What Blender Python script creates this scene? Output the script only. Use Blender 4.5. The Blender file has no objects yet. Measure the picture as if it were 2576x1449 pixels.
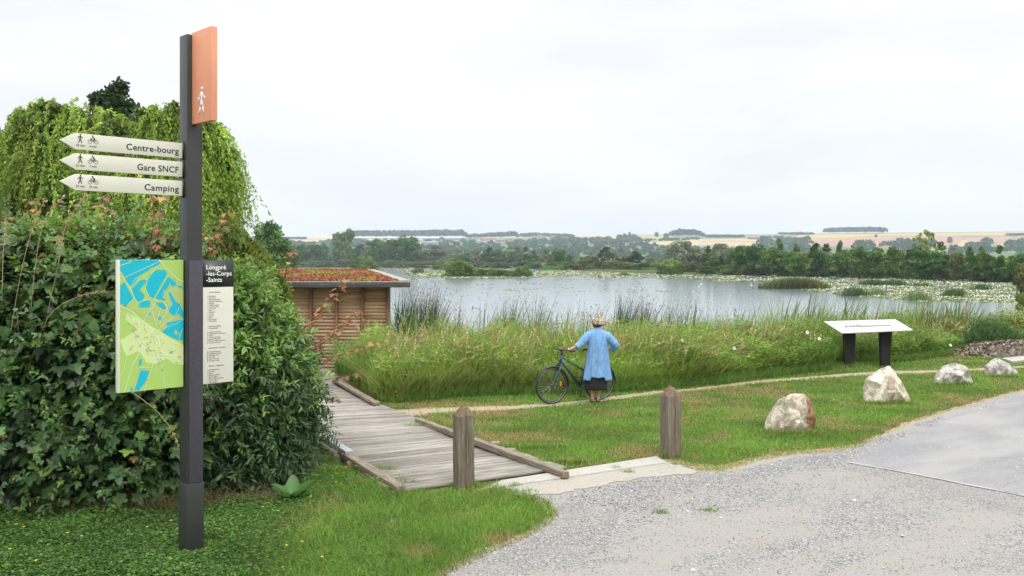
import bpy, bmesh, math, random
import numpy as np
from mathutils import Vector, Matrix, Euler

# ------------------------------------------------------------ camera, sky, sun
SC = bpy.context.scene
COL = SC.collection
F, CX, HY, CH = 2330.0, 1287.5, 660.0, 2.6      # focal (px of a 2575 px wide picture), centre, horizon row, eye height

cam_d = bpy.data.cameras.new("camera")
cam_d.sensor_width = 36.0
cam_d.lens = F / 2575.0 * 36.0
cam_d.shift_y = -(724.5 - HY) / 2575.0
cam_d.clip_start = 0.1
cam_d.clip_end = 20000
cam = bpy.data.objects.new("camera", cam_d)
cam.location = (0, 0, CH)
cam.rotation_euler = (math.radians(90), 0, 0)
COL.objects.link(cam)
SC.camera = cam

SUN_EL, SUN_AZ = math.radians(52), math.radians(155)
world = bpy.data.worlds.new("World")
SC.world = world
world.use_nodes = True
wt = world.node_tree
wt.nodes.clear()
N = wt.nodes.new
out = N("ShaderNodeOutputWorld"); bg = N("ShaderNodeBackground")
sky = N("ShaderNodeTexSky"); sky.sky_type = 'NISHITA'; sky.sun_disc = False
sky.sun_elevation = SUN_EL; sky.sun_rotation = SUN_AZ
tc = N("ShaderNodeTexCoord"); mp = N("ShaderNodeMapping"); mp.inputs['Scale'].default_value = (1.0, 1.0, 3.6)
n1 = N("ShaderNodeTexNoise"); n1.inputs['Scale'].default_value = 3.2; n1.inputs['Detail'].default_value = 5; n1.inputs['Roughness'].default_value = .5
cr = N("ShaderNodeValToRGB")
cr.color_ramp.elements[0].position = .38; cr.color_ramp.elements[0].color = (9.8, 9.87, 10.0, 1)
cr.color_ramp.elements[1].position = .58; cr.color_ramp.elements[1].color = (11.0, 11.0, 11.0, 1)
sep = N("ShaderNodeSeparateXYZ")
mr = N("ShaderNodeMapRange"); mr.inputs[1].default_value = .27; mr.inputs[2].default_value = .95
mr.inputs[3].default_value = 1.0; mr.inputs[4].default_value = 3.1
vm = N("ShaderNodeVectorMath"); vm.operation = 'SCALE'
mx = N("ShaderNodeMix"); mx.data_type = 'RGBA'; mx.inputs[0].default_value = .97
L = wt.links.new
L(tc.outputs['Generated'], mp.inputs['Vector']); L(mp.outputs[0], n1.inputs['Vector']); L(n1.outputs['Fac'], cr.inputs['Fac'])
L(tc.outputs['Generated'], sep.inputs[0]); L(sep.outputs['Z'], mr.inputs[0])
L(cr.outputs[0], vm.inputs[0]); L(mr.outputs[0], vm.inputs['Scale'])
L(sky.outputs[0], mx.inputs[6]); L(vm.outputs[0], mx.inputs[7]); L(mx.outputs[2], bg.inputs['Color'])
bg.inputs['Strength'].default_value = .1
L(bg.outputs[0], out.inputs['Surface'])

sun_d = bpy.data.lights.new("sun", 'SUN'); sun_d.energy = 1.5; sun_d.angle = math.radians(18); sun_d.color = (1, .96, .9)
sun = bpy.data.objects.new("sun", sun_d); COL.objects.link(sun)
# soft light from behind and slightly right of the camera
sd = Vector((.42 * math.cos(SUN_EL), -.90 * math.cos(SUN_EL), math.sin(SUN_EL)))
sun.rotation_euler = sd.to_track_quat('Z', 'Y').to_euler()
sun.location = (20, -20, 40)

SC.view_settings.view_transform = 'Standard'
SC.view_settings.look = 'None'
SC.view_settings.exposure = 0.0
SC.view_settings.gamma = 1.0
SC.view_settings.use_curve_mapping = False
SC.cycles.max_bounces = 6
SC.cycles.diffuse_bounces = 3
SC.cycles.glossy_bounces = 2
SC.cycles.transmission_bounces = 3
SC.cycles.transparent_max_bounces = 6
SC.cycles.volume_bounces = 0

rng = np.random.default_rng(7)
random.seed(7)

# ------------------------------------------------------------ small helpers
def G(px, py, z=0.0):
    """ground point (height z) seen at a given picture position"""
    D = F * (CH - z) / (py - HY)
    return ((px - CX) * D / F, D)

def P3(px, py, D):
    return np.array([(px - CX) * D / F, D, CH - (py - HY) * D / F])

def tagp(o, label=None, cat=None, group=None, kind=None):
    if label: o['label'] = label
    if cat: o['category'] = cat
    if group: o['group'] = group
    if kind: o['kind'] = kind
    return o

def link(o, parent=None):
    COL.objects.link(o)
    if parent is not None: o.parent = parent
    return o

def empty(name, loc=(0, 0, 0), rz=0.0, label=None, cat=None, group=None):
    o = bpy.data.objects.new(name, None); o.empty_display_size = .2
    o.location = loc; o.rotation_euler = (0, 0, rz)
    link(o); return tagp(o, label, cat, group)

def copy_tree(o, parent=None):
    c = o.copy(); COL.objects.link(c)
    if parent is not None: c.parent = parent
    for ch in list(o.children): copy_tree(ch, c)
    return c

def raw_mesh(name, V, loops, starts, mat, tint=None, smooth=False):
    me = bpy.data.meshes.new(name)
    V = np.asarray(V, dtype=np.float32); loops = np.asarray(loops, dtype=np.int32); starts = np.asarray(starts, dtype=np.int32)
    me.vertices.add(len(V)); me.vertices.foreach_set("co", V.ravel())
    me.loops.add(len(loops)); me.loops.foreach_set("vertex_index", loops)
    me.polygons.add(len(starts)); me.polygons.foreach_set("loop_start", starts)
    if smooth: me.polygons.foreach_set("use_smooth", np.ones(len(starts), dtype=bool))
    me.update(calc_edges=True)
    if tint is not None:
        a = me.color_attributes.new("tint", 'FLOAT_COLOR', 'POINT')
        t = np.ones((len(V), 4), dtype=np.float32); t[:, :3] = tint
        a.data.foreach_set("color", t.ravel())
    if mat: me.materials.append(mat)
    return me

def obj_me(name, me, parent=None):
    return link(bpy.data.objects.new(name, me), parent)

class MB:
    """collects polygons for one mesh"""
    def __init__(s): s.v = []; s.f = []; s.c = []; s.cur = (1, 1, 1)
    def add(s, vs, fs):
        o = len(s.v); s.v += [tuple(p) for p in vs]; s.f += [[i + o for i in f] for f in fs]; s.c += [s.cur] * len(vs)
        return s
    def box(s, x0, x1, y0, y1, z0, z1):
        return s.add([(x0,y0,z0),(x1,y0,z0),(x1,y1,z0),(x0,y1,z0),(x0,y0,z1),(x1,y0,z1),(x1,y1,z1),(x0,y1,z1)],
                     [(0,3,2,1),(4,5,6,7),(0,1,5,4),(1,2,6,5),(2,3,7,6),(3,0,4,7)])
    def prism(s, pts, z0, z1):
        n = len(pts)
        return s.add([(p[0],p[1],z0) for p in pts] + [(p[0],p[1],z1) for p in pts],
                     [list(range(n))[::-1], list(range(n, 2*n))] + [(i,(i+1)%n,n+(i+1)%n,n+i) for i in range(n)])
    def beam(s, a, b, w, h, up=(0,0,1)):
        a = Vector(a); b = Vector(b); d = (b-a).normalized(); sd_ = d.cross(Vector(up)).normalized()*w/2; u = sd_.cross(d).normalized()*h/2
        vs = [a-sd_-u, a+sd_-u, a+sd_+u, a-sd_+u, b-sd_-u, b+sd_-u, b+sd_+u, b-sd_+u]
        return s.add(vs, [(0,1,2,3),(7,6,5,4),(0,4,5,1),(1,5,6,2),(2,6,7,3),(3,7,4,0)])
    def tube(s, pts, rad, n=10, caps=True, squash=None):
        pts = [Vector(p) for p in pts]; m = len(pts)
        if not hasattr(rad, '__len__'): rad = [rad]*m
        T = []
        for i in range(m):
            T.append((pts[min(i+1,m-1)] - pts[max(i-1,0)]).normalized())
        ref = Vector((0,0,1)) if abs(T[0].z) < .9 else Vector((0,1,0))
        u = T[0].cross(ref).normalized(); vs = []
        for i in range(m):
            u = (u - T[i]*u.dot(T[i])).normalized(); w = T[i].cross(u)
            for k in range(n):
                a = 2*math.pi*k/n
                vs.append(pts[i] + (u*math.cos(a) + w*math.sin(a)*(squash or 1))*rad[i])
        fs = [(i*n+k, i*n+(k+1)%n, (i+1)*n+(k+1)%n, (i+1)*n+k) for i in range(m-1) for k in range(n)]
        if caps: fs += [list(range(n))[::-1], list(range((m-1)*n, m*n))]
        return s.add(vs, fs)
    def ring(s, c, R, r, axis='y', n=64, k=8, a0=0, a1=2*math.pi, flat=1.0):
        full = abs(a1-a0-2*math.pi) < 1e-6; m = n if full else n+1; vs = []
        for i in range(m):
            a = a0 + (a1-a0)*i/n
            for j in range(k):
                b = 2*math.pi*j/k; rr = R + r*math.cos(b); off = r*math.sin(b)*flat
                vs.append((c[0]+rr*math.cos(a), c[1]+off, c[2]+rr*math.sin(a)))
        fs = [(i*k+j, ((i+1)%m)*k+j, ((i+1)%m)*k+(j+1)%k, i*k+(j+1)%k) for i in range(n if full else n) for j in range(k)]
        return s.add(vs, fs)
    def disc(s, c, R, t, n=20, axis='y'):
        vs = []
        for sgn in (-1, 1):
            for i in range(n):
                a = 2*math.pi*i/n
                if axis == 'y': vs.append((c[0]+R*math.cos(a), c[1]+sgn*t/2, c[2]+R*math.sin(a)))
                else: vs.append((c[0]+R*math.cos(a), c[1]+R*math.sin(a), c[2]+sgn*t/2))
        return s.add(vs, [list(range(n)), list(range(n,2*n))[::-1]] + [(i,n+i,n+(i+1)%n,(i+1)%n) for i in range(n)])
    def mesh(s, name, mat, smooth=False, bevel=0, tint=False):
        loops = [i for f in s.f for i in f]; starts = np.cumsum([0]+[len(f) for f in s.f[:-1]])
        me = raw_mesh(name, s.v, loops, starts, mat, tint=np.array(s.c) if tint else None, smooth=smooth)
        bm = bmesh.new(); bm.from_mesh(me)
        bmesh.ops.recalc_face_normals(bm, faces=bm.faces)
        if bevel:
            bmesh.ops.bevel(bm, geom=[e for e in bm.edges if len(e.link_faces) == 2 and e.calc_face_angle(0) > .6], offset=bevel, segments=2, affect='EDGES', profile=.6)
        bm.to_mesh(me); bm.free()
        return me
    def build(s, name, mat, parent=None, **k):
        return obj_me(name, s.mesh(name, mat, **k), parent)

def pip(x, y, poly):
    x = np.asarray(x); y = np.asarray(y); inside = np.zeros(x.shape, bool); n = len(poly)
    for i in range(n):
        x1, y1 = poly[i]; x2, y2 = poly[(i+1) % n]
        c = ((y1 > y) != (y2 > y)) & (x < (x2-x1)*(y-y1)/((y2-y1) if y2 != y1 else 1e-9) + x1)
        inside ^= c
    return inside

def sample_poly(poly, n):
    p = np.array(poly); lo = p.min(0); hi = p.max(0); xs = []
    tot = 0
    while tot < n:
        q = rng.uniform(lo, hi, (n*2, 2)); q = q[pip(q[:,0], q[:,1], poly)]; xs.append(q); tot += len(q)
    return np.concatenate(xs)[:n]

_perm = np.random.default_rng(3).random((64, 64))
def vnoise(x, y, s=1.0):
    """smooth value noise 0..1"""
    x = np.asarray(x)*s + 1000.3; y = np.asarray(y)*s + 1000.7
    xi = np.floor(x).astype(int); yi = np.floor(y).astype(int); fx = x-xi; fy = y-yi
    fx = fx*fx*(3-2*fx); fy = fy*fy*(3-2*fy)
    g = lambda a, b: _perm[a % 64, b % 64]
    return (g(xi,yi)*(1-fx)+g(xi+1,yi)*fx)*(1-fy) + (g(xi,yi+1)*(1-fx)+g(xi+1,yi+1)*fx)*fy

# ------------------------------------------------------------ materials
def newmat(name):
    m = bpy.data.materials.new(name); m.use_nodes = True; return m, m.node_tree, m.node_tree.nodes['Principled BSDF']

def plain(name, col, rough=.6, metal=0, spec=.5, noise=0, nscale=20, bump=0, bscale=200):
    m, t, p = newmat(name)
    p.inputs['Base Color'].default_value = (*col, 1); p.inputs['Roughness'].default_value = rough
    p.inputs['Metallic'].default_value = metal; p.inputs['Specular IOR Level'].default_value = spec
    if noise:
        tcn = t.nodes.new("ShaderNodeTexCoord"); nz = t.nodes.new("ShaderNodeTexNoise"); nz.inputs['Scale'].default_value = nscale; nz.inputs['Detail'].default_value = 6
        r = t.nodes.new("ShaderNodeValToRGB"); r.color_ramp.elements[0].position = .3; r.color_ramp.elements[1].position = .7
        r.color_ramp.elements[0].color = (*[c*(1-noise) for c in col], 1); r.color_ramp.elements[1].color = (*[min(1, c*(1+noise)) for c in col], 1)
        t.links.new(tcn.outputs['Object'], nz.inputs['Vector']); t.links.new(nz.outputs['Fac'], r.inputs['Fac']); t.links.new(r.outputs[0], p.inputs['Base Color'])
    if bump:
        tcn = t.nodes.new("ShaderNodeTexCoord"); nz = t.nodes.new("ShaderNodeTexNoise"); nz.inputs['Scale'].default_value = bscale; nz.inputs['Detail'].default_value = 4
        b = t.nodes.new("ShaderNodeBump"); b.inputs['Strength'].default_value = bump; b.inputs['Distance'].default_value = .01
        t.links.new(tcn.outputs['Object'], nz.inputs['Vector']); t.links.new(nz.outputs['Fac'], b.inputs['Height']); t.links.new(b.outputs[0], p.inputs['Normal'])
    return m

def leafmat(name, trans=.3, rough=.5, spec=.35):
    m, t, p = newmat(name)
    a = t.nodes.new("ShaderNodeAttribute"); a.attribute_name = 'tint'
    tr = t.nodes.new("ShaderNodeBsdfTranslucent"); ms = t.nodes.new("ShaderNodeMixShader"); ms.inputs[0].default_value = trans
    hs = t.nodes.new("ShaderNodeHueSaturation"); hs.inputs['Value'].default_value = 1.5; hs.inputs['Hue'].default_value = .485
    t.links.new(a.outputs['Color'], p.inputs['Base Color']); t.links.new(a.outputs['Color'], hs.inputs['Color']); t.links.new(hs.outputs[0], tr.inputs['Color'])
    p.inputs['Roughness'].default_value = rough; p.inputs['Specular IOR Level'].default_value = spec
    o = t.nodes['Material Output']
    t.links.new(p.outputs[0], ms.inputs[1]); t.links.new(tr.outputs[0], ms.inputs[2]); t.links.new(ms.outputs[0], o.inputs['Surface'])
    return m

def noisemat(name, stops, scale=(1,1,1), nscale=5, detail=8, rough=.85, bump=.3, bscale=None, coord='Object', spec=.3, dist=.02, distort=0, tint=False, rough_n=.6):
    """colour ramp over stretched noise plus bump; optionally multiplied by the mesh's tint"""
    m, t, p = newmat(name); nn = t.nodes.new; ll = t.links.new
    tcn = nn("ShaderNodeTexCoord"); mpn = nn("ShaderNodeMapping"); mpn.inputs['Scale'].default_value = scale
    nz = nn("ShaderNodeTexNoise"); nz.inputs['Scale'].default_value = nscale; nz.inputs['Detail'].default_value = detail; nz.inputs['Distortion'].default_value = distort
    nz.inputs['Roughness'].default_value = rough_n
    r = nn("ShaderNodeValToRGB"); e = r.color_ramp.elements
    e[0].position, e[0].color = stops[0][0], (*stops[0][1], 1); e[1].position, e[1].color = stops[-1][0], (*stops[-1][1], 1)
    for s_ in stops[1:-1]:
        q = e.new(s_[0]); q.color = (*s_[1], 1)
    ll(tcn.outputs[coord], mpn.inputs[0]); ll(mpn.outputs[0], nz.inputs['Vector']); ll(nz.outputs['Fac'], r.inputs['Fac'])
    col = r.outputs[0]
    if tint:
        a = nn("ShaderNodeAttribute"); a.attribute_name = 'tint'; mm = nn("ShaderNodeMix"); mm.data_type = 'RGBA'; mm.blend_type = 'MULTIPLY'; mm.inputs[0].default_value = 1
        ll(col, mm.inputs[6]); ll(a.outputs['Color'], mm.inputs[7]); col = mm.outputs[2]
    ll(col, p.inputs['Base Color'])
    p.inputs['Roughness'].default_value = rough; p.inputs['Specular IOR Level'].default_value = spec
    if bump:
        b = nn("ShaderNodeBump"); b.inputs['Strength'].default_value = bump; b.inputs['Distance'].default_value = dist
        src = nz.outputs['Fac']
        if bscale:
            nb = nn("ShaderNodeTexNoise"); nb.inputs['Scale'].default_value = bscale; nb.inputs['Detail'].default_value = 5
            ll(mpn.outputs[0], nb.inputs['Vector']); src = nb.outputs['Fac']
        ll(src, b.inputs['Height']); ll(b.outputs[0], p.inputs['Normal'])
    return m

M_LEAF = leafmat("leaf", .32, .42, .5)
M_LEAF_SOFT = leafmat("soft_leaf", .3, .65, .2)
M_GRASS = leafmat("grass_blade", .35, .6, .2)
M_FAR = leafmat("distant_leaf", .15, .9, .05)
M_BARK = noisemat("bark", [(.3,(.06,.05,.04)),(.7,(.2,.17,.14))], (1,1,.25), 9, bump=.5)
M_WOOD = noisemat("weathered_wood", [(.30,(.08,.068,.058)),(.47,(.25,.228,.20)),(.68,(.43,.40,.365))], (1.3,26,26), 2.2, detail=9, bump=.6, dist=.008, tint=True, rough_n=.7)
M_POST = noisemat("post_wood", [(.3,(.055,.045,.034)),(.5,(.165,.138,.102)),(.7,(.31,.275,.215))], (22,22,1.1), 2.0, detail=9, bump=.8, dist=.012, rough_n=.72)

# ------------------------------------------------------------ scatter templates
def T_lance(w=.11, fold=.04, bend=.08):
    v = [(0,0,0),(.3,w,fold),(.68,w*.75,fold-bend*.5),(1,0,-bend),(.68,-w*.75,fold-bend*.5),(.3,-w,fold)]
    return np.array(v, float), [(0,1,2,3),(0,3,4,5)]
def T_quad(w=.5):
    return np.array([(-.5,-w*.6,0),(.1,-w,.12),(.5,.1*w,0),(-.1,w,.1)], float), [(0,1,2,3)]
def T_maple():
    half = [(0,0),(.05,.04),(-.02,.3),(.1,.27),(.12,.36),(.28,.26),(.3,.36),(.42,.5),(.5,.42),(.56,.47),(.58,.3),(.55,.16),(.68,.2),(.74,.14),(.8,.16),(1.0,0)]
    v = [(x, y, abs(y)*.18 - .12*x*x) for x, y in half] + [(x, -y, abs(y)*.18 - .12*x*x) for x, y in half[1:-1]]
    n = len(half); a = list(range(n)); b = [0] + [n-1] + list(range(2*n-3, n-1, -1))
    return np.array(v, float), [a[::-1], [0, *range(n, 2*n-2), n-1]]
def T_ovate(w=.3):
    v = [(0,0,0),(.2,w*.8,.06),(.5,w,.07),(.8,w*.55,.02),(1,0,-.1),(.8,-w*.55,.02),(.5,-w,.07),(.2,-w*.8,.06)]
    return np.array(v, float), [(0,1,2,3,4),(0,4,5,6,7)]

def unit(a):
    return a / np.maximum(np.linalg.norm(a, axis=1, keepdims=True), 1e-9)

def scatter(tmpl, C, dirs, nrm, size, wid=1.0):
    """copies of a template: x along dirs, z roughly along nrm -> (V, loops, starts, verts per copy)"""
    tv, tf = tmpl; n = len(C); k = len(tv)
    X = unit(dirs); Z = nrm - X*np.sum(X*nrm, 1, keepdims=True); Z = unit(Z); Y = np.cross(Z, X)
    s = np.broadcast_to(np.asarray(size, float), (n,))[:, None, None]; w = np.broadcast_to(np.asarray(wid, float), (n,))[:, None, None]
    V = C[:, None, :] + s*(tv[None,:,0:1]*X[:,None,:] + w*tv[None,:,1:2]*Y[:,None,:] + tv[None,:,2:3]*Z[:,None,:])
    fl = np.array([i for f in tf for i in f]); ls = np.array([len(f) for f in tf])
    loops = (fl[None,:] + (np.arange(n)*k)[:,None]).ravel()
    st = np.cumsum(np.concatenate([[0], ls]))[:-1]; starts = (st[None,:] + (np.arange(n)*len(fl))[:,None]).ravel()
    return V.reshape(-1, 3), loops, starts, k

def blades(B, h, w, ang, lean, segs=3, taper=.9):
    """curved grass blades rooted at B"""
    n = len(B); h = np.broadcast_to(h, (n,)); w = np.broadcast_to(w, (n,)); lean = np.broadcast_to(lean, (n,))
    d = np.stack([np.cos(ang), np.sin(ang), np.zeros(n)], 1)
    fa = rng.uniform(0, math.pi, n); c = np.stack([np.cos(fa), np.sin(fa), np.zeros(n)], 1)
    vs = []
    for i in range(segs+1):
        t = i/segs
        p = B + d*(lean*h*t**2)[:,None] + np.array([0,0,1.])*(h*(t - .38*np.minimum(lean,1.2)*t**2.4))[:,None]
        ww = (w*(1-t**2*taper)*.5)[:,None]
        if i < segs: vs += [p - c*ww, p + c*ww]
        else: vs += [p]
    V = np.stack(vs, 1); k = V.shape[1]
    fs = [(2*i, 2*i+1, 2*i+3, 2*i+2) for i in range(segs-1)] + [(2*segs-2, 2*segs-1, 2*segs)]
    fl = np.array([i for f in fs for i in f]); ls = np.array([len(f) for f in fs])
    loops = (fl[None,:] + (np.arange(n)*k)[:,None]).ravel(); st = np.cumsum(np.concatenate([[0], ls]))[:-1]
    starts = (st[None,:] + (np.arange(n)*len(fl))[:,None]).ravel()
    return V.reshape(-1,3), loops, starts, k

class Soup:
    """joins scattered pieces into one mesh with tints"""
    def __init__(s): s.V=[]; s.Lp=[]; s.S=[]; s.T=[]; s.nv=0; s.nl=0
    def add(s, piece, tint):
        V, lp, st, k = piece
        s.V.append(V); s.Lp.append(lp + s.nv); s.S.append(st + s.nl); s.nv += len(V); s.nl += len(lp)
        s.T.append(np.repeat(np.asarray(tint), k, axis=0) if np.ndim(tint) == 2 else np.tile(tint, (len(V), 1)))
    def mesh(s, name, mat, origin=(0,0,0), smooth=False):
        return raw_mesh(name, np.concatenate(s.V) - np.array(origin), np.concatenate(s.Lp), np.concatenate(s.S), mat, np.concatenate(s.T), smooth)

def tints(n, cols, var=.2, w=None):
    cols = np.array(cols, float); i = rng.choice(len(cols), n, p=w); c = cols[i]
    return c * (1 + rng.normal(0, var, (n,1))).clip(.45, 1.8) * (1 + rng.normal(0, var*.25, (n,3)))

def rdir(n):
    return unit(rng.normal(0, 1, (n, 3)))
# ------------------------------------------------------------ terrain
WZ = -1.0                                              # water level
MEADOW_FRONT = [(-3.3,17.6),(-2.1,17.3),(-.69,18.25),(1.7,18.5),(4.4,19.9),(6.7,21.8),(8.7,23.5),(10.7,24.7),(13.6,27.3),(16.4,29.1),(20,33)]
def shore_near(X):
    X = np.asarray(X, float)
    a = np.interp(X, [-200,-60,-13,-8.5,-6.8,-3,-.69,1.7,4.4,6.7,8.7,10.7,13.6,17], [140,75,60,48,24.5,22.3,22.6,23,24.2,26,27.6,28.8,30.6,30.9])
    return np.where(X > 17, X/.555, a)
FAR_PX = [-3000,0,600,740,1290,1450,1679,1931,2256,2551,2700,4000]
FAR_PY = [673,672,671.2,672,675,680,690,693.5,700,710,716,760]
def shore_far(px): return F*(CH-WZ)/(np.interp(px, FAR_PX, FAR_PY)-HY)
def sky_y(px): return np.interp(px, [-3000,600,700,850,1000,1170,1450,1550,1700,1900,2080,2250,2575,2700,5000], [604,601,600,598,599,598,594,591,589.5,589.5,587,585,582,581,581])
def hill_z(px, D):
    S = CH + (HY - sky_y(px))*2600/F
    t = np.clip((D-900)/1700, 0, 1)
    z = S*t**1.2 - .3
    return np.where(D > 2600, S - .3 - (D-2600)*.012, z)
def terrain_z(x, y):
    x = np.asarray(x, float); y = np.asarray(y, float)
    px = CX + F*x/np.maximum(y, 1.0)
    sn = shore_near(x); sf = shore_far(px)
    zn = -2.0*np.clip((y-sn+1.0)/2.6, 0, 1)**1.3
    zf = -2.6 + 2.3*np.clip((y-sf+3)/5, 0, 1)
    z = np.where(y < sf-3.1, np.where(y < sn+3, zn, -2.4), zf)
    z = np.where(y > 880, hill_z(px, y), z)
    z = np.where(y < 1, 0, z)
    behind = (y < 1)
    return np.where(behind, 0.0, z)
def hill_point(px, py):
    """where the sight line at a picture position meets the hillside"""
    D = np.linspace(905, 2598, 900); z = hill_z(px, D); y = HY - F*(z-CH)/D
    i = int(np.argmin(np.abs(y - py))); return (px-CX)*D[i]/F, D[i], float(z[i])

WHEAT=(.42,.30,.12); PALE=(.42,.33,.18); PLOUGH=(.34,.20,.14); GREENF=(.17,.21,.10); HEDGE=(.05,.085,.035); TRACK=(.15,.19,.09)
FIELDS = [
 (GREENF,[(560,598),(1300,598),(1500,590),(2700,580),(2700,640),(560,640)]),
 ((.10,.15,.055),[(560,612),(1000,606),(1300,607),(1480,606),(1640,616),(1830,628),(1900,618),(1960,606),(2100,622),(2700,640),(2700,662),(560,662)]),
 (WHEAT,[(703,605),(766,599),(836,596),(836,600),(773,605),(709,611)]),
 (PALE,[(751,607),(832,600),(1000,600),(1000,606),(773,611)]),
 ((.36,.36,.34),[(900,602),(1062,600),(1062,603),(900,606)]),
 (WHEAT,[(1240,597),(1420,594),(1420,598),(1240,600)]),
 (PALE,[(1426,591.5),(1574,592),(1574,602.5),(1481,603),(1433,599.5)]),
 (WHEAT,[(1470,597.5),(1574,598),(1574,599.5),(1470,599.5)]),
 (PALE,[(1580,592.5),(1690,593),(1690,595.5),(1580,595.5)]),
 (WHEAT,[(1600,597),(1696,597),(1696,601),(1604,601.5)]),
 (PALE,[(1591,609),(1658,608),(1759,603),(1759,616),(1720,618),(1685,618.5),(1669,615),(1628,614)]),
 (PALE,[(1756,602),(1856,600),(1913,604),(1913,607),(1760,606.5)]),
 (TRACK,[(1756,606),(1850,605.5),(1913,608.5),(1913,609.5),(1850,607),(1756,607.2)]),
 ((.42,.29,.20),[(1756,607.2),(1850,607),(1913,609.5),(1913,611),(1895,615),(1863,624.5),(1820,615),(1756,617)]),
 (WHEAT,[(1994,596),(2015,592),(2080,589.5),(2146,588.5),(2575,584),(2700,582),(2700,591),(2575,590),(2544,593),(2414,593),(2189,594.5),(2146,598),(2018,601)]),
 (HEDGE,[(2018,601.2),(2146,598),(2189,594.6),(2414,593),(2544,592.6),(2700,591),(2700,592.3),(2544,594),(2414,594.6),(2189,596),(2146,599.2),(2018,602.6)]),
 (PALE,[(2018,602.4),(2146,599),(2189,595.8),(2414,594.4),(2414,596),(2189,597.5),(2146,601),(2018,604)]),
 (PLOUGH,[(2030,605),(2146,600.3),(2189,597.3),(2306,596),(2426,595.6),(2405,616),(2330,620),(2189,623),(2090,619),(2039,618)]),
 (PLOUGH,[(2429,596),(2545,594.5),(2538,612),(2423,603.5)]),
 ((.43,.31,.16),[(2419,604),(2483,609),(2460,616),(2429,629),(2404,618)]),
 (TRACK,[(2437,606),(2439,606),(2423,622),(2421,621)]),
 (PLOUGH,[(2555,593),(2700,592),(2700,608),(2555,606)]),
 ((.43,.31,.16),[(2507,613),(2540,613),(2535,626),(2502,640)]),
 (HEDGE,[(1420,590.6),(1700,588),(1900,588.6),(1900,590.4),(1700,590.2),(1420,592)]),
]
th_f = np.radians(np.arange(-33, 33.01, .085))
th_s = np.radians(np.concatenate([np.arange(-180, -33, 4.0), np.array([]), np.arange(34, 180, 4.0)]))
th = np.sort(np.concatenate([th_f, th_s]))                       # measured from +Y towards +X
rr = np.concatenate([[.4, 1, 2, 3], np.geomspace(4, 15, 22), np.arange(15.5, 34, .55), np.geomspace(34.6, 880, 130), np.linspace(905, 2640, 190), [2800, 3200, 3900, 5200, 7000]])
TH, RR = np.meshgrid(th, rr)
# radii are distances along the view depth inside the front fan, true radii elsewhere
cosf = np.where(np.abs(TH) < math.radians(40), np.cos(TH), 1.0)
RR2 = RR/np.where(RR > 12, cosf, 1)
GX = RR2*np.sin(TH); GY = RR2*np.cos(TH); GZ = terrain_z(GX, GY)
PXg = CX + F*GX/np.maximum(GY, 1); PYg = HY - F*(GZ-CH)/np.maximum(GY, 1)
tt = np.zeros(GX.shape + (3,)); tt[:] = (.075,.10,.03)
fade = GY > 880
tt[fade] = (.16,.20,.09)
for col_, poly in FIELDS:
    m_ = pip(PXg, PYg, poly) & (GY > 905) & (GY < 2700); tt[m_] = col_
tt[(GY > 2700)] = (.3,.26,.14)
dry = vnoise(GX, GY, 1.3)*.6 + vnoise(GX, GY, 4.1)*.4
nearm = (GY < 60)
tt[nearm] = np.where(dry[nearm][:,None] > .62, np.array([[.10,.10,.04]]), np.array([[.055,.075,.022]]))
under = GZ < -.8
tt[under & (GY < 880)] = (.05,.055,.035)
nr, nt = GX.shape
idx = np.arange(nr*nt).reshape(nr, nt)
q = np.stack([idx[:-1], np.roll(idx[:-1], -1, 1), np.roll(idx[1:], -1, 1), idx[1:]], -1)
q = q.reshape(-1, 4)[:, ::-1]
m, t, p = newmat("land"); a = t.nodes.new("ShaderNodeAttribute"); a.attribute_name = 'tint'
nz = t.nodes.new("ShaderNodeTexNoise"); nz.inputs['Scale'].default_value = 1.8; nz.inputs['Detail'].default_value = 12
geo = t.nodes.new("ShaderNodeNewGeometry"); r_ = t.nodes.new("ShaderNodeMapRange"); r_.inputs[3].default_value = .6; r_.inputs[4].default_value = 1.4
mm = t.nodes.new("ShaderNodeVectorMath"); mm.operation = 'SCALE'
t.links.new(geo.outputs['Position'], nz.inputs['Vector']); t.links.new(nz.outputs['Fac'], r_.inputs[0]); t.links.new(a.outputs['Color'], mm.inputs[0]); t.links.new(r_.outputs[0], mm.inputs['Scale'])
t.links.new(mm.outputs[0], p.inputs['Base Color']); p.inputs['Roughness'].default_value = .95; p.inputs['Specular IOR Level'].default_value = .1
M_LAND = m
Vg = np.stack([GX, GY, GZ], -1).reshape(-1, 3)
gme = raw_mesh("ground", Vg, q.ravel(), np.arange(len(q))*4, M_LAND, tt.reshape(-1, 3), smooth=True)
ground = obj_me("ground", gme); ground['kind'] = 'structure'

# ------------------------------------------------------------ lake
m, t, p = newmat("lake_water"); nn = t.nodes.new; ll = t.links.new
p.inputs['Base Color'].default_value = (.14,.18,.20,1); p.inputs['Roughness'].default_value = .12; p.inputs['IOR'].default_value = 1.33
p.inputs['Specular IOR Level'].default_value = 1.0
geo = nn("ShaderNodeNewGeometry"); mp_ = nn("ShaderNodeMapping"); mp_.inputs['Scale'].default_value = (.7, 1.6, 1); nz = nn("ShaderNodeTexNoise"); nz.inputs['Scale'].default_value = 2.6; nz.inputs['Detail'].default_value = 4
nz2 = nn("ShaderNodeTexNoise"); nz2.inputs['Scale'].default_value = .05; nz2.inputs['Detail'].default_value = 4; mp2 = nn("ShaderNodeMapping"); mp2.inputs['Scale'].default_value = (.35, 2.2, 1)
r2 = nn("ShaderNodeMapRange"); r2.inputs[1].default_value = .42; r2.inputs[2].default_value = .62; r2.inputs[3].default_value = .06; r2.inputs[4].default_value = .22
b = nn("ShaderNodeBump"); b.inputs['Distance'].default_value = .014
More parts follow.
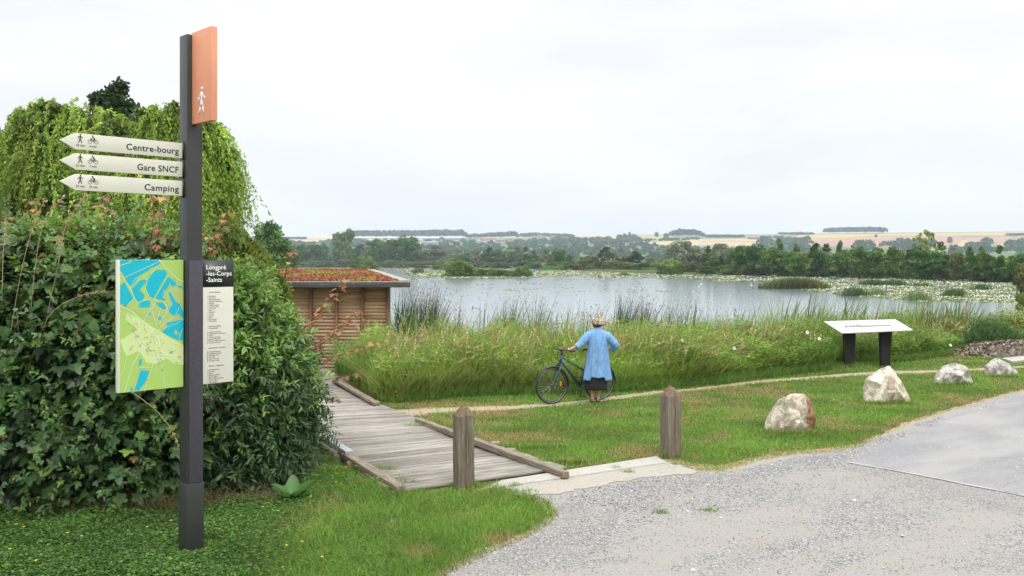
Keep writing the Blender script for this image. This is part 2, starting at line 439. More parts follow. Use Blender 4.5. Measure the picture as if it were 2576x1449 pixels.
ll(geo.outputs['Position'], mp_.inputs[0]); ll(mp_.outputs[0], nz.inputs['Vector']); ll(geo.outputs['Position'], mp2.inputs[0]); ll(mp2.outputs[0], nz2.inputs['Vector'])
ll(nz2.outputs['Fac'], r2.inputs[0]); ll(r2.outputs[0], b.inputs['Strength']); ll(nz.outputs['Fac'], b.inputs['Height']); ll(b.outputs[0], p.inputs['Normal'])
M_WATER = m
lake = MB().add([(-900,15,WZ),(900,15,WZ),(900,872,WZ),(-900,872,WZ)], [(0,1,2,3)]).build("lake", M_WATER); lake['kind'] = 'structure'

# lily pads: flat pads and white flowers, each a few leaf faces, one uncountable carpet
def pad_density(px, py):
    far = np.interp(px, FAR_PX, FAR_PY)
    # how densely the pads cover the water, by part of the lake
    lo = np.interp(px, [600,1000,1040,1130,1330,1400,1700,1900,2100,2300,2575,2700], [681,682,700,702,700,699,702,716,742,758,764,764])
    up = far + .6
    t_ = (lo - py)/6.0
    d = np.clip(t_, 0, 1)*(py > up)
    streak = vnoise(px*.012, py*.55, 1.0)*.55 + vnoise(px*.045, py*1.1, 1.0)*.45
    band = np.interp(streak, [.40,.56], [0.03,1])
    # dark open channels on the right
    ch1 = pip(px, py, [(1780,712),(2000,705),(2120,722),(1930,738),(1760,728)])
    ch2 = pip(px, py, [(1880,733),(2060,730),(2200,742),(2000,746),(1900,742)])
    band = np.where(ch1 | ch2, band*.25, band)
    extra = ((vnoise(px*.01, py*.5, 1.3) > .74) & (py < 735) & (py > up) & (px > 1030)).astype(float)*.05
    return np.clip(d*band + extra*(1-d), 0, 1)
pads = Soup(); flw = Soup()
NP = 190000
pyv = rng.uniform(672, 768, NP*3); pxv = rng.uniform(600, 2640, NP*3)
keep = rng.random(NP*3) < pad_density(pxv, pyv)
pxv, pyv = pxv[keep][:NP], pyv[keep][:NP]
Dp = F*(CH-WZ)/(pyv-HY); Xp = (pxv-CX)*Dp/F
ok = Dp < shore_far(pxv)-3
Xp, Dp = Xp[ok], Dp[ok]; n = len(Xp)
C = np.stack([Xp, Dp, np.full(n, WZ+.012)], 1)
ang = rng.uniform(0, 6.28, n); dirs = np.stack([np.cos(ang), np.sin(ang), rng.normal(0, .10, n)], 1)
nrm = unit(np.stack([rng.normal(0,.16,n), rng.normal(0,.16,n), np.ones(n)], 1))
sz = rng.uniform(.22, .5, n)*np.clip(Dp/150, .8, 2.2)
hexa = (np.array([(.5*math.cos(a_), .5*math.sin(a_), 0) for a_ in np.linspace(0, 2*math.pi, 7)[:-1]]), [tuple(range(6))])
pads.add(scatter(hexa, C, dirs, nrm, sz), tints(n, [(.20,.25,.09),(.29,.32,.15),(.11,.16,.05),(.22,.22,.11)], .22))
M_PAD = leafmat("lily_pad", .05, .75, .12)
o = obj_me("lily_pads", pads.mesh("lily_pads", M_PAD)); tagp(o, "pale green lily pads with white flowers carpeting the far half of the lake", "lily pads", kind="stuff")
n2 = 3600; k_ = rng.choice(n, n2); C2 = C[k_] + np.stack([rng.normal(0,.1,n2), rng.normal(0,.1,n2), np.full(n2,.06)], 1)
flw.add(scatter(T_quad(.7), C2, rdir(n2), np.tile((0,0,1.), (n2,1)) + rng.normal(0,.5,(n2,3)), rng.uniform(.10,.2,n2)*np.clip(Dp[k_]/140,.8,2)), (.8,.8,.72))
o = obj_me("lily_flowers", flw.mesh("lily_flowers", M_LEAF_SOFT)); tagp(o, "white water lily flowers dotted over the lily pads", "lily flowers", kind="stuff")

# ------------------------------------------------------------ haze
hz = MB().box(-4200, 4200, -60, 4400, -8, 210)
m = bpy.data.materials.new("haze"); m.use_nodes = True; m.node_tree.nodes.clear()
o_ = m.node_tree.nodes.new("ShaderNodeOutputMaterial"); v_ = m.node_tree.nodes.new("ShaderNodeVolumePrincipled")
v_.inputs['Density'].default_value = .00018; v_.inputs['Color'].default_value = (.74,.87,1.0,1); v_.inputs['Anisotropy'].default_value = 0.0
m.node_tree.links.new(v_.outputs[0], o_.inputs['Volume'])
haze = hz.build("haze", m); haze['kind'] = 'stuff'; haze['label'] = "pale blue summer haze over the valley"; haze['category'] = "haze"

# ------------------------------------------------------------ sheets on the near ground
def gp(pts): return [G(*q) for q in pts]
GRAVEL_PX = [(900,1600),(1050,1500),(1130,1449),(1230,1395),(1330,1355),(1395,1310),(1400,1285),(1370,1262),(1330,1245),(1270,1228),(1250,1218),(1450,1184),(1650,1153),
             (1690,1170),(1750,1184),(1800,1190),(1850,1178),(1920,1157),(2000,1145),(2100,1138),(2160,1126),(2222,1095),(2300,1062),(2400,1031),(2500,1003),(2600,977),(2900,925),(3600,900),(9000,900),(9000,1600)]
ASPH_PX = [(2139,1164),(2152,1148),(2222,1119),(2337,1074),(2430,1042),(2575,996),(2900,933),(3600,905),(9000,905),(9000,1500),(3000,1340),(2700,1275),(2553,1244),(2433,1220),(2283,1190)]
PATH_C = [(985,1036),(1030,1038),(1120,1033),(1290,1026),(1400,1018),(1480,1010),(1560,1000),(1650,988),(1750,980),(1850,967),(1960,957),(2050,950),(2140,943),(2250,937),(2350,935),(2450,930),(2600,922),(2900,914)]
GRAVEL_W = gp(GRAVEL_PX); ASPH_W = gp(ASPH_PX)
PATH_W = []
pc = gp(PATH_C)
for i, (x_, y_) in enumerate(pc):
    w_ = [.25,.5,.44,.30,.26,.26,.28,.25,.22,.26,.26,.24,.34,.34,.26,.24,.24,.24][i]
    PATH_W.append((x_, y_, w_))
def ragged(poly, step=.25, amp=.06, seed=0):
    r2_ = random.Random(seed); outp = []
    n_ = len(poly)
    for i in range(n_):
        a_, b_ = Vector(poly[i]), Vector(poly[(i+1) % n_]); k = max(1, min(60, int((b_-a_).length/step)))
        for j in range(k):
            q_ = a_.lerp(b_, j/k); outp.append((q_.x + r2_.uniform(-amp, amp), q_.y + r2_.uniform(-amp, amp)))
    return outp
def sheet(name, poly, z, mat):
    me = bpy.data.meshes.new(name); bm = bmesh.new()
    f = bm.faces.new([bm.verts.new((p_[0], p_[1], z)) for p_ in poly]); bmesh.ops.triangulate(bm, faces=[f]); bmesh.ops.recalc_face_normals(bm, faces=bm.faces)
    if sum(f.normal.z for f in bm.faces) < 0: bmesh.ops.reverse_faces(bm, faces=bm.faces)
    bm.to_mesh(me); bm.free(); me.materials.append(mat); o = obj_me(name, me); o['kind'] = 'structure'; return o

def groundmat(name, c_dust, c_stone, c_light, vor=45, mixs=1.4, bump=.6, fine=260, thr=(.42,.58)):
    m, t, p = newmat(name); nn = t.nodes.new; ll = t.links.new
    geo0 = nn("ShaderNodeNewGeometry"); rot_ = nn("ShaderNodeMapping"); rot_.inputs['Rotation'].default_value = (0, 0, math.radians(-40)); ll(geo0.outputs['Position'], rot_.inputs[0]); geo = nn("ShaderNodeMapping"); ll(rot_.outputs[0], geo.inputs[0]); vo = nn("ShaderNodeTexVoronoi"); vo.inputs['Scale'].default_value = vor
    nb = nn("ShaderNodeTexNoise"); nb.inputs['Scale'].default_value = mixs; nb.inputs['Detail'].default_value = 6; nb.inputs['Roughness'].default_value = .65
    nf = nn("ShaderNodeTexNoise"); nf.inputs['Scale'].default_value = fine; nf.inputs['Detail'].default_value = 3
    for a_ in (vo, nf): ll(geo0.outputs['Position'], a_.inputs['Vector'])
    geo.inputs['Scale'].default_value = (.45, 1.25, 1)   # tyre tracks run along the drive
    ll(geo.outputs[0], nb.inputs['Vector'])
    ramp = nn("ShaderNodeValToRGB"); e = ramp.color_ramp.elements; e[0].position = .1; e[0].color = (*c_stone, 1); e[1].position = .9; e[1].color = (*c_light, 1)
    sp = nn("ShaderNodeSeparateColor"); ll(vo.outputs['Color'], sp.inputs[0]); ll(sp.outputs[0], ramp.inputs['Fac'])
    mr_ = nn("ShaderNodeMapRange"); mr_.inputs[1].default_value = thr[0]; mr_.inputs[2].default_value = thr[1]; ll(nb.outputs['Fac'], mr_.inputs[0])
    mxx = nn("ShaderNodeMix"); mxx.data_type = 'RGBA'; ll(mr_.outputs[0], mxx.inputs[0]); ll(ramp.outputs[0], mxx.inputs[6]); mxx.inputs[7].default_value = (*c_dust, 1)
    m3 = nn("ShaderNodeMapRange"); m3.inputs[1].default_value = .3; m3.inputs[2].default_value = .7; m3.inputs[3].default_value = .80; m3.inputs[4].default_value = 1.15; ll(nf.outputs['Fac'], m3.inputs[0])
    sc_ = nn("ShaderNodeVectorMath"); sc_.operation = 'SCALE'; ll(mxx.outputs[2], sc_.inputs[0]); ll(m3.outputs[0], sc_.inputs['Scale']); ll(sc_.outputs[0], p.inputs['Base Color'])
    bb = nn("ShaderNodeBump"); bb.inputs['Strength'].default_value = bump; bb.inputs['Distance'].default_value = .008; ll(vo.outputs['Distance'], bb.inputs['Height']); ll(bb.outputs[0], p.inputs['Normal'])
    p.inputs['Roughness'].default_value = .9; p.inputs['Specular IOR Level'].default_value = .2
    return m
M_GRAVEL = groundmat("gravel_bed", (.275,.262,.24), (.14,.14,.145), (.34,.33,.31), 62, 1.1, .6, 200, (.43,.53))
M_ASPH = groundmat("asphalt", (.285,.282,.278), (.165,.167,.172), (.275,.275,.28), 110, .8, .45, 160, (.42,.60))
M_DIRT = groundmat("dry_dirt", (.33,.26,.18), (.22,.17,.11), (.40,.34,.26), 40, 2.5, .5)
M_CONC = groundmat("concrete", (.37,.355,.325), (.27,.255,.23), (.41,.39,.36), 20, 1.6, .12, 120, (.3,.5))
M_JOINT = groundmat("joint_dust", (.38,.37,.345), (.27,.27,.265), (.36,.35,.34), 60, 1.2, .2)
M_DUST = groundmat("pale_dust", (.34,.315,.27), (.24,.22,.185), (.37,.35,.31), 35, 1.6, .3, 160, (.3,.5))
M_EDGE = groundmat("sandy_edge", (.36,.27,.17), (.25,.19,.12), (.44,.37,.28), 50, 2.2, .5)

sheet("gravel_verge", ragged([(x_ , y_) for x_, y_ in gp([(870,1600),(1000,1500),(1095,1446),(1205,1385),(1310,1348),(1378,1308),(1382,1285),(1350,1262),(1310,1247),(1255,1232),(1235,1219),(1450,1182),(1650,1149),(1700,1152),(1750,1166),(1805,1172),(1850,1163),(1920,1143),(2000,1132),(2100,1126),(2160,1114),(2222,1086),(2300,1055),(2400,1025),(2500,998),(2600,973),(2900,922),(3600,898),(9000,896),(9000,1600)])], .22, .05, 1), .004, M_EDGE)
sheet("gravel_ground", ragged(GRAVEL_W, .18, .045, 2), .008, M_GRAVEL)
sheet("asphalt_road", ragged(ASPH_W, .16, .035, 3), .014, M_ASPH)
sheet('dusty_apron', ragged(gp([(1262,1222),(1300,1250),(1400,1244),(1520,1222),(1640,1200),(1760,1192),(1700,1166),(1655,1156),(1450,1188)]), .1, .05, 6), .0135, M_DUST)
# pale joint along the edge of the asphalt
jl = gp([(2134,1166),(2283,1192),(2433,1222),(2553,1246),(2700,1277),(3000,1342)])
jb = MB()
for i in range(len(jl)-1):
    for k in range(10):
        t0, t1 = k/10, (k+1)/10; a0 = Vector(jl[i]).lerp(Vector(jl[i+1]), t0); a1 = Vector(jl[i]).lerp(Vector(jl[i+1]), t1); w0 = .012+.03*float(vnoise(a0.x*3, a0.y*3)); w1 = .012+.03*float(vnoise(a1.x*3, a1.y*3))
        jb.add([(a0.x-w0*.5,a0.y-w0,.019),(a1.x-w1*.5,a1.y-w1,.019),(a1.x+.01,a1.y+w1,.019),(a0.x+.01,a0.y+w0,.019)], [(0,1,2,3)])
o = jb.build("road_joint", M_JOINT); o['kind'] = 'structure'
pl = [(x_, y_ + w_*.9) for x_, y_, w_ in PATH_W] + [(x_, y_ - w_*.9) for x_, y_, w_ in PATH_W[::-1]]
PATH_POLY = pl
sheet("dirt_path", ragged(pl, .2, .07, 4), .005, M_DIRT)
# concrete threshold slab between the walkway and the gravel
tA, tB, tC, tD = G(1200,1238), G(1262,1213), G(1652,1152), G(1690,1163)
tE = G(1500,1205)
slab = MB().prism([tA, (tE[0]-.35, tE[1]+.0), (tD[0]-.1, tD[1]-.12), tC, tB][::1], -.05, .03)
so = slab.build("concrete_threshold", M_CONC, bevel=.01); tagp(so, "pale concrete threshold slab between walkway and gravel", "slab")
st2 = MB().prism(gp([(2520,906),(2575,900),(2700,893),(2700,903),(2575,911),(2545,914)]), -.05, .06).build("concrete_slab", M_CONC, bevel=.01)
tagp(st2, "flat pale concrete slab at the right edge behind the boulders", "slab")

# loose stones
def in_gravel(x, y): return pip(x, y, GRAVEL_W)
def stones(n, region, smin, smax, dens):
    p_ = sample_poly(region, n); p_ = p_[dens(p_[:,0], p_[:,1])]; k = len(p_)
    octa = (np.array([(1,0,0),(0,1,0),(-1,0,0),(0,-1,0),(.1,.1,.62),(0,0,-.4)], float), [(0,1,4),(1,2,4),(2,3,4),(3,0,4)])
    s_ = smin + (smax-smin)*rng.random(k)**3
    a_ = rng.uniform(0, 6.28, k); d_ = np.stack([np.cos(a_), np.sin(a_), rng.normal(0,.15,k)], 1)
    C_ = np.stack([p_[:,0], p_[:,1], np.full(k, .012)], 1)
    return scatter(octa, C_, d_, np.array([[0,0,1.]]) + rng.normal(0,.2,(k,3)), s_, rng.uniform(.5,1,k)), k
gs = Soup()
view = [G(1080,1449), G(1400,1290), G(1260,1228), G(1650,1158), G(1830,1186), G(2100,1135), G(2240,1095), G(2600,985), G(2650,1449)]
nz1 = lambda x, y: rng.random(len(x)) < np.interp(vnoise(x, y, 1.1)*.5 + vnoise(x+.6*y, y*2.5, 1.7)*.5, [.32,.6], [.25,1])
s1, k1 = stones(62000, view, .003, .011, lambda x, y: nz1(x, y) & ~pip(x, y, ASPH_W))
gs.add(s1, tints(k1, [(.28,.275,.265),(.19,.19,.20),(.38,.365,.34),(.12,.12,.135),(.32,.26,.19)], .15, [.34,.26,.26,.08,.06]))
edge = gp([(1400,1300),(1440,1240),(1650,1200),(1830,1192),(2000,1150),(2130,1128),(2222,1098),(2350,1050),(2390,1040),(2340,1078),(2225,1122),(2140,1168),(2080,1200),(2050,1290),(1800,1380),(1500,1400)])
EP = np.array(gp([(1480,1262),(1620,1222),(1760,1210),(1900,1180),(2030,1160),(2130,1140),(2222,1108),(2350,1064)]))
def near_verge(x, y):
    d = np.min(np.hypot(x[:,None]-EP[None,:,0], (y[:,None]-EP[None,:,1])*1.5), 1)
    return rng.random(len(x)) < np.exp(-(d/.75)**2)*np.interp(vnoise(x, y, 2.1), [.2,.6],[.35,1])
s2, k2 = stones(30000, edge, .005, .017, near_verge)
EP = np.array(gp([(1130,1449),(1230,1400),(1330,1362),(1400,1320),(1420,1290)]))
s5, k5 = stones(14000, gp([(1080,1449),(1330,1340),(1410,1270),(1560,1290),(1500,1449)]), .004, .013, near_verge); gs.add(s5, tints(k5, [(.28,.275,.27),(.2,.2,.21),(.38,.36,.33)], .15))
gs.add(s2, tints(k2, [(.29,.29,.295),(.205,.215,.23),(.37,.36,.345),(.14,.145,.16)], .15))
s3, k3 = stones(200, view, .012, .028, lambda x, y: rng.random(len(x)) < 1)
s4, k4 = stones(9000, gp([(2130,1160),(2283,1187),(2433,1216),(2575,1246),(2575,1300),(2400,1260),(2260,1215),(2120,1180)]), .003, .010, lambda x, y: rng.random(len(x)) < 1); gs.add(s4, tints(k4, [(.30,.30,.30),(.37,.36,.34),(.22,.22,.24)], .12))
gs.add(s3, tints(k3, [(.38,.38,.38),(.24,.25,.28),(.52,.48,.42),(.38,.25,.16)], .15))
M_STONE = leafmat("loose_stone", 0.0, .85, .2)
o = obj_me("loose_gravel", gs.mesh("loose_gravel", M_STONE)); tagp(o, "loose grey gravel stones scattered over the drive", "gravel", kind="stuff")
# ------------------------------------------------------------ trees of the far shore
def tree_mesh(kind, seed, cols, nq=3600, qs=.5):
    """crown about 10 m tall, 8 m wide, standing on z=0; built of leaf clumps on uneven lobes"""
    global rng
    keep_rng = rng; rng = np.random.default_rng(seed); R = random.Random(seed)
    lobes = []
    if kind == 'round':
        for i in range(26):
            a = R.uniform(0, 6.28); h = R.uniform(.12, .9); rad = 3.3*math.sqrt(max(.05, 1-((h-.45)/.55)**2))*R.uniform(.45, .9)
            lobes.append((rad*math.cos(a), rad*math.sin(a), h*8.6+.6, R.uniform(.9, 1.7), R.uniform(.8, 1.3)))
        lobes.append((0,0,5,2.6,2.6))
    elif kind == 'cone':
        for i in range(30):
            h = R.uniform(.08, 1.0); a = R.uniform(0, 6.28); rad = 3.5*(1-h**2.6)*R.uniform(.4, 1)
            lobes.append((rad*math.cos(a), rad*math.sin(a), h*9.3, (1.6-.85*h)*R.uniform(.7,1.2), R.uniform(.5,.9)))
        lobes.append((0,0,3.5,1.9,3.0))
    elif kind == 'poplar':
        for i in range(26):
            h = R.uniform(.3, 1.0); a = R.uniform(0, 6.28); rad = 2.6*math.sin(math.pi*min(1,(h-.2)/.85))*R.uniform(.3, 1)
            lobes.append((rad*math.cos(a), rad*math.sin(a), h*9.4, R.uniform(.5,1.1), R.uniform(.6,1.1)))
    elif kind == 'willow':
        for i in range(34):
            a = R.uniform(0, 6.28); h = R.uniform(.2, .95); rad = 3.8*math.sqrt(max(.05, 1-((h-.4)/.62)**2))*R.uniform(.5, 1)
            lobes.append((rad*math.cos(a), rad*math.sin(a), h*9, R.uniform(.5, 1.1), R.uniform(.9, 1.5)))
        lobes.append((0,0,4,2.2,2.6))
    elif kind == 'dome':
        for i in range(24):
            a = R.uniform(0, 6.28); h = R.uniform(.05, .85); rad = 4.6*math.sqrt(max(.05, 1-h**2))*R.uniform(.6, .95)
            lobes.append((rad*math.cos(a), rad*math.sin(a), h*8, R.uniform(1.2, 1.9), R.uniform(1.2, 1.8)))
        lobes.append((0,0,3,3.4,3.6))
    elif kind == 'sparse':
        for i in range(80):
            h = R.uniform(.3, 1.0); a = R.uniform(0, 6.28); rad = 4.2*math.sin(math.pi*min(1,(h-.15)/.95))*R.uniform(.3, 1)
            lobes.append((rad*math.cos(a), rad*math.sin(a), h*9.6, R.uniform(.3,.62), R.uniform(.3,.6)))
    zmax = max(l[2]+l[4] for l in lobes)
    if kind in ('round','cone') and cols[0][0] < .1: cols = [(c_[0]*1.10, c_[1]*1.18, c_[2]) for c_ in cols]
    S = Soup(); W = np.array([l[3]**2 for l in lobes]); W = W/W.sum()
    for l, w in zip(lobes, W):
        k = int(nq*w) + 12; d = rdir(k)
        rad = 1 - .45*rng.random(k)**1.6
        C = np.array(l[:3]) + d*np.array([l[3], l[3], l[4]])*rad[:,None]*(1 + rng.normal(0, .1, k))[:,None]
        C[:,2] = np.clip(C[:,2], .1, None)*10/zmax
        lt = R.choice([.7, .85, 1.0, 1.15, 1.3, 1.6])
        c = tints(k, cols, .17)*lt
        sz = rng.uniform(.7, 1.4, k)*qs*(.75 if kind in ('poplar','sparse','willow') else 1)
        dd = rdir(k)
        if kind == 'willow': dd = unit(dd*.5 + np.array([0,0,-1.]))
        if kind == 'cone': dd = unit(d*np.array([1,1,0]) + rng.normal(0,.3,(k,3)) + np.array([0,0,.25]))
        S.add(scatter(T_quad(.42 if kind != 'willow' else .25), C, dd, d + rng.normal(0,.6,(k,3)) + np.array([0,0,.5]), sz), c)
    crown = S.mesh("crown", M_FAR)
    tb = MB(); tb.tube([(0,0,-.6),(R.uniform(-.1,.1),0,2),(R.uniform(-.3,.3),.1,4.5),(R.uniform(-.3,.3),0,7)], [.32,.24,.17,.07], 8)
    for i in range(7):
        a = R.uniform(0, 6.28); z0 = R.uniform(1.6, 5.5); L_ = R.uniform(1.6, 3.0)
        tb.tube([(0,0,z0),(L_*.5*math.cos(a), L_*.5*math.sin(a), z0+.7),(L_*math.cos(a), L_*math.sin(a), z0+1.8)], [.12,.08,.03], 6)
    trunk = tb.mesh("trunk", M_BARK)
    rng = keep_rng
    return crown, trunk
DK=[(.058,.110,.026),(.075,.135,.032),(.042,.085,.024)]; MD=[(.090,.150,.034),(.11,.175,.038),(.065,.12,.03)]
LT=[(.13,.21,.04),(.105,.18,.035),(.16,.23,.05)]; PL=[(.15,.18,.095),(.19,.21,.125),(.12,.15,.07)]; OL=[(.12,.15,.042),(.09,.12,.034),(.15,.155,.05)]; YG=[(.22,.26,.07),(.28,.30,.10),(.15,.20,.05)]
KINDS = {'pg':('round',[(.07,.13,.04),(.09,.15,.045)],1),'rd':('round',DK,3),'rm':('round',MD,2),'cd':('cone',DK,2),'cm':('cone',MD,2),'wp':('willow',PL,2),'dm':('dome',MD,1),'do':('dome',OL,1),
         'bl':('dome',LT,2),'po':('poplar',MD,1),'sp':('sparse',YG,1),'ol':('round',OL,1),'pp':('round',PL,1),'bo':('dome',[(.10,.10,.04),(.07,.09,.03)],1)}
POOL = {}
for i_, (k, (kd, cs, nvar)) in enumerate(KINDS.items()):
    POOL[k] = [tree_mesh(kd, 100+i_*10+j, cs) for j in range(nvar)]
used_root = {}
def place_tree(name, kind, var, x, y, z, w, h, label, cat="tree", group=None, rz=None):
    crown, trunk = POOL[kind][var % len(POOL[kind])]
    r = empty(name, (x, y, z), rng.uniform(0, 6.28) if rz is None else rz, label, cat, group)
    r.scale = (w/8.0, w/8.0, h/10.0)
    obj_me("crown", crown, r); obj_me("trunk", trunk, r)
    return r
# (px centre, top row, width px, base row or None for the shore, kind, label)
FT = [
 (665,557,80,712,'pg',"tall loose poplar rising left of the hut above the willow shrub"),
 (690,598,90,712,'rm',"bushy green tree in front of the tall poplar left of the lake"),
 (640,602,60,716,'rm',"green tree squeezed between big willow and tall poplar"),
 (722,628,60,700,'ol',"olive tree at the left end of the lake, under the poplar"),
 (763,616,62,None,'rd',"dark tree on the left far shore, first beside the olive tree"),
 (800,612,58,None,'rd',"dark round tree on the left far shore, left of the big round one"),
 (860,574,62,None,'rm',"biggest round tree on the left far shore, above the hut roof"),
 (908,614,58,None,'rd',"dark tree just right of the biggest round far tree"),
 (918,606,46,None,'pp',"pale flowering tree peeping between dark trees over the hut"),
 (948,600,54,None,'rd',"broad dark tree above the right half of the hut roof"),
 (985,602,44,None,'rd',"narrow dark tree left of the three-topped dark tree"),
 (1022,591,62,None,'rd',"dark tree with lobed top, tallest right of the hut roof"),
 (1050,612,40,None,'cd',"dark pointed tree standing against the pale church-like building"),
 (1088,615,66,None,'pp',"grey green tree in front of the pale church-like building"),
 (1142,619,66,None,'wp',"feathery grey willow between church-like building and islet"),
 (1170,632,54,None,'rm',"green tree behind the left part of the islet bushes"),
 (1200,628,42,None,'pp',"small pale tree on far shore above the islet"),
 (1231,622,48,None,'cd',"pointed dark tree above the middle of the islet"),
 (1259,628,46,None,'rd',"round dark tree behind the right half of the islet"),
 (1293,618,50,None,'pp',"pale grey tree above the right tip of the islet"),
 (1322,620,38,None,'cd',"dark spire-shaped tree right of the islet"),
 (1343,630,34,None,'cm',"small mid green pointed tree right of the dark spire"),
 (1376,626,44,None,'pp',"pale tree above the long low reed bed"),
 (1405,624,42,None,'rd',"dark oval tree above the long low reed bed"),
 (1434,639,38,None,'cm',"small pointed tree at the right end of the long reed bed"),
 (1468,645,30,None,'ol',"small yellowish tree left of the tall alder above the cyclist"),
 (1492,642,44,681,'ol',"low olive bush at the foot of the tall alder above the cyclist"),
 (1527,620,58,681,'cd',"tall alder with a stepped peak above the cyclist"),
 (1556,643,74,682,'do',"smooth domed grey green sallow right of the tall alder"),
 (1600,632,52,682,'cd',"pointed dark tree between the two domed sallows"),
 (1628,650,40,682,'do',"smaller dome of sallow right of the pointed dark tree"),
 (1656,651,52,683,'do',"wide low dome of sallow above the short reed bed"),
 (1690,652,54,691,'bl',"bright green bush on the water's edge left of the pale willows"),
 (1718,605,84,687,'wp',"large pale willow, tallest in the middle of the far shore"),
 (1748,624,64,688,'pp',"silvery leafed tree in front of the large pale willow"),
 (1740,662,44,690,'bo',"low brownish bush on the shore under the silvery tree"),
 (1784,617,40,690,'cd',"slim dark tree between the silvery tree and second pale willow"),
 (1826,612,66,691,'wp',"second pale willow, left of the long dark wood"),
 (1812,640,62,691,'rd',"dark green tree in front of the second pale willow"),
 (1845,632,42,692,'rd',"narrow dark tree at the left end of the long dark wood"),
 (1876,618,62,693,'rd',"dark alder, first of the long dark wood"),
 (1908,615,66,694,'rd',"dark alder, second in the long dark wood, below the plough land"),
 (1940,622,60,695,'rm',"mid green alder third in the long dark wood"),
 (1960,599,38,690,'po',"light poplar top sticking out of the long dark wood"),
 (1972,634,60,696,'rd',"dark alder right below the light poplar top"),
 (2008,613,34,690,'po',"small loose poplar top above the gap in the wood"),
 (2010,634,54,697,'rm',"mid green alder by the gap in the wood"),
 (2057,611,48,698,'cd',"pointed alder on the right side of the gap"),
 (2084,612,56,698,'cd',"double-topped dark alder behind the brown reed island"),
 (2120,605,36,692,'po',"light green tree top above the dark alders, left of the white stems"),
 (2128,632,62,700,'rm',"broad alder below the light green top"),
 (2168,621,64,701,'rm',"wide green alder left of the white-stemmed tree"),
 (2200,634,52,702,'rd',"dark alder with bare white stems showing at its foot"),
 (2224,622,52,702,'rm',"tall mid green alder above the bare white stems"),
 (2256,621,58,702,'rm',"bushy bright alder right of the bare white stems"),
 (2291,628,40,700,'cd',"dark narrow alder left of the yellow birch"),
 (2336,578,62,690,'sp',"tall sparse yellow green tree towering over the right wood"),
 (2330,622,74,705,'rd',"big dark alder under the sparse yellow green tree"),
 (2374,607,50,700,'cd',"dark dense tree just right of the sparse yellow green tree"),
 (2375,634,62,706,'rd',"round alder at the foot of the dark dense tree"),
 (2412,634,50,707,'ol',"olive toned alder between the dark dense tree and the pointed pair"),
 (2446,622,44,708,'cm',"left one of the pointed pair of alders near the right edge"),
 (2474,620,42,708,'cm',"right one of the pointed pair of alders near the right edge"),
 (2497,638,46,709,'rd',"low dark alder between the pointed pair and the fir-like tree"),
 (2523,615,48,710,'cd',"fir-like pointed dark tree, farthest right of the peaks"),
 (2556,644,50,711,'rm',"green alder at the right end of the far wood"),
 (2588,630,54,712,'rd',"dark tree cut by the right edge of the view"),
 (919,643,42,679,'bl',"bright round bush standing in the water behind the hut roof"),
 (892,648,34,679,'rm',"darker bush touching the bright round bush in the water"),
 (1108,656,34,679,'bl',"bright bush standing alone in the water left of the islet"),
]
EXTRA_LOW = [(-.4,.5),(.35,.42)]
for i, (px, ty, wd, by, kd, lb) in enumerate(FT):
    if by is None: by = float(np.interp(px, FAR_PX, FAR_PY)) - .4
    D = F*(CH-WZ)/(by-HY); X = (px-CX)*D/F
    w = wd*D/F*1.12; h = (by-ty)*D/F
    nm = {'wp':'willow_tree','po':'poplar_tree','sp':'birch_tree','bl':'bush','bo':'bush','do':'sallow_bush','cd':'alder_tree','cm':'alder_tree'}.get(kd, 'broadleaf_tree')
    place_tree(nm, kd, i, X, D + w*.3, WZ+.1, w, h, lb, 'bush' if kd in ('bl','bo','do') else 'tree', 'trees on the far shore')
# low undergrowth that closes the foot of the wood along the water
EDGE_B = [780,822,868,930,975,1010,1060,1110,1160,1215,1262,1310,1350,1400,1450,1780,1850,1895,1925,1960,1995,2040,2075,2110,2150,2185,2240,2275,2310,2350,2390,2430,2470,2510,2545]
for j, px in enumerate(EDGE_B):
    by = float(np.interp(px, FAR_PX, FAR_PY)) - .1 + (.0 if px < 1700 else .6)
    D = F*(CH-WZ)/(by-HY); X = (px-CX)*D/F; hh = random.uniform(15, 24) if px < 1700 else random.uniform(20, 34)
    place_tree("shore_bush", ['dm','do','ol','rd'][j % 4], j, X, D+1.5, WZ, 58*D/F, hh*D/F, "low green bush filling the foot of the far tree line", "bush", "low bushes along the far shore")
# second, hidden row so the sky never shows through under the crowns
for j in range(34):
    px = 745 + j*55 + random.uniform(-10, 10); by = float(np.interp(px, FAR_PX, FAR_PY)) - .9; D = F*(CH-WZ)/(by-HY)*1.1
    if 1440 < px < 1710: hgt = 22
    else: hgt = 34 if px < 1700 else 58
    place_tree("broadleaf_tree", ['rd','rm','rd','ol'][j % 4], j, (px-CX)*D/F, D, WZ, 66*D/F, hgt*D/F, "tree in the second row showing only between the nearer crowns", "tree", "second row of the far wood")
# right bank bush
D = 76; place_tree("bush", 'ol', 0, (2588-CX)*D/F, D+1, WZ, 1.9, 3.6, "dark brownish green bush overhanging the water at the right edge", "bush")
place_tree("bush", 'bl', 1, (2578-CX)*70/F, 70, WZ, 1.0, 1.35, "small bright bush on the water at the right edge", "bush")
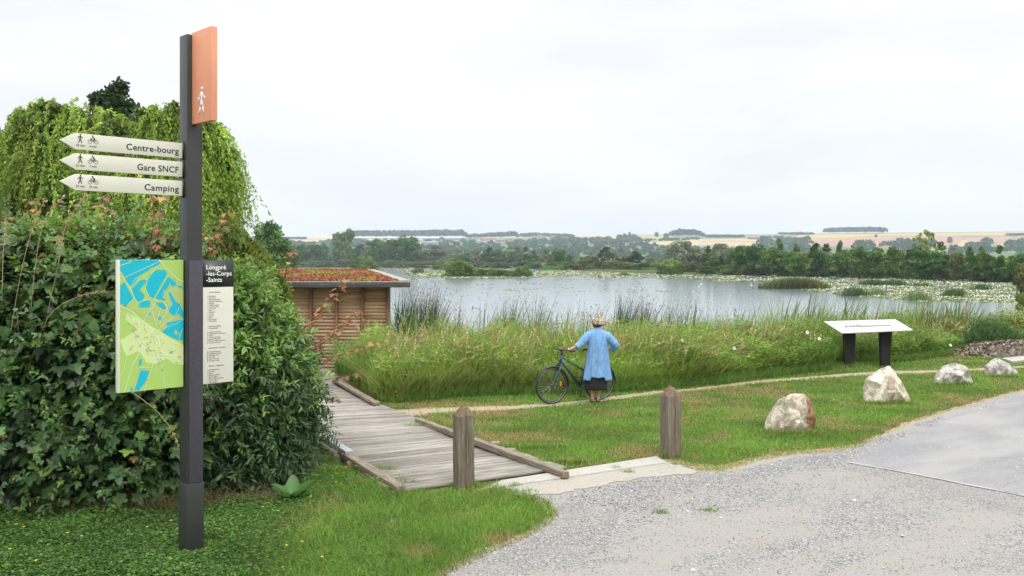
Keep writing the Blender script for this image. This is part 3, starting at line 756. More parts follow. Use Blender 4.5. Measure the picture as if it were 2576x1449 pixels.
# ------------------------------------------------------------ islet
isl = MB()
pp_ = []
for k in range(24):
    a = 2*math.pi*k/24; pp_.append((3.0*math.cos(a)*(1+.15*math.sin(3*a)), 1.6*math.sin(a), 0))
ix, iy = G(1232, 696, WZ)
isl.add([(p_[0]*3.3, p_[1]*2, -.3) for p_ in pp_] + [(p_[0]*2.9, p_[1]*1.6, .25) for p_ in pp_], [tuple(range(24,48))] + [(i,(i+1)%24,24+(i+1)%24,24+i) for i in range(24)])
io = isl.build("islet", M_LAND, tint=False); io.location = (ix, iy, WZ)
a_ = io.data.color_attributes.new("tint", 'FLOAT_COLOR', 'POINT')
for d_ in a_.data: d_.color = (.07,.10,.03,1)
io['kind'] = 'structure'
ISB = [(1153,654,58,'bl',"tall bright bush at the left end of the islet"),(1138,668,30,'bl',"low bush at the islet's leftmost tip"),(1172,664,36,'rm',"dark rounded bush in the tall part of the islet"),
       (1190,673,34,'bl',"low bush next to the tall left end of the islet"),(1212,678,34,'rm',"flat dark bush in the low middle of the islet"),(1238,676,34,'bl',"pale mound of bush in the middle of the islet"),
       (1264,679,34,'rm',"flat dark bush right of the islet's middle"),(1286,681,26,'bl',"lowest bush before the islet's right tip"),(1314,669,32,'bl',"round bright bush at the islet's right tip"),(1331,681,14,'bl',"tiny bush past the islet's right tip")]
for i, (px, ty, wd, kd, lb) in enumerate(ISB):
    D = iy + random.uniform(-1.2, .8); place_tree("bush", kd, i, (px-CX)*D/F, D, WZ+.15, wd*D/F*1.1, (696-ty)*D/F, lb, "bush", "bushes on the islet")

# ------------------------------------------------------------ far woods on the hill
def wood_soup(pts, hts, wid, cols, nq=46, qs=.33):
    S = Soup()
    for (x, y, z), h, w in zip(pts, hts, wid):
        d = rdir(nq); d[:,2] = np.abs(d[:,2])*1.0 - .35
        rad = 1 - .3*rng.random(nq)
        C = np.array([x, y, z + h*.5]) + d*np.array([w*.5, w*.5, h*.52])*rad[:,None]
        c = tints(nq, cols, .12)*rng.choice([.8, .95, 1.1, 1.3])
        S.add(scatter(T_quad(.6), C, rdir(nq), d + rng.normal(0,.35,(nq,3)), rng.uniform(.7,1.3,nq)*w*qs), c)
    return S
FARC = [(.042,.088,.030),(.06,.11,.036),(.03,.068,.028)]
def skyline_wood(label, x0, x1, base, hpx, rows=3, step=5, prof=None):
    pts, hts, wid = [], [], []
    for r in range(rows):
        px = x0 + random.uniform(0, step)
        while px < x1:
            x, y, z = hill_point(px, base + .8 - r*.9); hh = hpx*(prof(px) if prof else 1)*random.uniform(.82, 1.05)
            pts.append((x, y + r*12, z)); hts.append(hh*y/F); wid.append(step*2.1*y/F*random.uniform(.8,1.3)); px += step*random.uniform(.8, 1.25)
    o = obj_me("far_wood", wood_soup(pts, hts, wid, FARC, 60).mesh("far_wood", M_FAR)); return tagp(o, label, "wood", kind="stuff")
skyline_wood("long straight-edged wood on the left hilltop", 876, 1172, 599.5, 25, 4, 5, lambda p: np.interp(p, [876,884,1160,1172], [.7,.95,1.05,.75]))
skyline_wood("lower wood on the hilltop right of the long one", 1178, 1302, 599, 20, 3, 5, lambda p: np.interp(p, [1178,1190,1205,1215,1270,1295,1302], [.5,.7,.55,.75,.95,1.1,.5]))
skyline_wood("thin broken wood on the hilltop beyond the farmhouses", 1308, 1440, 597, 13, 2, 6, lambda p: np.interp(p, [1308,1340,1380,1440], [1,1.1,.9,.7]))
skyline_wood("round dense grove on the hilltop in the middle", 1692, 1771, 598, 25, 4, 4.5, lambda p: np.interp(p, [1692,1700,1715,1755,1771], [.75,.95,1.02,1,.7]))
skyline_wood("low hedge-like wood right of the round grove", 1776, 1870, 598, 9, 2, 4.5)
skyline_wood("flat strip of trees on the skyline", 1962, 2046, 590, 6.5, 2, 4)
skyline_wood("long flat-topped grove on the right skyline", 2082, 2230, 588, 19, 4, 4.5, lambda p: np.interp(p, [2082,2090,2170,2222,2230], [.8,.95,1.05,1.08,.8]))
skyline_wood("dark hedge strip at the far right below the skyline", 2540, 2620, 592, 6, 2, 5)
skyline_wood("low wood on the skyline at the far left behind the poplar", 700, 768, 601, 5, 2, 5)
# hillside woods
def hillside_wood(label, poly, n, hpx=10, cols=FARC):
    q_ = sample_poly(poly, n); pts, hts, wid = [], [], []
    for px, py in q_:
        x, y, z = hill_point(px, py); s_ = random.uniform(.7, 1.3); pts.append((x, y, z-1)); hts.append(hpx*s_*y/F); wid.append(hpx*s_*1.3*y/F)
    o = obj_me("far_wood", wood_soup(pts, hts, wid, cols, 44).mesh("far_wood", M_FAR)); return tagp(o, label, "wood", kind="stuff")
hillside_wood("hazy wood covering the lower valley side", [(560,620),(760,612),(900,610),(1000,612),(1100,618),(1250,616),(1330,612),(1400,608),(1480,611),(1560,612),(1640,621),(1760,626),(1830,632),(1880,628),(1900,620),(1960,612),(2040,622),(2100,634),(2300,646),(2650,650),(2650,657),(560,657)], 1500, 11)
hillside_wood("hazy trees around the village on the left slope", [(900,606),(1180,604),(1440,603),(1480,608),(1300,614),(1100,616),(900,611)], 70, 8)
hillside_wood("scattered trees under the upper fields in the middle", [(1380,606),(1480,604),(1600,605),(1640,612),(1560,612),(1400,610)], 60, 11)
hillside_wood("cluster of trees beside the white cottage", [(1560,603),(1604,602),(1610,609),(1560,609)], 14, 14)
hillside_wood("trees right of the pink stubble field", [(1912,606),(1960,603),(2030,606),(2045,618),(2000,628),(1910,616)], 40, 13)
hillside_wood("round clump left of the plough land", [(2150,624),(2190,624),(2195,640),(2150,640)], 7, 22)
hillside_wood("clump behind the sparse yellow green tree", [(2225,618),(2300,614),(2355,612),(2360,634),(2225,640)], 26, 17)
hillside_wood("clump between the wheat field and the right wood", [(2400,628),(2440,634),(2440,645),(2395,645)], 9, 18)
hillside_wood("large round clump under the wheat on the right", [(2440,622),(2508,612),(2512,640),(2440,642)], 18, 18)
hillside_wood("big clump of trees at the right edge of the hillside", [(2540,618),(2640,612),(2640,646),(2530,646)], 22, 20)
hillside_wood("dark hedgerow beneath the white cottage", [(1604,603.5),(1696,602.5),(1758,600.5),(1758,603),(1696,606),(1604,607)], 55, 6)
hillside_wood("hedgerow trees left of the farm buildings on the slope", [(1915,596),(2020,601),(2035,604),(1990,604),(1912,600)], 30, 6)
# single trees on the hill
for (px, by, h, w, lb) in [(1583,592.5,10,8,"lone small tree on the bare skyline"),(1651,596,13,13,"lone spreading tree below the skyline left of the grove"),(1571,601,15,14,"tree at the left of the two field trees"),
        (1675,600,14,17,"dark tree on the fields left of the round grove"),(2203,597,8,8,"single dark tree on the field edge under the right grove"),(2388,612,17,16,"round dark tree on the plough land"),(1555,602,13,14,"isolated tree at the right end of the middle wheat")]:
    x, y, z = hill_point(px, by); place_tree("field_tree", 'rd', 0, x, y, z-.3, w*y/F, h*y/F, lb, "tree", "single trees on the hillside")
# ------------------------------------------------------------ houses on the hill
M_WALLW = plain("render_wall", (.62,.60,.56), .8, noise=.08, nscale=.3); M_ROOFR = plain("tile_roof", (.42,.20,.13), .8, noise=.2, nscale=.6); M_ROOFG = plain("slate_roof", (.22,.24,.28), .6, noise=.15, nscale=.6)
M_WALLB = plain("brick_wall", (.42,.30,.24), .85, noise=.15, nscale=.5); M_GLASSD = plain("dark_window", (.05,.06,.07), .2)
M_WALLP = plain("stone_wall", (.50,.47,.43), .85, noise=.1, nscale=.4)
def house(name, px, by, wpx, hpx, rpx, wall, roof, label, nwin=3, depth=.5, turn=0.0, group="houses on the far hillside"):
    x, y, z = hill_point(px, by); s = y/F; w, h, rh = wpx*s, hpx*s, rpx*s; d = w*depth
    r = empty(name, (x, y, z), turn, label, "house", group)
    MB().prism([(-w/2,-d/2),(w/2,-d/2),(w/2,d/2),(-w/2,d/2)], -3, h).build("wall", wall, r)
    o_ = .06*w
    MB().add([(-w/2-o_,-d/2-o_,h),(w/2+o_,-d/2-o_,h),(w/2+o_,d/2+o_,h),(-w/2-o_,d/2+o_,h),(-w/2-o_,0,h+rh),(w/2+o_,0,h+rh)], [(0,1,5,4),(2,3,4,5),(0,4,3),(1,2,5),(0,3,2,1)]).build("roof", roof, r)
    MB().box(w*.25, w*.25+.9, -.4, .4, h+rh*.5, h+rh+1.0).build("chimney", M_WALLB, r)
    for k in range(nwin):
        xx = (-.5 + (k+.5)/nwin)*w*.9; MB().box(xx-.05*w, xx+.05*w, -d/2-.08, -d/2+.02, h*.3, h*.72).build("window", M_GLASSD, r)
    return r
house("village_house", 1218, 609, 20, 7, 5, M_WALLP, M_ROOFR, "red roofed house left in the village below the wood", 3, .6, .3)
house("village_house", 1238, 608, 14, 6, 5, M_WALLW, M_ROOFR, "white gabled red roofed house right in the village", 2, .8, -.4)
house("village_house", 1206, 606, 8, 6, 4, M_WALLW, M_ROOFG, "small white house with grey roof at the village's left", 1, .8, .2)
house("long_barn", 1258, 610, 26, 5, 3, M_WALLP, M_ROOFR, "long low stone barn right of the village houses", 4, .3)
house("village_house", 1161, 618, 15, 3, 3.5, M_WALLW, M_ROOFR, "low orange roofed house alone left of the village", 2, .6)
house("village_house", 1391, 600, 12, 3.5, 3.5, M_WALLW, M_ROOFR, "orange roofed house high on the slope left of the middle", 2, .6)
house("farmhouse", 1362, 598, 22, 3.5, 3, M_WALLB, M_ROOFR, "brick farmhouse below the thin hilltop wood", 3, .4)
house("white_cottage", 1628, 605, 13, 3.5, 3.2, M_WALLW, M_ROOFG, "white cottage with grey roof below the bare skyline", 3, .5)
house("farmhouse", 1896, 602, 26, 3.6, 4, M_WALLB, M_ROOFR, "long pinkish farmhouse above the stubble field", 4, .4)
house("farmhouse", 1790, 597, 14, 3.5, 3.5, M_WALLB, M_ROOFR, "small brick farmhouse right of the round grove", 2, .5)
house("village_house", 796, 619, 8, 3, 3, M_WALLW, M_ROOFR, "small red roofed house far left between the trees", 1, .7)
house("long_shed", 1112, 602.5, 96, 2.2, 1.4, M_WALLP, plain("sheet_roof", (.45,.47,.50), .4), "very long low grey-roofed shed under the long wood", 6, .12)
house("long_shed", 1285, 605, 34, 2.5, 1.8, M_WALLP, M_ROOFG, "grey barn right of the village on the slope", 3, .3)
# church-like building: nave, roof, spire
x, y, z = hill_point(1078, 625); s = y/F
r = empty("church", (x, y, z), 0, "pale church-like building with long grey roof and spire", "church")
MB().prism([(-18*s,-7*s),(24*s,-7*s),(24*s,7*s),(-18*s,7*s)], -4, 11*s).build("wall", M_WALLW, r)
MB().add([(-19*s,-8*s,11*s),(25*s,-8*s,11*s),(25*s,8*s,11*s),(-19*s,8*s,11*s),(-19*s,0,18*s),(25*s,0,18*s)], [(0,1,5,4),(2,3,4,5),(0,4,3),(1,2,5),(0,3,2,1)]).build("roof", M_ROOFG, r)
MB().prism([(-22*s,-3*s),(-16*s,-3*s),(-16*s,3*s),(-22*s,3*s)], -4, 17*s).build("tower", M_WALLW, r)
MB().add([(-22*s,-3*s,17*s),(-16*s,-3*s,17*s),(-16*s,3*s,17*s),(-22*s,3*s,17*s),(-19*s,0,27*s)], [(0,1,4),(1,2,4),(2,3,4),(3,0,4),(0,3,2,1)]).build("spire", M_WALLP, r)
for k in range(7): MB().box((-12+k*5)*s, (-10.2+k*5)*s, -7*s-.1, -7*s+.05, 3*s, 8*s).build("window", M_GLASSD, r)
# ------------------------------------------------------------ waymarking totem
PSI = math.radians(45.5)
M_PMETAL = plain("anthracite_paint", (.032,.034,.034), .36, noise=.12, nscale=6, bump=.08, bscale=400)
M_PLATE = plain("brushed_plate", (.052,.048,.066), .38, noise=.22, nscale=60, bump=.1, bscale=500)
M_CREAM = plain("cream_panel", (.66,.65,.57), .45, noise=.03, nscale=5)
M_INK = plain("dark_ink", (.018,.017,.018), .5)
M_WHITEP = plain("white_print", (.82,.82,.80), .5)
M_ORANGE = plain("orange_panel", (.74,.30,.175), .5, noise=.05, nscale=4)
def textmesh(body, size, width=None, align='LEFT', space=1.0, bold=0.0, ext=.0012):
    cu = bpy.data.curves.new("lettering", 'FONT'); cu.body = body; cu.size = size; cu.align_x = align; cu.space_character = space
    cu.offset = bold; cu.extrude = ext; cu.resolution_u = 3
    tmp = bpy.data.objects.new("tmp_text", cu); COL.objects.link(tmp)
    bpy.context.view_layer.update()
    dg = bpy.context.evaluated_depsgraph_get(); me = bpy.data.meshes.new_from_object(tmp.evaluated_get(dg))
    bpy.data.objects.remove(tmp); bpy.data.curves.remove(cu)
    co = np.empty(len(me.vertices)*3, np.float32); me.vertices.foreach_get("co", co); co = co.reshape(-1,3)
    w = co[:,0].max()-co[:,0].min() if len(co) else 1
    if width:
        f_ = width/w; co *= np.array([f_, f_, 1]); me.vertices.foreach_set("co", co.ravel()); me.update()
    return me, co
def put_text(name, body, size, pos, mat, parent, width=None, align='LEFT', axis='front', space=1.0, bold=0.0):
    """lettering standing in the x-z plane of its panel, facing -y (front) or -x (side)"""
    me, _ = textmesh(body, size, width, align, space, bold); me.materials.clear(); me.materials.append(mat)
    o = obj_me(name, me, parent); o.location = pos; o.rotation_euler = (math.pi/2, 0, 0 if axis == 'front' else -math.pi/2); return o

sx, sy = -2.90, 8.37
tot = empty("signpost", (sx, sy, 0), PSI, "tall dark waymarking post with three arrow signs, a map panel and an orange walker panel", "signpost")
h_ = .0725
MB().box(-h_, h_, -h_, h_, -.1, 4.64).build("post", M_PMETAL, tot, bevel=.004)
MB().box(-h_+.014, h_+.003, -h_-.008, -h_-.0005, .62, 2.615).build("cover_plate", M_PLATE, tot, bevel=.002)
MB().box(-h_-.008, h_+.010, -h_-.012, h_+.008, -.1, .615).build("base_sleeve", M_PMETAL, tot, bevel=.003)
# pictograms (x-z outlines, unit height 1)
def stroke(mb, pts, w, y0=0, y1=-.0015, s=1, ox=0, oz=0):
    pts = [Vector((p_[0]*s+ox, 0, p_[1]*s+oz)) for p_ in pts]; w = w*s
    for a_, b_ in zip(pts[:-1], pts[1:]):
        d_ = (b_-a_).normalized(); n_ = Vector((-d_.z, 0, d_.x))*w/2; e = d_*w*.3
        q_ = [a_-n_-e, b_-n_+e, b_+n_+e, a_+n_-e]
        mb.add([(v.x, y0, v.z) for v in q_] + [(v.x, y1, v.z) for v in q_], [(0,1,2,3),(4,5,6,7),(0,1,5,4),(1,2,6,5),(2,3,7,6),(3,0,4,7)])
def walker(mb, s, ox, oz, y=0, mir=1):
    mb.disc((ox+.02*mir*s, y-.0008, oz+.92*s), .075*s, .0016, 14)
    f = lambda pts: [(mir*a_, b_) for a_, b_ in pts]
    stroke(mb, f([(0,.76),(-.02,.45)]), .14, y, y-.0015, s, ox, oz)
    stroke(mb, f([(0,.78),(-.19,.64),(-.24,.46)]), .07, y, y-.0017, s, ox, oz)
    stroke(mb, f([(.02,.78),(.14,.62),(.27,.55)]), .07, y, y-.0019, s, ox, oz)
    stroke(mb, f([(-.02,.47),(-.09,.25),(-.19,.0)]), .09, y, y-.0021, s, ox, oz)
    stroke(mb, f([(-.01,.47),(.08,.26),(.15,.0)]), .09, y, y-.0023, s, ox, oz)
def cyclist(mb, s, ox, oz, y=0):
    mb.ring((ox-.38*s, y-.0008, oz+.24*s), .21*s, .022*s, n=22, k=4); mb.ring((ox+.38*s, y-.0008, oz+.24*s), .21*s, .022*s, n=22, k=4)
    mb.disc((ox-.08*s, y-.0008, oz+.93*s), .075*s, .0016, 12)
    stroke(mb, [(-.02,.80),(.2,.56)], .13, y, y-.0015, s, ox, oz)
    stroke(mb, [(-.04,.78),(-.18,.62),(-.32,.62)], .05, y, y-.0017, s, ox, oz)
    stroke(mb, [(.2,.52),(-.02,.42),(.04,.2)], .07, y, y-.0019, s, ox, oz)
    stroke(mb, [(-.38,.24),(-.28,.52),(.2,.5),(.04,.24),(-.28,.5)], .028, y, y-.0021, s, ox, oz)
    stroke(mb, [(.2,.5),(.38,.24)], .028, y, y-.0023, s, ox, oz)
for (zc, word, wd, wk, cy_) in [(3.60,"Centre-bourg",.47,"18 min","6 min"),(3.433,"Gare SNCF",.372,"22 min","7 min"),(3.262,"Camping",.312,"24 min","10 min")]:
    hh = .0675; x0, x1 = -1.135, -.083
    pan = MB().add([(x0,-.011,zc),(x0+.125,-.011,zc-hh),(x1,-.011,zc-hh),(x1,-.011,zc+hh),(x0+.125,-.011,zc+hh),
                    (x0,.011,zc),(x0+.125,.011,zc-hh),(x1,.011,zc-hh),(x1,.011,zc+hh),(x0+.125,.011,zc+hh)],
                   [(0,1,2,3,4),(9,8,7,6,5),(0,5,6,1),(1,6,7,2),(2,7,8,3),(3,8,9,4),(4,9,5,0)]).build("arrow_panel", M_CREAM, tot, bevel=.0015)
    put_text("lettering", word, .085, (x1-.038, -.0115, zc-.033), M_INK, pan, None, 'RIGHT', space=1.06, bold=.0012)
    lt = pan.children[-1]; w_now = lt.dimensions.x
    bpy.context.view_layer.update(); w_now = lt.dimensions.x
    lt.scale = (wd/w_now, .90, 1)
    ic = MB(); walker(ic, .072, -.972, zc-.008, -.0112); ic.build("walker_pictogram", M_INK, pan)
    ic = MB(); cyclist(ic, .070, -.868, zc-.010, -.0112); ic.build("cyclist_pictogram", M_INK, pan)
    put_text("walking_time", wk, .026, (-.972, -.0115, zc-.040), M_INK, pan, None, 'CENTER')
    put_text("cycling_time", cy_, .026, (-.868, -.0115, zc-.040), M_INK, pan, None, 'CENTER')
    MB().box(-.088, -h_-.0005, -.018, .018, zc-hh-.012, zc+hh+.012).build("bracket", M_PMETAL, tot)
# orange panel at right angles to the post face
op = MB().box(-.028, .028, -h_-.36, -h_-.001, 3.835, 4.655).build("pictogram_panel", M_ORANGE, tot, bevel=.003)
wk = MB(); walker(wk, .235, 0, 0, 0, 1); wo = wk.build("walker_pictogram", M_WHITEP, op)
wo.location = (-.0285, -h_-.185, 3.915); wo.rotation_euler = (0, 0, -math.pi/2)
# map panel
MZ0, MZ1, MX0, MX1, MT = 1.487, 2.622, -.668, -.083, .022
mp_o = MB().box(MX0, MX1, -MT, MT, MZ0, MZ1).build("map_panel", M_CREAM, tot, bevel=.0015)
def mq(cx, cy):     # coordinates measured on an enlarged view of the map: 148..775 across, sheet corrected for slant
    u = (cx-148)/627; top = 137 + 4*u; bot = 1396 - 50*u
    return (MX0 + .018 + (MX1-MX0-.018)*u, MZ1 - (MZ1-MZ0)*(cy-top)/(bot-top))
def flat_poly(name, polys, y, mat, parent, th=.0006):
    me = bpy.data.meshes.new(name); bm = bmesh.new()
    for ip, pts in enumerate(polys):
        f = bm.faces.new([bm.verts.new((x_, y-ip*.00002, z_)) for x_, z_ in pts])
    bm.normal_update(); bmesh.ops.triangulate(bm, faces=bm.faces[:]); bm.normal_update()
    for f in bm.faces:
        if f.normal.y > 0: f.normal_flip()
    bm.to_mesh(me); bm.free(); me.materials.append(mat); return obj_me(name, me, parent)
def road_polys(lines):
    out_ = []
    for w, pts in lines:
        P_ = [Vector(mq(*p_)) for p_ in pts]
        for a_, b_ in zip(P_[:-1], P_[1:]):
            d_ = (b_-a_).normalized(); n_ = Vector((-d_.y, d_.x))*w/2; e = d_*w*.35
            out_.append([tuple(a_-n_-e), tuple(b_-n_+e), tuple(b_+n_+e), tuple(a_+n_-e)])
    return out_
M_MG = plain("map_green", (.36,.55,.13), .5); M_ML = plain("map_pale_green", (.56,.68,.30), .5); M_MO = plain("map_marsh_green", (.39,.50,.17), .5)
M_MB = plain("map_blue", (.0,.43,.56), .5); M_MW = plain("map_road_white", (.74,.77,.62), .5); M_MGY = plain("map_building_grey", (.33,.32,.36), .5); M_MBR = plain("map_marker_brown", (.35,.07,.04), .5)
yf = -MT
clampb = lambda pts: [(min(max(x_, MX0+.018), MX1-.0008), min(max(z_, MZ0+.0008), MZ1-.0008)) for x_, z_ in pts]
flat_poly("map_land", [clampb([(MX0+.018,MZ0),(MX1,MZ0),(MX1,MZ1),(MX0+.018,MZ1)])], yf-.0006, M_MG, mp_o)
flat_poly("map_village", [[mq(*p_) for p_ in P_] for P_ in [
    [(215,640),(330,690),(450,770),(560,830),(640,880),(775,950),(775,1140),(680,1130),(600,1075),(500,1130),(400,1110),(330,1000),(210,1050),(190,1010),(150,900),(260,830),(320,800),(200,700)]]], yf-.0012, M_ML, mp_o)
for P_ in [[(150,560),(240,575),(310,590),(440,540),(600,560),(640,640),(775,700),(775,760),(700,790),(560,800),(480,720),(400,690),(320,640),(230,590)],
    [(545,430),(600,330),(700,330),(775,370),(775,700),(660,640),(600,560)], [(240,1388),(260,1330),(340,1160),(445,1180),(420,1290),(360,1380)]]:
    flat_poly("map_marsh", [[mq(*p_) for p_ in P_]], yf-.0015-.0001*len(P_)*.1, M_MO, mp_o)
LAKES = [
 [(150,140),(235,138),(240,160),(150,190)],[(262,138),(530,140),(545,180),(200,305),(150,240),(150,200),(250,165)],
 [(200,310),(460,200),(430,235),(330,290),(260,400),(200,330)],[(150,380),(190,345),(280,510),(205,575),(150,550)],
 [(262,412),(340,332),(398,325),(385,362),(335,425),(385,470),(372,510),(322,540),(292,500)],
 [(325,590),(345,530),(420,515),(445,545),(430,590),(370,590)],
 [(440,270),(505,235),(585,235),(610,270),(520,420),(470,510),(430,480),(395,420),(390,350)],
 [(610,300),(640,310),(700,360),(690,395),(630,380),(600,420),(560,500),(600,520),(570,530),(490,500),(550,400)],
 [(490,545),(560,545),(600,590),(590,615),(550,600),(520,580)],[(620,460),(640,440),(660,480),(700,540),(740,560),(775,640),(775,700),(720,650),(690,680),(630,640),(620,590),(660,560)],
 [(690,380),(760,390),(775,420),(720,400)],[(650,730),(775,700),(775,910),(690,890),(600,850),(555,820),(620,770),(605,735)],
 [(510,680),(540,675),(555,700),(520,715)],[(410,650),(450,640),(440,665)],[(335,1080),(360,1080),(350,1140),(325,1135)],[(345,1180),(435,1195),(390,1300),(330,1375),(285,1370),(320,1270)],[(250,1350),(270,1345),(265,1388),(248,1388)],
 [(690,590),(740,600),(730,640),(700,630)],[(600,735),(640,760),(610,775)]]
for ip, P_ in enumerate(LAKES): flat_poly("map_lake", [clampb([mq(*p_) for p_ in P_])], yf-.0019-ip*.00002, M_MB, mp_o)
ISL = [[(610,420),(640,350),(645,390),(590,430),(545,480),(575,430)],[(690,800),(720,830),(700,855),(680,840)],[(730,820),(740,850),(725,880)]]
for P_ in ISL: flat_poly("map_island", [[mq(*p_) for p_ in P_]], yf-.0024, M_MO, mp_o)
ROADS = [(.0055,[(150,570),(240,610),(330,690),(440,780),(500,850),(525,900),(535,980),(580,1035),(775,1078)]),(.0045,[(525,140),(600,215),(700,310),(775,350)]),
 (.0035,[(560,160),(480,230),(410,330),(390,410),(430,490),(490,525),(570,530),(610,590),(600,640)]),(.003,[(245,410),(290,320),(350,285),(410,330)]),(.0035,[(150,250),(240,400),(310,545),(440,510)]),
 (.003,[(205,580),(285,500)]),(.003,[(490,535),(470,580),(420,640),(385,700),(360,750)]),(.003,[(150,190),(235,165)]),(.003,[(200,300),(545,150)]),
 (.0045,[(330,700),(340,770),(320,860),(330,930),(400,990),(460,1030),(530,1080),(600,1040)]),(.004,[(320,890),(370,890),(440,820)]),(.004,[(340,930),(360,950),(310,1060),(260,1150),(230,1250),(190,1390)]),
 (.0035,[(440,800),(480,860),(500,940),(520,1020),(510,1070),(470,1110)]),(.003,[(400,985),(500,995),(640,965),(720,990)]),(.003,[(530,1080),(560,1130),(555,1220),(600,1355)]),(.003,[(470,1110),(440,1200),(420,1280),(380,1380)]),
 (.0025,[(345,1160),(460,1160),(550,1220)]),(.0025,[(460,630),(490,740),(510,770)]),(.0025,[(540,600),(500,750)]),(.0025,[(660,555),(600,650),(510,760)]),(.0025,[(730,590),(680,690),(560,750),(500,850)]),
 (.0025,[(775,700),(700,745),(600,780),(520,830)]),(.0025,[(150,1005),(230,960),(320,900)]),(.0025,[(240,850),(310,900)]),(.0025,[(210,1060),(180,1180),(155,1230)]),(.0025,[(770,790),(740,850),(730,940)]),(.0025,[(610,300),(480,505)]),
 (.003,[(530,880),(620,900),(700,940),(775,970)]),(.0025,[(600,900),(580,970)]),(.0025,[(640,910),(615,970)]),(.003,[(370,890),(375,930),(420,960)]),(.0025,[(150,620),(210,670),(330,740)])]
flat_poly("map_roads", road_polys(ROADS), yf-.0027, M_MW, mp_o)
bl_ = []
rb = random.Random(5)
for (bx, by_) in [(175,1030),(625,1000),(640,1020),(655,1010),(450,905),(570,930),(250,980),(265,960),(385,1080),(410,1000),(690,1000),(655,1090),(675,1110),(700,1115),(725,1120),(610,1255),(390,790),(400,820),(510,760),(415,700),(745,1060),(480,1130),(560,1100)] + [(rb.uniform(230,560), 0) for _ in range(46)]:
    if by_ == 0: by_ = 640 + (bx-230)*.75 + rb.uniform(20, 330)*(.4+.6*(bx-230)/330)
    w_ = rb.uniform(5, 15) if by_ in (1000,1020,1010) else rb.uniform(3, 8)
    x_, z_ = mq(bx, by_); s_ = .001*w_; a0_ = rb.uniform(-.6,.6); c_, n_ = math.cos(a0_), math.sin(a0_)
    bl_.append([(x_+c_*s_-n_*s_*.5, z_+n_*s_+c_*s_*.5),(x_-c_*s_-n_*s_*.5, z_-n_*s_+c_*s_*.5),(x_-c_*s_+n_*s_*.5, z_-n_*s_-c_*s_*.5),(x_+c_*s_+n_*s_*.5, z_+n_*s_-c_*s_*.5)])
flat_poly("map_buildings", bl_, yf-.0070, M_MGY, mp_o)
mk_ = []
for (bx, by_) in [(187,568),(207,572),(680,328),(378,757),(282,832),(452,860),(505,840),(340,945),(350,930),(400,985),(415,975),(425,965),(430,985),(440,995),(445,1000),(410,1032),(575,1055),(555,1182),(415,1275),(720,1058),(735,1062),(480,815),(338,960)]:
    x_, z_ = mq(bx, by_); mk_.append([(x_+.0042*math.cos(a_), z_+.0042*math.sin(a_)) for a_ in np.linspace(0, 2*math.pi, 9)[:-1]])
flat_poly("map_markers", mk_, yf-.0090, M_MBR, mp_o)
# legend panel
LX0, LX1, LZ0, LZ1 = h_+.004, h_+.308, 1.497, 2.618
lg = MB().box(LX0, LX1, -.070, -.046, LZ0, LZ1).build("legend_panel", M_CREAM, tot, bevel=.0015)
MB().box(LX0-.0005, LX1+.0005, -.0712, -.045, 2.375, LZ1+.0008).build("legend_header", M_PMETAL, lg)
for k, tx in enumerate(["Longpré", "-les-Corps", "-Saints"]):
    put_text("place_name", tx, .057, (LX0+.032, -.0718, 2.536-k*.057), M_WHITEP, lg, None, space=1.04, bold=.0006)
LEG = [("VIE QUOTIDIENNE", "Bibliothèque|Espace jeune|Relais petite enfance|Camping la Haute Borne|Cimetière|Collège des cygnes|Complexe sportif|Aire de jeux|Écoles|Gare SNCF|Garderie|La poste|Mairie|Parc du Marais|Salle des fêtes", (.55,.5,.45)),
       ("POINTS D'INTÉRÊTS|TOURISTIQUES", "Cimetière britannique|Collégiale ND de l'Assomption|Crypte|La maison des Marais|Marais de l'Hopotiot|Véloroute Vallée de la Somme|Voie verte du littoral", (.65,.12,.10)),
       ("RESTAURATION - ÉPICERIE", "Boulangerie Bertrand|Boulangerie Bourgeois|Café l'Entre Nous|Café Tabac|Supérette Marché|Restauration rapide", (.22,.03,.05)),
       ("SERVICES - COMMERCES", "Antiquités brocante|Auto école|Banque|Agence immobilière|Espaces coiffure|Barbier coiffure esthétique|Salon de coiffure|Office notarial|Station service - Garagiste|Supermarché", (.75,.32,.22)),
       ("SANTÉ", "Cabinet médical|Cabinet infirmier|Infirmières ADMR|Kinésithérapeute|Pharmacie", (.10,.09,.13))]
M_TXT = plain("legend_ink", (.10,.09,.09), .6)
zz = 2.322; body_lines = []; dots = []
for head, items, dc in LEG:
    for hl in head.split("|"): body_lines.append((hl, zz, .0135)); zz -= .0175
    zz -= .016
    for it in items.split("|"):
        body_lines.append((it, zz, .0135)); dots.append((zz, dc)); zz -= .0163
    zz -= .032
VV = []; LL = []; SS = []; nv = 0
for tx, z_, s_ in body_lines:
    me, co = textmesh(tx, s_, None, 'LEFT', ext=0.0, bold=.0004)
    for p_ in me.polygons:
        SS.append(len(LL)); LL += [i + nv for i in p_.vertices]
    VV += [(LX0+.058+c_[0], -.0708, z_+c_[1]) for c_ in co]; nv += len(co); bpy.data.meshes.remove(me)
obj_me("legend_text", raw_mesh("legend_text", VV, LL, SS, M_TXT), lg)
for dc in [l_[2] for l_ in LEG]:
    m_ = MB()
    for z_, c_ in dots:
        if c_ == dc: m_.disc((LX0+.047, -.0706, z_+.005), .0048, .0012, 8)
    m_.build("legend_dots", plain("dot_ink", dc, .5), lg)

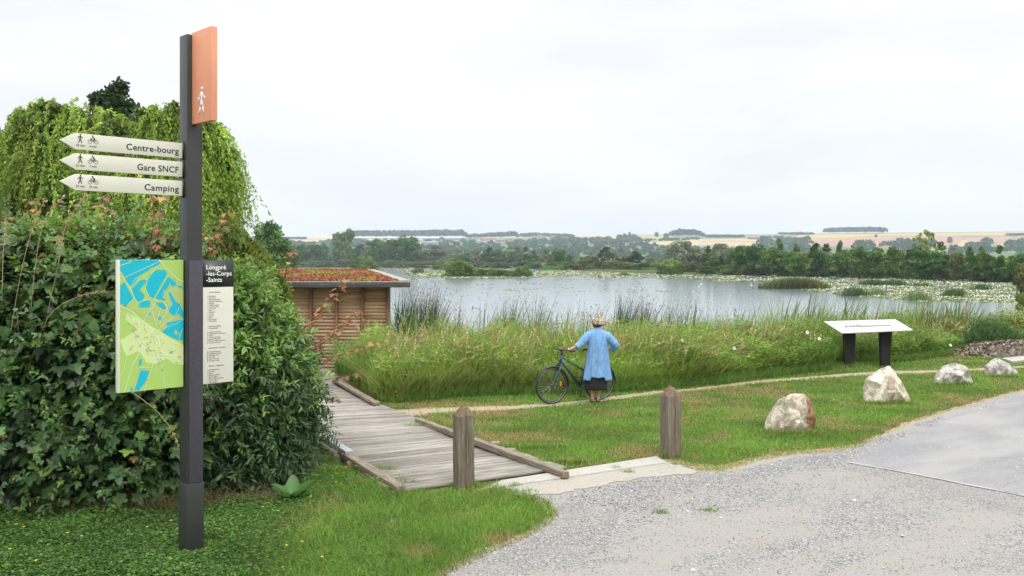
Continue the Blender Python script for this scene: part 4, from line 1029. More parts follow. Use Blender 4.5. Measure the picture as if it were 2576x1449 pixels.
# ------------------------------------------------------------ boardwalk
bw = empty("boardwalk", (-1.26, 10.5, 0), 0, "weathered grey timber walkway leading past the hedge to the hut", "boardwalk")
Lp = [(-1.24,10.42),(-2.68,13.6),(-3.75,15.9),(-5.0,19.0),(-6.2,22.0)]; Rp = [(.72,11.60),(-.50,13.55),(-1.55,15.3),(-2.52,17.1),(-4.35,22.0)]
def along(P_, t):
    seg = [(Vector(P_[i+1])-Vector(P_[i])).length for i in range(len(P_)-1)]; tot_ = sum(seg); d_ = t*tot_
    for i, s_ in enumerate(seg):
        if d_ <= s_ or i == len(seg)-1: return Vector(P_[i]).lerp(Vector(P_[i+1]), d_/s_)
        d_ -= s_
mbp = MB(); NPL = 88
rp = random.Random(11)
for i in range(NPL):
    ja = rp.uniform(-.02,.02); jb_ = rp.uniform(-.02,.02)
    a_ = along(Lp, i/NPL); b_ = along(Rp, i/NPL); c_ = along(Rp, (i+.955)/NPL); d_ = along(Lp, (i+.955)/NPL)
    nn_ = (b_-a_).normalized(); a_ = a_ - nn_*(.02+ja); d_ = d_ - nn_*(.02+ja); b_ = b_ - nn_*(.05+jb_*.3); c_ = c_ - nn_*(.05+jb_*.3)
    zt = .045 + rp.uniform(-.004,.004) + max(0, i-52)*.0012; tw = rp.uniform(-.003,.003); g_ = rp.uniform(.72, 1.22); mbp.cur = (g_*rp.uniform(.97,1.04), g_, g_*rp.uniform(.95,1.03))
    o_ = Vector((-1.26, 10.5))
    q_ = [p_ - o_ for p_ in (a_, b_, c_, d_)]
    mbp.add([(p_.x, p_.y, zt-.04) for p_ in q_] + [(q_[0].x,q_[0].y,zt+tw),(q_[1].x,q_[1].y,zt-tw),(q_[2].x,q_[2].y,zt-tw),(q_[3].x,q_[3].y,zt+tw)],
            [(3,2,1,0),(4,5,6,7),(0,1,5,4),(1,2,6,5),(2,3,7,6),(3,0,4,7)])
me = mbp.mesh("planks", M_WOOD, tint=True)
# wood grain runs along the planks: turn the mesh so its x axis lies along them
pa = math.atan2(1.18, 1.96); me.transform(Matrix.Rotation(-pa, 4, 'Z')); po = obj_me("planks", me, bw); po.rotation_euler = (0, 0, pa)
M_RAIL = noisemat("rail_wood", [(.3,(.08,.062,.04)),(.5,(.20,.165,.12)),(.72,(.35,.31,.25))], (1.4,24,24), 2.2, bump=.7, dist=.01, rough_n=.7)
def rail(name, a_, b_, w, h, z0, z1, mat, parent, loc):
    a_ = Vector((a_[0], a_[1], z0)); b_ = Vector((b_[0], b_[1], z1)); L_ = (b_-a_).length; d_ = (b_-a_).normalized()
    m_ = MB(); n = 10; rr_ = random.Random(int(L_*1000))
    rings_ = []
    for i in range(n+1):
        t_ = i/n*L_; j = [rr_.uniform(-.006,.006) for _ in range(4)]
        rings_.append([(t_, -w/2+j[0], -h/2), (t_, w/2+j[1], -h/2+j[2]*.4), (t_, w/2+j[1], h/2+j[2]), (t_, -w/2+j[0], h/2+j[3])])
    vs = [v for r_ in rings_ for v in r_]
    m_.add(vs, [(i*4+k, i*4+(k+1)%4, (i+1)*4+(k+1)%4, (i+1)*4+k) for i in range(n) for k in range(4)] + [(0,1,2,3),(n*4+3,n*4+2,n*4+1,n*4)])
    o = m_.build(name, mat, parent, bevel=.008)
    o.location = a_ - Vector(loc); o.rotation_euler = d_.to_track_quat('X', 'Z').to_euler(); return o
bl0 = (-1.26, 10.5, 0)
GR = lambda px, py, z: Vector(G(px, py, z))
rail("edge_beam", GR(1424,1187,.1), GR(1190,1100,.16), .10, .08, .06, .115, M_RAIL, bw, bl0)
rail("edge_beam", GR(1188,1099,.16), GR(1050,1054,.08), .10, .08, .115, .06, M_RAIL, bw, bl0)
rail("edge_beam", GR(948,1014,.1), GR(842,952,.16), .12, .06, .085, .13, M_RAIL, bw, bl0)
rail("edge_beam", GR(1008,1230,.06), GR(868,1143,.13), .11, .085, .05, .115, M_RAIL, bw, bl0)
rail("low_beam", GR(985,1238,-.02), GR(815,1128,-.02), .16, .09, .01, .0, M_RAIL, bw, bl0)
M_GALV = plain("galvanised_cap", (.32,.33,.34), .45, metal=.3, noise=.12, nscale=12)
rail("metal_cap", GR(878,1140,.17), GR(760,1066,.17), .11, .075, .165, .165, M_GALV, bw, bl0)
for (px, py) in [(853,1150),(887,1168),(1245,1120),(1285,1138)]:
    x_, y_ = G(px, py, .06); MB().box(-.06, .06, -.09, .09, -.02, .105).build("spacer_block", M_RAIL, bw, bevel=.005).location = (x_-bl0[0], y_-bl0[1], 0)

# ------------------------------------------------------------ bollards
M_TOP = plain("rotten_top", (.17,.115,.075), .95, noise=.4, nscale=40, bump=1, bscale=120)
def bollard(px, py, ht, w, turn, label, seed):
    x_, y_ = G(px, py); R = random.Random(seed)
    r = empty("wooden_bollard", (x_, y_, 0), turn, label, "bollard", "timber bollards at the walkway entrance")
    h2 = w/2; c = w*.10
    prof = [(-h2+c,-h2),(-.012,-h2),(-.002,-h2+.035),(.008,-h2),(h2-c,-h2),(h2,-h2+c),(h2,.01),(h2-.02,.018),(h2,.028),(h2,h2-c),(h2-c,h2),(-h2+c,h2),(-h2,h2-c),(-h2,.02),(-h2+.015,.012),(-h2,.004),(-h2,-h2+c)]
    n = len(prof); m_ = MB(); lv = [-.15,0,.1,.3,.5,.7,ht-.14*w/.24-.02, ht-.14*w/.24]
    vs = []
    for z_ in lv:
        k = 1 + .012*math.sin(z_*9+seed) + (.03 if z_ < .05 else 0)
        for (a_, b_) in prof: vs.append((a_*k + R.uniform(-.002,.002) + .008*math.sin(z_*3+seed), b_*k + R.uniform(-.002,.002), z_))
    m_.add(vs, [(i*n+j, i*n+(j+1)%n, (i+1)*n+(j+1)%n, (i+1)*n+j) for i in range(len(lv)-1) for j in range(n)])
    m_.build("shaft", M_POST, r)
    t_ = MB(); z0 = lv[-1]; vs = [(a_*1.0, b_*1.0, z0-.002) for a_, b_ in prof]
    vs += [(a_*.45+R.uniform(-.008,.008), b_*.45+R.uniform(-.008,.008), z0+(ht-z0)*.72+R.uniform(-.01,.01)) for a_, b_ in prof] + [(0,0,ht)]
    t_.add(vs, [(j, (j+1)%n, n+(j+1)%n, n+j) for j in range(n)] + [(n+j, n+(j+1)%n, 2*n) for j in range(n)])
    cap = t_.build("rotten_cap", M_TOP, r)
    s = Soup(); k = 160; C = np.stack([rng.uniform(-h2*.7,h2*.7,k), rng.uniform(-h2*.7,h2*.7,k), np.zeros(k)],1); C[:,2] = z0 + (ht-z0)*(1-np.maximum(abs(C[:,0]),abs(C[:,1]))/h2)*.95
    s.add(blades(C, rng.uniform(.02,.06,k), rng.uniform(.003,.006,k), rng.uniform(0,6.28,k), rng.uniform(.3,1.2,k)), tints(k, [(.33,.22,.14),(.2,.13,.08),(.42,.32,.2)], .2))
    obj_me("moss_fibres", s.mesh("moss_fibres", M_GRASS), r)
bollard(1167, 1229, .965, .205, math.radians(20), "nearer timber bollard standing in front of the walkway", 3)
bollard(1687, 1151, .955, .215, math.radians(28), "farther timber bollard at the right end of the concrete threshold", 9)

# ------------------------------------------------------------ information lectern
ix0, iy0 = G(2180, 921)
lec = empty("information_lectern", (ix0, iy0, 0), 0, "white tilted information board on two black tapered legs", "information board")
M_BLK = noisemat("black_timber", [(.3,(.012,.012,.012)),(.6,(.028,.026,.025)),(.8,(.09,.06,.04))], (8,8,1.5), 3, bump=.4)
s = iy0/F
zt_f, zt_b = CH-(838-HY)*s*.985, CH-(806-HY)*s*1.05
def at(px, py, D): return Vector(((px-CX)*D/F, D, CH-(py-HY)*D/F))
Df, Db = iy0-.45, iy0+.55
A_, B_, C_, D_ = at(2117,837,Df), at(2295,829.5,Df+.1), at(2252,803,Db+.1), at(2072,808,Db)
nrm_ = (B_-A_).cross(D_-A_).normalized(); th_ = nrm_*.03; base_ = Vector((ix0,iy0,0))
vs = [p_-base_ for p_ in (A_,B_,C_,D_)]; vs = [v-th_ for v in vs] + vs
M_BOARD = plain("board_face", (.55,.54,.53), .35, noise=.02, nscale=3)
brd = MB().add(vs, [(3,2,1,0),(4,5,6,7),(0,1,5,4),(1,2,6,5),(2,3,7,6),(3,0,4,7)]).build("board", M_BOARD, lec, bevel=.006)
# faint engraved panorama on the board
ex = (B_-A_); ey = (D_-A_); pr = []
R_ = random.Random(4); ms = MB()
def bp(u, v, up=.0012): return A_ - base_ + ex*u + ey*v + nrm_*up
N_ = 60; prev = None
for i in range(N_):
    u0, u1 = .17+.66*i/N_, .17+.66*(i+1)/N_; hgt = .04 + .16*abs(math.sin(i*.6))*R_.random()*(1.6 if i < 25 else .5)
    ms.add([bp(u0,.42), bp(u1,.42), bp(u1,.45+hgt), bp(u0,.45+hgt*R_.uniform(.6,1))], [(0,1,2,3)])
for i in range(46):
    u = R_.uniform(.14,.5); v = R_.uniform(.12,.78); w = R_.uniform(.008,.03); l_ = R_.uniform(.01,.035)
    ms.add([bp(u,v,.0018), bp(u+w,v+.01,.0018), bp(u+w*.8,v+l_,.0018), bp(u+.004,v+l_*.7,.0018)], [(0,1,2,3)])
for i in range(14): 
    u = .25+.05*i*R_.uniform(.8,1.2); ms.add([bp(min(u,.92),.84,.0018), bp(min(u+.02,.94),.84,.0018), bp(min(u+.02,.94),.86,.0018), bp(min(u,.92),.86,.0018)], [(0,1,2,3)])
ms.build("engraved_view", plain("engraving_grey", (.20,.185,.20), .5), brd)
for (pxa, pxb, pt) in [((2121,2149),(2124,2146),838),((2212,2240),(2214,2236),834)]:
    D0 = iy0; m_ = MB()
    y0_, y1_ = D0-.06, D0+.06
    for sg in (0,):
        xt0, xt1 = (pxa[0]-1-CX)*D0/F-ix0, (pxa[1]+1-CX)*D0/F-ix0; xb0, xb1 = (pxb[0]-CX)*D0/F-ix0, (pxb[1]-CX)*D0/F-ix0
    ztop = CH-(pt-HY)*D0/F+.0
    m_.add([(xb0,-.05,-.1),(xb1,-.05,-.1),(xb1,.05,-.1),(xb0,.05,-.1),(xt0,-.06,ztop),(xt1,-.06,ztop-.0),(xt1,.06,ztop+.04),(xt0,.06,ztop+.04)], [(0,3,2,1),(4,5,6,7),(0,1,5,4),(1,2,6,5),(2,3,7,6),(3,0,4,7)])
    m_.build("leg", M_BLK, lec, bevel=.005)

# ------------------------------------------------------------ boulders
def rockmat(name, base, pale, rust, rust_dir, rust_amt, white=.55):
    m, t, p = newmat(name); nn = t.nodes.new; ll = t.links.new
    tcn = nn("ShaderNodeTexCoord"); n1 = nn("ShaderNodeTexNoise"); n1.inputs['Scale'].default_value = 6; n1.inputs['Detail'].default_value = 12; n1.inputs['Roughness'].default_value = .7; n1.inputs['Distortion'].default_value = .9
    n2 = nn("ShaderNodeTexNoise"); n2.inputs['Scale'].default_value = 3.2; n2.inputs['Detail'].default_value = 7; n2.inputs['Distortion'].default_value = .5
    r1 = nn("ShaderNodeValToRGB"); e = r1.color_ramp.elements; e[0].position = .34; e[0].color = (*[c*.55 for c in base],1); e[1].position = white+.1; e[1].color = (*pale,1)
    q = e.new(.47); q.color = (*base,1)
    for a_ in (n1, n2): ll(tcn.outputs['Object'], a_.inputs['Vector'])
    ll(n1.outputs['Fac'], r1.inputs['Fac'])
    dt = nn("ShaderNodeVectorMath"); dt.operation = 'DOT_PRODUCT'; dt.inputs[1].default_value = rust_dir; ll(tcn.outputs['Object'], dt.inputs[0])
    ad = nn("ShaderNodeMath"); ad.operation = 'MULTIPLY_ADD'; ad.inputs[1].default_value = 1.1; ll(n2.outputs['Fac'], ad.inputs[0]); ll(dt.outputs['Value'], ad.inputs[2])
    mr_ = nn("ShaderNodeMapRange"); mr_.inputs[1].default_value = rust_amt; mr_.inputs[2].default_value = rust_amt+.12; ll(ad.outputs[0], mr_.inputs[0])
    n3 = nn("ShaderNodeTexNoise"); n3.inputs['Scale'].default_value = 14; n3.inputs['Detail'].default_value = 6; ll(tcn.outputs['Object'], n3.inputs['Vector'])
    r3 = nn("ShaderNodeValToRGB"); r3.color_ramp.elements[0].position = .35; r3.color_ramp.elements[0].color = (*[c*.35 for c in rust],1); r3.color_ramp.elements[1].position = .62; r3.color_ramp.elements[1].color = (*rust,1); ll(n3.outputs['Fac'], r3.inputs['Fac'])
    mxx = nn("ShaderNodeMix"); mxx.data_type = 'RGBA'; ll(mr_.outputs[0], mxx.inputs[0]); ll(r1.outputs[0], mxx.inputs[6]); ll(r3.outputs[0], mxx.inputs[7]); ll(mxx.outputs[2], p.inputs['Base Color'])
    b = nn("ShaderNodeBump"); b.inputs['Strength'].default_value = 1.0; b.inputs['Distance'].default_value = .05
    n5 = nn("ShaderNodeTexNoise"); n5.inputs['Scale'].default_value = 22; n5.inputs['Detail'].default_value = 8; n5.inputs['Roughness'].default_value = .7; ll(tcn.outputs['Object'], n5.inputs['Vector'])
    sm = nn("ShaderNodeMath"); sm.operation = 'MULTIPLY_ADD'; sm.inputs[1].default_value = .5; ll(n5.outputs['Fac'], sm.inputs[0]); ll(n1.outputs['Fac'], sm.inputs[2]); ll(sm.outputs[0], b.inputs['Height']); b.inputs['Distance'].default_value = .03; ll(b.outputs[0], p.inputs['Normal'])
    p.inputs['Roughness'].default_value = .9; p.inputs['Specular IOR Level'].default_value = .2
    return m
def rock(px, py, prof, depth, mat, seed, label, ridge=.1):
    """prof: silhouette seen from the front, (x, z) in metres, closed along the ground"""
    x_, y_ = G(px, py); R = random.Random(seed)
    bm = bmesh.new(); bmesh.ops.create_icosphere(bm, subdivisions=5, radius=1)
    P_ = [Vector(p_) for p_ in prof]; cx_ = sum(p_.x for p_ in P_)/len(P_); cz_ = .42*max(p_.y for p_ in P_)
    def radius(ang):
        d_ = Vector((math.cos(ang), math.sin(ang))); best = .05
        n_ = len(P_)
        for i in range(n_):
            a_ = P_[i]-Vector((cx_,cz_)); b_ = P_[(i+1)%n_]-Vector((cx_,cz_)); e_ = b_-a_; den = d_.x*e_.y - d_.y*e_.x
            if abs(den) < 1e-9: continue
            t_ = (a_.x*e_.y - a_.y*e_.x)/den; u_ = (a_.x*d_.y - a_.y*d_.x)/den
            if t_ > 0 and -1e-6 <= u_ <= 1+1e-6: best = max(best, t_)
        return best
    planes = [(Vector((R.uniform(-1,1), -R.uniform(.5,1.3), R.uniform(-.5,1.0))).normalized(), R.uniform(.58,.84)) for _ in range(11)]
    from mathutils import noise as mn
    for v in bm.verts:
        c = v.co.copy()
        for n_, d_ in planes:
            k = c.dot(n_)
            if k > d_: c -= n_*(k-d_)*1.0
        f = mn.fractal(c*2.2+Vector((seed*3.1,0,0)), 1.0, 2.1, 4)*.035 + mn.ridged_multi_fractal(c*3+Vector((0,seed,0)), .9, 2.2, 3, 1, 2)*.018
        rho = math.hypot(v.co.x, v.co.z); ang = math.atan2(v.co.z, v.co.x); rad = radius(ang)
        k2 = math.hypot(c.x, c.z)
        v.co = Vector((cx_ + math.cos(ang)*k2*rad*(1+f), c.y*depth*(1+f), cz_ + math.sin(ang)*k2*rad*(1+f)))
        if v.co.z < -.12: v.co.z = -.12
    me = bpy.data.meshes.new("boulder"); bm.to_mesh(me); bm.free(); me.materials.append(mat)
    for p_ in me.polygons: p_.use_smooth = False
    o = obj_me("boulder", me); o.location = (x_, y_, 0); tagp(o, label, "boulder", "boulders along the edge of the drive"); return o
RK1 = rockmat("boulder_stone_rust", (.34,.295,.225), (.72,.66,.54), (.34,.18,.095), (1.15,0,.1), .84)
RK2 = rockmat("boulder_stone_pale", (.40,.345,.255), (.74,.69,.58), (.36,.25,.13), (.25,-.2,-1.0), .62, .5)
RK3 = rockmat("boulder_stone_grey", (.28,.255,.22), (.66,.63,.585), (.33,.21,.10), (.3,-.3,-.9), .66)
RK4 = rockmat("boulder_stone_slab", (.27,.25,.225), (.62,.60,.565), (.50,.36,.22), (.5,0,.9), .92)
def pr_(D, cx0, base, pts): s_ = D/F; return [((a_-cx0)*s_, (base-b_)*s_) for a_, b_ in pts]
rock(1986, 1082, pr_(14.35,1986,1088,[(1924,1100),(1928,1065),(1945,1035),(1965,1012),(1995,998),(2020,997),(2040,1015),(2051,1050),(2050,1075),(2035,1100)]), .36, RK1, 2, "boulder nearest the drive, with a rust brown right face")
rock(2232, 1010, pr_(17.4,2232,1014,[(2176,1030),(2176,985),(2183,958),(2215,935),(2240,926),(2258,940),(2270,962),(2288,1005),(2290,1030)]), .42, RK2, 5, "tallest pale beige boulder with a pointed top")
rock(2401, 965, pr_(19.9,2401,968,[(2352,985),(2354,955),(2368,935),(2380,923),(2405,917),(2425,924),(2440,945),(2449,968),(2448,985)]), .38, RK3, 8, "rounded grey boulder, third along the drive")
rock(2519, 944, pr_(21.4,2519,947,[(2482,960),(2482,925),(2500,910),(2512,903),(2530,915),(2550,930),(2559,941),(2555,960)]), .36, RK4, 12, "farthest boulder, slanting down to the right beside the rubble")

# ------------------------------------------------------------ rubble heap
M_RUB = groundmat("rubble", (.13,.10,.075), (.07,.06,.05), (.26,.23,.20), 12, 3.0, 1.0, 60)
rx_, ry_ = G(2535, 890); hm = MB(); nx, ny = 60, 30; vs = []
for j in range(ny+1):
    for i in range(nx+1):
        u = i/nx*2-1; v = j/ny*2-1; e_ = max(0, 1-(abs(u)**2.4+abs(v)**2.4)); X_ = u*2.0; Y_ = v*1.0
        vs.append((X_, Y_, -.03 + .34*e_**.6*(.55+.75*float(vnoise(X_+5, Y_, 1.3))) + .06*(float(vnoise(X_, Y_, 9))-.5)))
hm.add(vs, [(j*(nx+1)+i, j*(nx+1)+i+1, (j+1)*(nx+1)+i+1, (j+1)*(nx+1)+i) for j in range(ny) for i in range(nx)])
ro = hm.build("rubble_heap", M_RUB); ro.location = (rx_, ry_, 0); 
dk = 2600; du = rng.uniform(-.95,.95,dk); dv = rng.uniform(-.95,.95,dk); ee = np.clip(1-(np.abs(du)**2.4+np.abs(dv)**2.4),0,1); okd = ee > .03; du, dv, ee = du[okd], dv[okd], ee[okd]; dk = len(du)
zd = -.03 + .34*ee**.6*(.55+.75*vnoise(du*2+5, dv, 1.3)) + .02
dbs = Soup(); dbs.add(scatter(T_quad(.6), np.stack([du*2, dv, zd],1), rdir(dk), np.array([[0,0,1.]])+rng.normal(0,.6,(dk,3)), rng.uniform(.03,.10,dk)), tints(dk, [(.18,.155,.12),(.10,.08,.055),(.33,.30,.26),(.20,.14,.09),(.26,.22,.15)], .25))
obj_me("debris", dbs.mesh("debris", M_STONE), ro)
tagp(ro, "low heap of earth and rubble at the far right behind the boulders", "rubble", kind="stuff")

# ------------------------------------------------------------ hut with the sedum roof
M_SID = noisemat("weathered_siding", [(.3,(.32,.215,.14)),(.5,(.54,.37,.24)),(.7,(.68,.53,.40))], (.6,8,9), 1.6, bump=.3, tint=True, rough_n=.65)
M_HPOST = noisemat("cedar_post", [(.3,(.20,.10,.06)),(.7,(.34,.18,.11))], (6,6,1), 3, bump=.3)
M_FAS = noisemat("grey_fascia", [(.3,(.045,.045,.045)),(.55,(.085,.085,.08)),(.75,(.15,.145,.14))], (.8,6,9), 3, bump=.3)
M_TRIM = plain("pebble_trim", (.30,.28,.255), .9, noise=.35, nscale=30, bump=.6, bscale=60)
hut = empty("lake_hut", (-6.5, 26.0, WZ), 0, "low timber boarded hut at the water's edge with a red sedum roof", "hut")
HF = 26.0
XR = (980-CX)*HF/F + .0; XL = -9.2; zE = CH-(722-HY)*HF/F - WZ; hx0, hx1 = XL+6.5, XR+6.5
M_DKIN = plain("dark_inside", (.03,.025,.02), .9)
MB().prism([(hx0,.02),(hx1-.02,.02),(hx1-1.9,6.0),(hx0-1.9,6.0)], .0, zE).build("wall_core", M_DKIN, hut)
posts = [980-3, 912, 847, 782, 717, 652]
pxs = [(p_-CX)*HF/F+6.5 for p_ in posts]
rp = random.Random(21)
for a_, b_ in zip(pxs[1:], pxs[:-1]):
    m_ = MB(); z_ = .35; k = 0
    while z_ < zE-.02:
        fz = (z_-.35)/(zE-.35)
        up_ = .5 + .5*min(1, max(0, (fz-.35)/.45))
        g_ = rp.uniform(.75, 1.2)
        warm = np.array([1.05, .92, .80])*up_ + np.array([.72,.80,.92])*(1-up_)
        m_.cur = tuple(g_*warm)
        m_.add([(a_+.02,-.026,z_),(b_-.02,-.026,z_),(b_-.02,-.014,z_+.098),(a_+.02,-.014,z_+.098),(a_+.02,0,z_),(b_-.02,0,z_),(b_-.02,0,z_+.098),(a_+.02,0,z_+.098)], [(0,1,2,3),(0,4,5,1),(3,2,6,7),(0,3,7,4),(1,5,6,2)])
        z_ += .097
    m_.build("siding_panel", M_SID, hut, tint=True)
for p_ in pxs: MB().box(p_-.035, p_+.035, -.075, -.002, .1, zE).build("corner_post" if p_ == pxs[0] else "wall_post", M_HPOST, hut, bevel=.004)
# right-hand side wall boards
m_ = MB(); z_ = .35
while z_ < zE-.02:
    g_ = rp.uniform(.75,1.15); m_.cur = (g_,g_*.92,g_*.8)
    m_.add([(hx1+.03,.05,z_),(hx1-1.86,6.0,z_),(hx1-1.88,6.0,z_+.095),(hx1+.0,.05,z_+.095)], [(0,1,2,3)]); z_ += .097
m_.build("side_siding", M_SID, hut, tint=True)
def rpnt(px, D, zabs): return ((px-CX)*D/F+6.5, D-26.0, zabs-WZ)
zf_ = CH-(711.5-HY)*25.45/F; zb_ = CH-(681.5-HY)*33.0/F
FR, BR = rpnt(1030, 25.45, zf_), rpnt(941, 33, zb_); FL, BL_ = rpnt(560, 25.45, zf_), rpnt(480, 33, zb_)
M_SEDBASE = plain("roof_substrate", (.16,.10,.06), .95)
MB().add([FL,FR,BR,BL_] + [(p_[0],p_[1],p_[2]-.12) for p_ in (FL,FR,BR,BL_)], [(0,1,2,3),(7,6,5,4),(0,4,5,1),(1,5,6,2),(2,6,7,3),(3,7,4,0)]).build("roof", M_SEDBASE, hut)
rf = hut.children[-1]
def band(a_, b_, w, h, zo, mat, nm):
    m_ = MB(); m_.beam((a_[0],a_[1],a_[2]+zo), (b_[0],b_[1],b_[2]+zo), w, h); return m_.build(nm, mat, rf, bevel=.006)
band((FL[0],FL[1]-.02,FL[2]), (FR[0]+.02,FR[1]-.02,FR[2]), .04, .14, -.055, M_FAS, "fascia_board")
band(FR, BR, .04, .14, -.055, M_FAS, "fascia_board")
band((FL[0],FL[1]+.08,FL[2]), (FR[0]-.03,FR[1]+.08,FR[2]), .16, .03, .028, M_TRIM, "gravel_trim")
band((FR[0]-.16,FR[1]+.2,FR[2]+.01), (BR[0]-.16,BR[1],BR[2]), .32, .05, .035, M_TRIM, "gravel_trim")
k = 52000; u = rng.random(k); v = rng.random(k)**.9
u = u*.988
Xs = FL[0]*(1-u)*(1-v)+FR[0]*u*(1-v)+BL_[0]*(1-u)*v+BR[0]*u*v - .25*u*(.3+.7*(u>.9)); Ys = FR[1]+.2+(BR[1]-FR[1]-.2)*v; Zs = FR[2]+(BR[2]-FR[2])*v+.02
pat = vnoise(Xs*1.0, Ys*.9, 1.6)*.6 + vnoise(Xs, Ys, 5.5)*.4
cs_ = np.where((pat > .56)[:,None], tints(k, [(.27,.25,.05),(.20,.22,.05),(.35,.28,.07)], .25), tints(k, [(.28,.085,.05),(.34,.13,.065),(.20,.07,.045),(.36,.22,.11)], .28))
s = Soup(); s.add(scatter(T_quad(.8), np.stack([Xs,Ys,Zs+rng.uniform(0,.05,k)+.05*(pat-.4)],1), rdir(k), np.tile((0,0,1.),(k,1))+rng.normal(0,.5,(k,3)), rng.uniform(.03,.085,k)), cs_)
obj_me("sedum_cover", s.mesh("sedum_cover", M_LEAF_SOFT), rf)
# ------------------------------------------------------------ lawn
def px_sample(poly, n):
    q_ = sample_poly(poly, n); D = CH*F/(q_[:,1]-HY); return (q_[:,0]-CX)*D/F, D, q_
LAWN_L = [(-120,1560),(-120,1270),(450,1275),(700,1262),(800,1180),(826,1128),(900,1178),(1004,1243),(1100,1240),(1140,1236),(1200,1228),(1250,1226),(1330,1245),(1372,1262),(1400,1288),(1394,1314),(1330,1356),(1230,1396),(1120,1452),(1020,1560)]
LAWN_R = [(1185,1101),(1432,1186),(1645,1153),(1690,1171),(1750,1186),(1800,1192),(1850,1180),(1920,1159),(2000,1147),(2100,1141),(2160,1129),(2222,1097),(2300,1064),(2400,1033),(2500,1005),(2600,979),(2700,960),(2700,856),(2600,862),(2450,874),(2300,895),(2150,908),(2000,928),(1800,955),(1500,978),(1200,985),(1000,1000),(925,1000),(952,1013),(1055,1054)]
PATH_M = [(x_, y_ + w_*.62) for x_, y_, w_ in PATH_W] + [(x_, y_ - w_*.62) for x_, y_, w_ in PATH_W[::-1]]
GR_C = [(.12,.25,.034),(.095,.215,.032),(.155,.29,.042),(.19,.29,.055)]; DRY_C = [(.42,.31,.15),(.34,.24,.11),(.30,.27,.10)]
s = Soup()
def lawn(poly, n, h0, h1, w, dry_lo=.58, right=False):
    X, Y, q_ = px_sample(poly, n)
    inp = pip(X, Y, PATH_M)
    wob = vnoise(X, Y, 2.3)
    keep = ~inp | (rng.random(len(X)) < .05)
    keep &= ~pip(X, Y, GRAVEL_W) | (rng.random(len(X)) < .35)
    if right:  # worn verge next to the gravel and the path
        edge_ = pip(q_[:,0]-6, q_[:,1]+ 10, GRAVEL_PX); keep &= ~edge_ | (rng.random(len(X)) < .75)
    X, Y, q_ = X[keep], Y[keep], q_[keep]; n = len(X)
    f = vnoise(X, Y, .9)*.55 + vnoise(X, Y, 2.7)*.45
    near_edge = pip(q_[:,0]+rng.normal(0,4,n), q_[:,1]+20+rng.normal(0,9,n), GRAVEL_PX)
    pd = np.clip((f-dry_lo)*4.5, 0, .75) + .06 + near_edge*.5
    dry = rng.random(n) < pd
    c = np.where(dry[:,None], tints(n, DRY_C, .2), tints(n, GR_C, .2)*(.72 + .56*vnoise(X+50, Y, 1.7))[:,None])
    h = rng.uniform(h0, h1, n)*(.7+.6*vnoise(X, Y+9, 1.4))*np.where(dry, .75, 1)*np.where(near_edge, .7, 1)
    if not right:
        post_ = (np.hypot(X+2.85, Y-8.37) < .22); h = np.where(post_, h*.25, h)
        soft = np.clip((q_[:,0]-560+rng.normal(0,90,n)+ (q_[:,1]-1300)*-.3)/260, .35, 1); h = h*soft
    tall = rng.random(n) < .02; h = np.where(tall, h*1.9, h)
    B = np.stack([X, Y, np.full(n, -.003)], 1)
    s.add(blades(B, h, w*np.clip(Y/10,.8,2.4)*rng.uniform(.6,1.3,n), rng.uniform(0,6.28,n), rng.uniform(.2,1.25,n), 3), c)
lawn(LAWN_L, 115000, .045, .125, .0062, .60)
lawn(LAWN_R, 170000, .035, .075, .0065, .555, True)
for (px, py, w_) in [(1167,1232,.16),(1687,1155,.16),(1988,1094,.45),(2234,1018,.45),(2400,970,.42),(2519,950,.38),(2135,922,.14),(2225,918,.14),(1300,1130,.7),(1380,1168,.5),(900,1190,.5),(960,1222,.4),(1100,1078,.5)]:
    x_, y_ = G(px, py); k = int(420*w_/.3); a_ = rng.uniform(0, 6.28, k); B = np.stack([x_+w_*rng.uniform(-1,1,k), y_+rng.normal(0,.035,k)+.03, np.zeros(k)],1)
    s.add(blades(B, rng.uniform(.04,.14,k), rng.uniform(.006,.011,k), rng.uniform(0,6.28,k), rng.uniform(.2,1.1,k), 3), tints(k, GR_C+DRY_C[:1], .2))
# stray tufts in the gravel, on the path and at the walkway
tuft = [G(1230,1228),G(1290,1224),G(1330,1238),G(1380,1300),G(1545,1182),G(1780,1286),G(1660,1292),G(1578,1190),G(1700,1170),G(1175,1238),G(1130,1237),G(1060,1240),G(1350,1176),G(1290,1143),G(1195,1220),G(1205,1232)]
for x_, y_ in tuft:
    k = rng.integers(25, 90); B = np.stack([x_+rng.normal(0,.05,k), y_+rng.normal(0,.03,k), np.full(k,.0)],1)
    s.add(blades(B, rng.uniform(.03,.10,k), rng.uniform(.004,.008,k), rng.uniform(0,6.28,k), rng.uniform(.3,1.3,k), 3), tints(k, GR_C, .2))
o = obj_me("grass", s.mesh("grass", M_GRASS)); tagp(o, "short mown grass with dry patches on both sides of the path", "grass", kind="stuff")
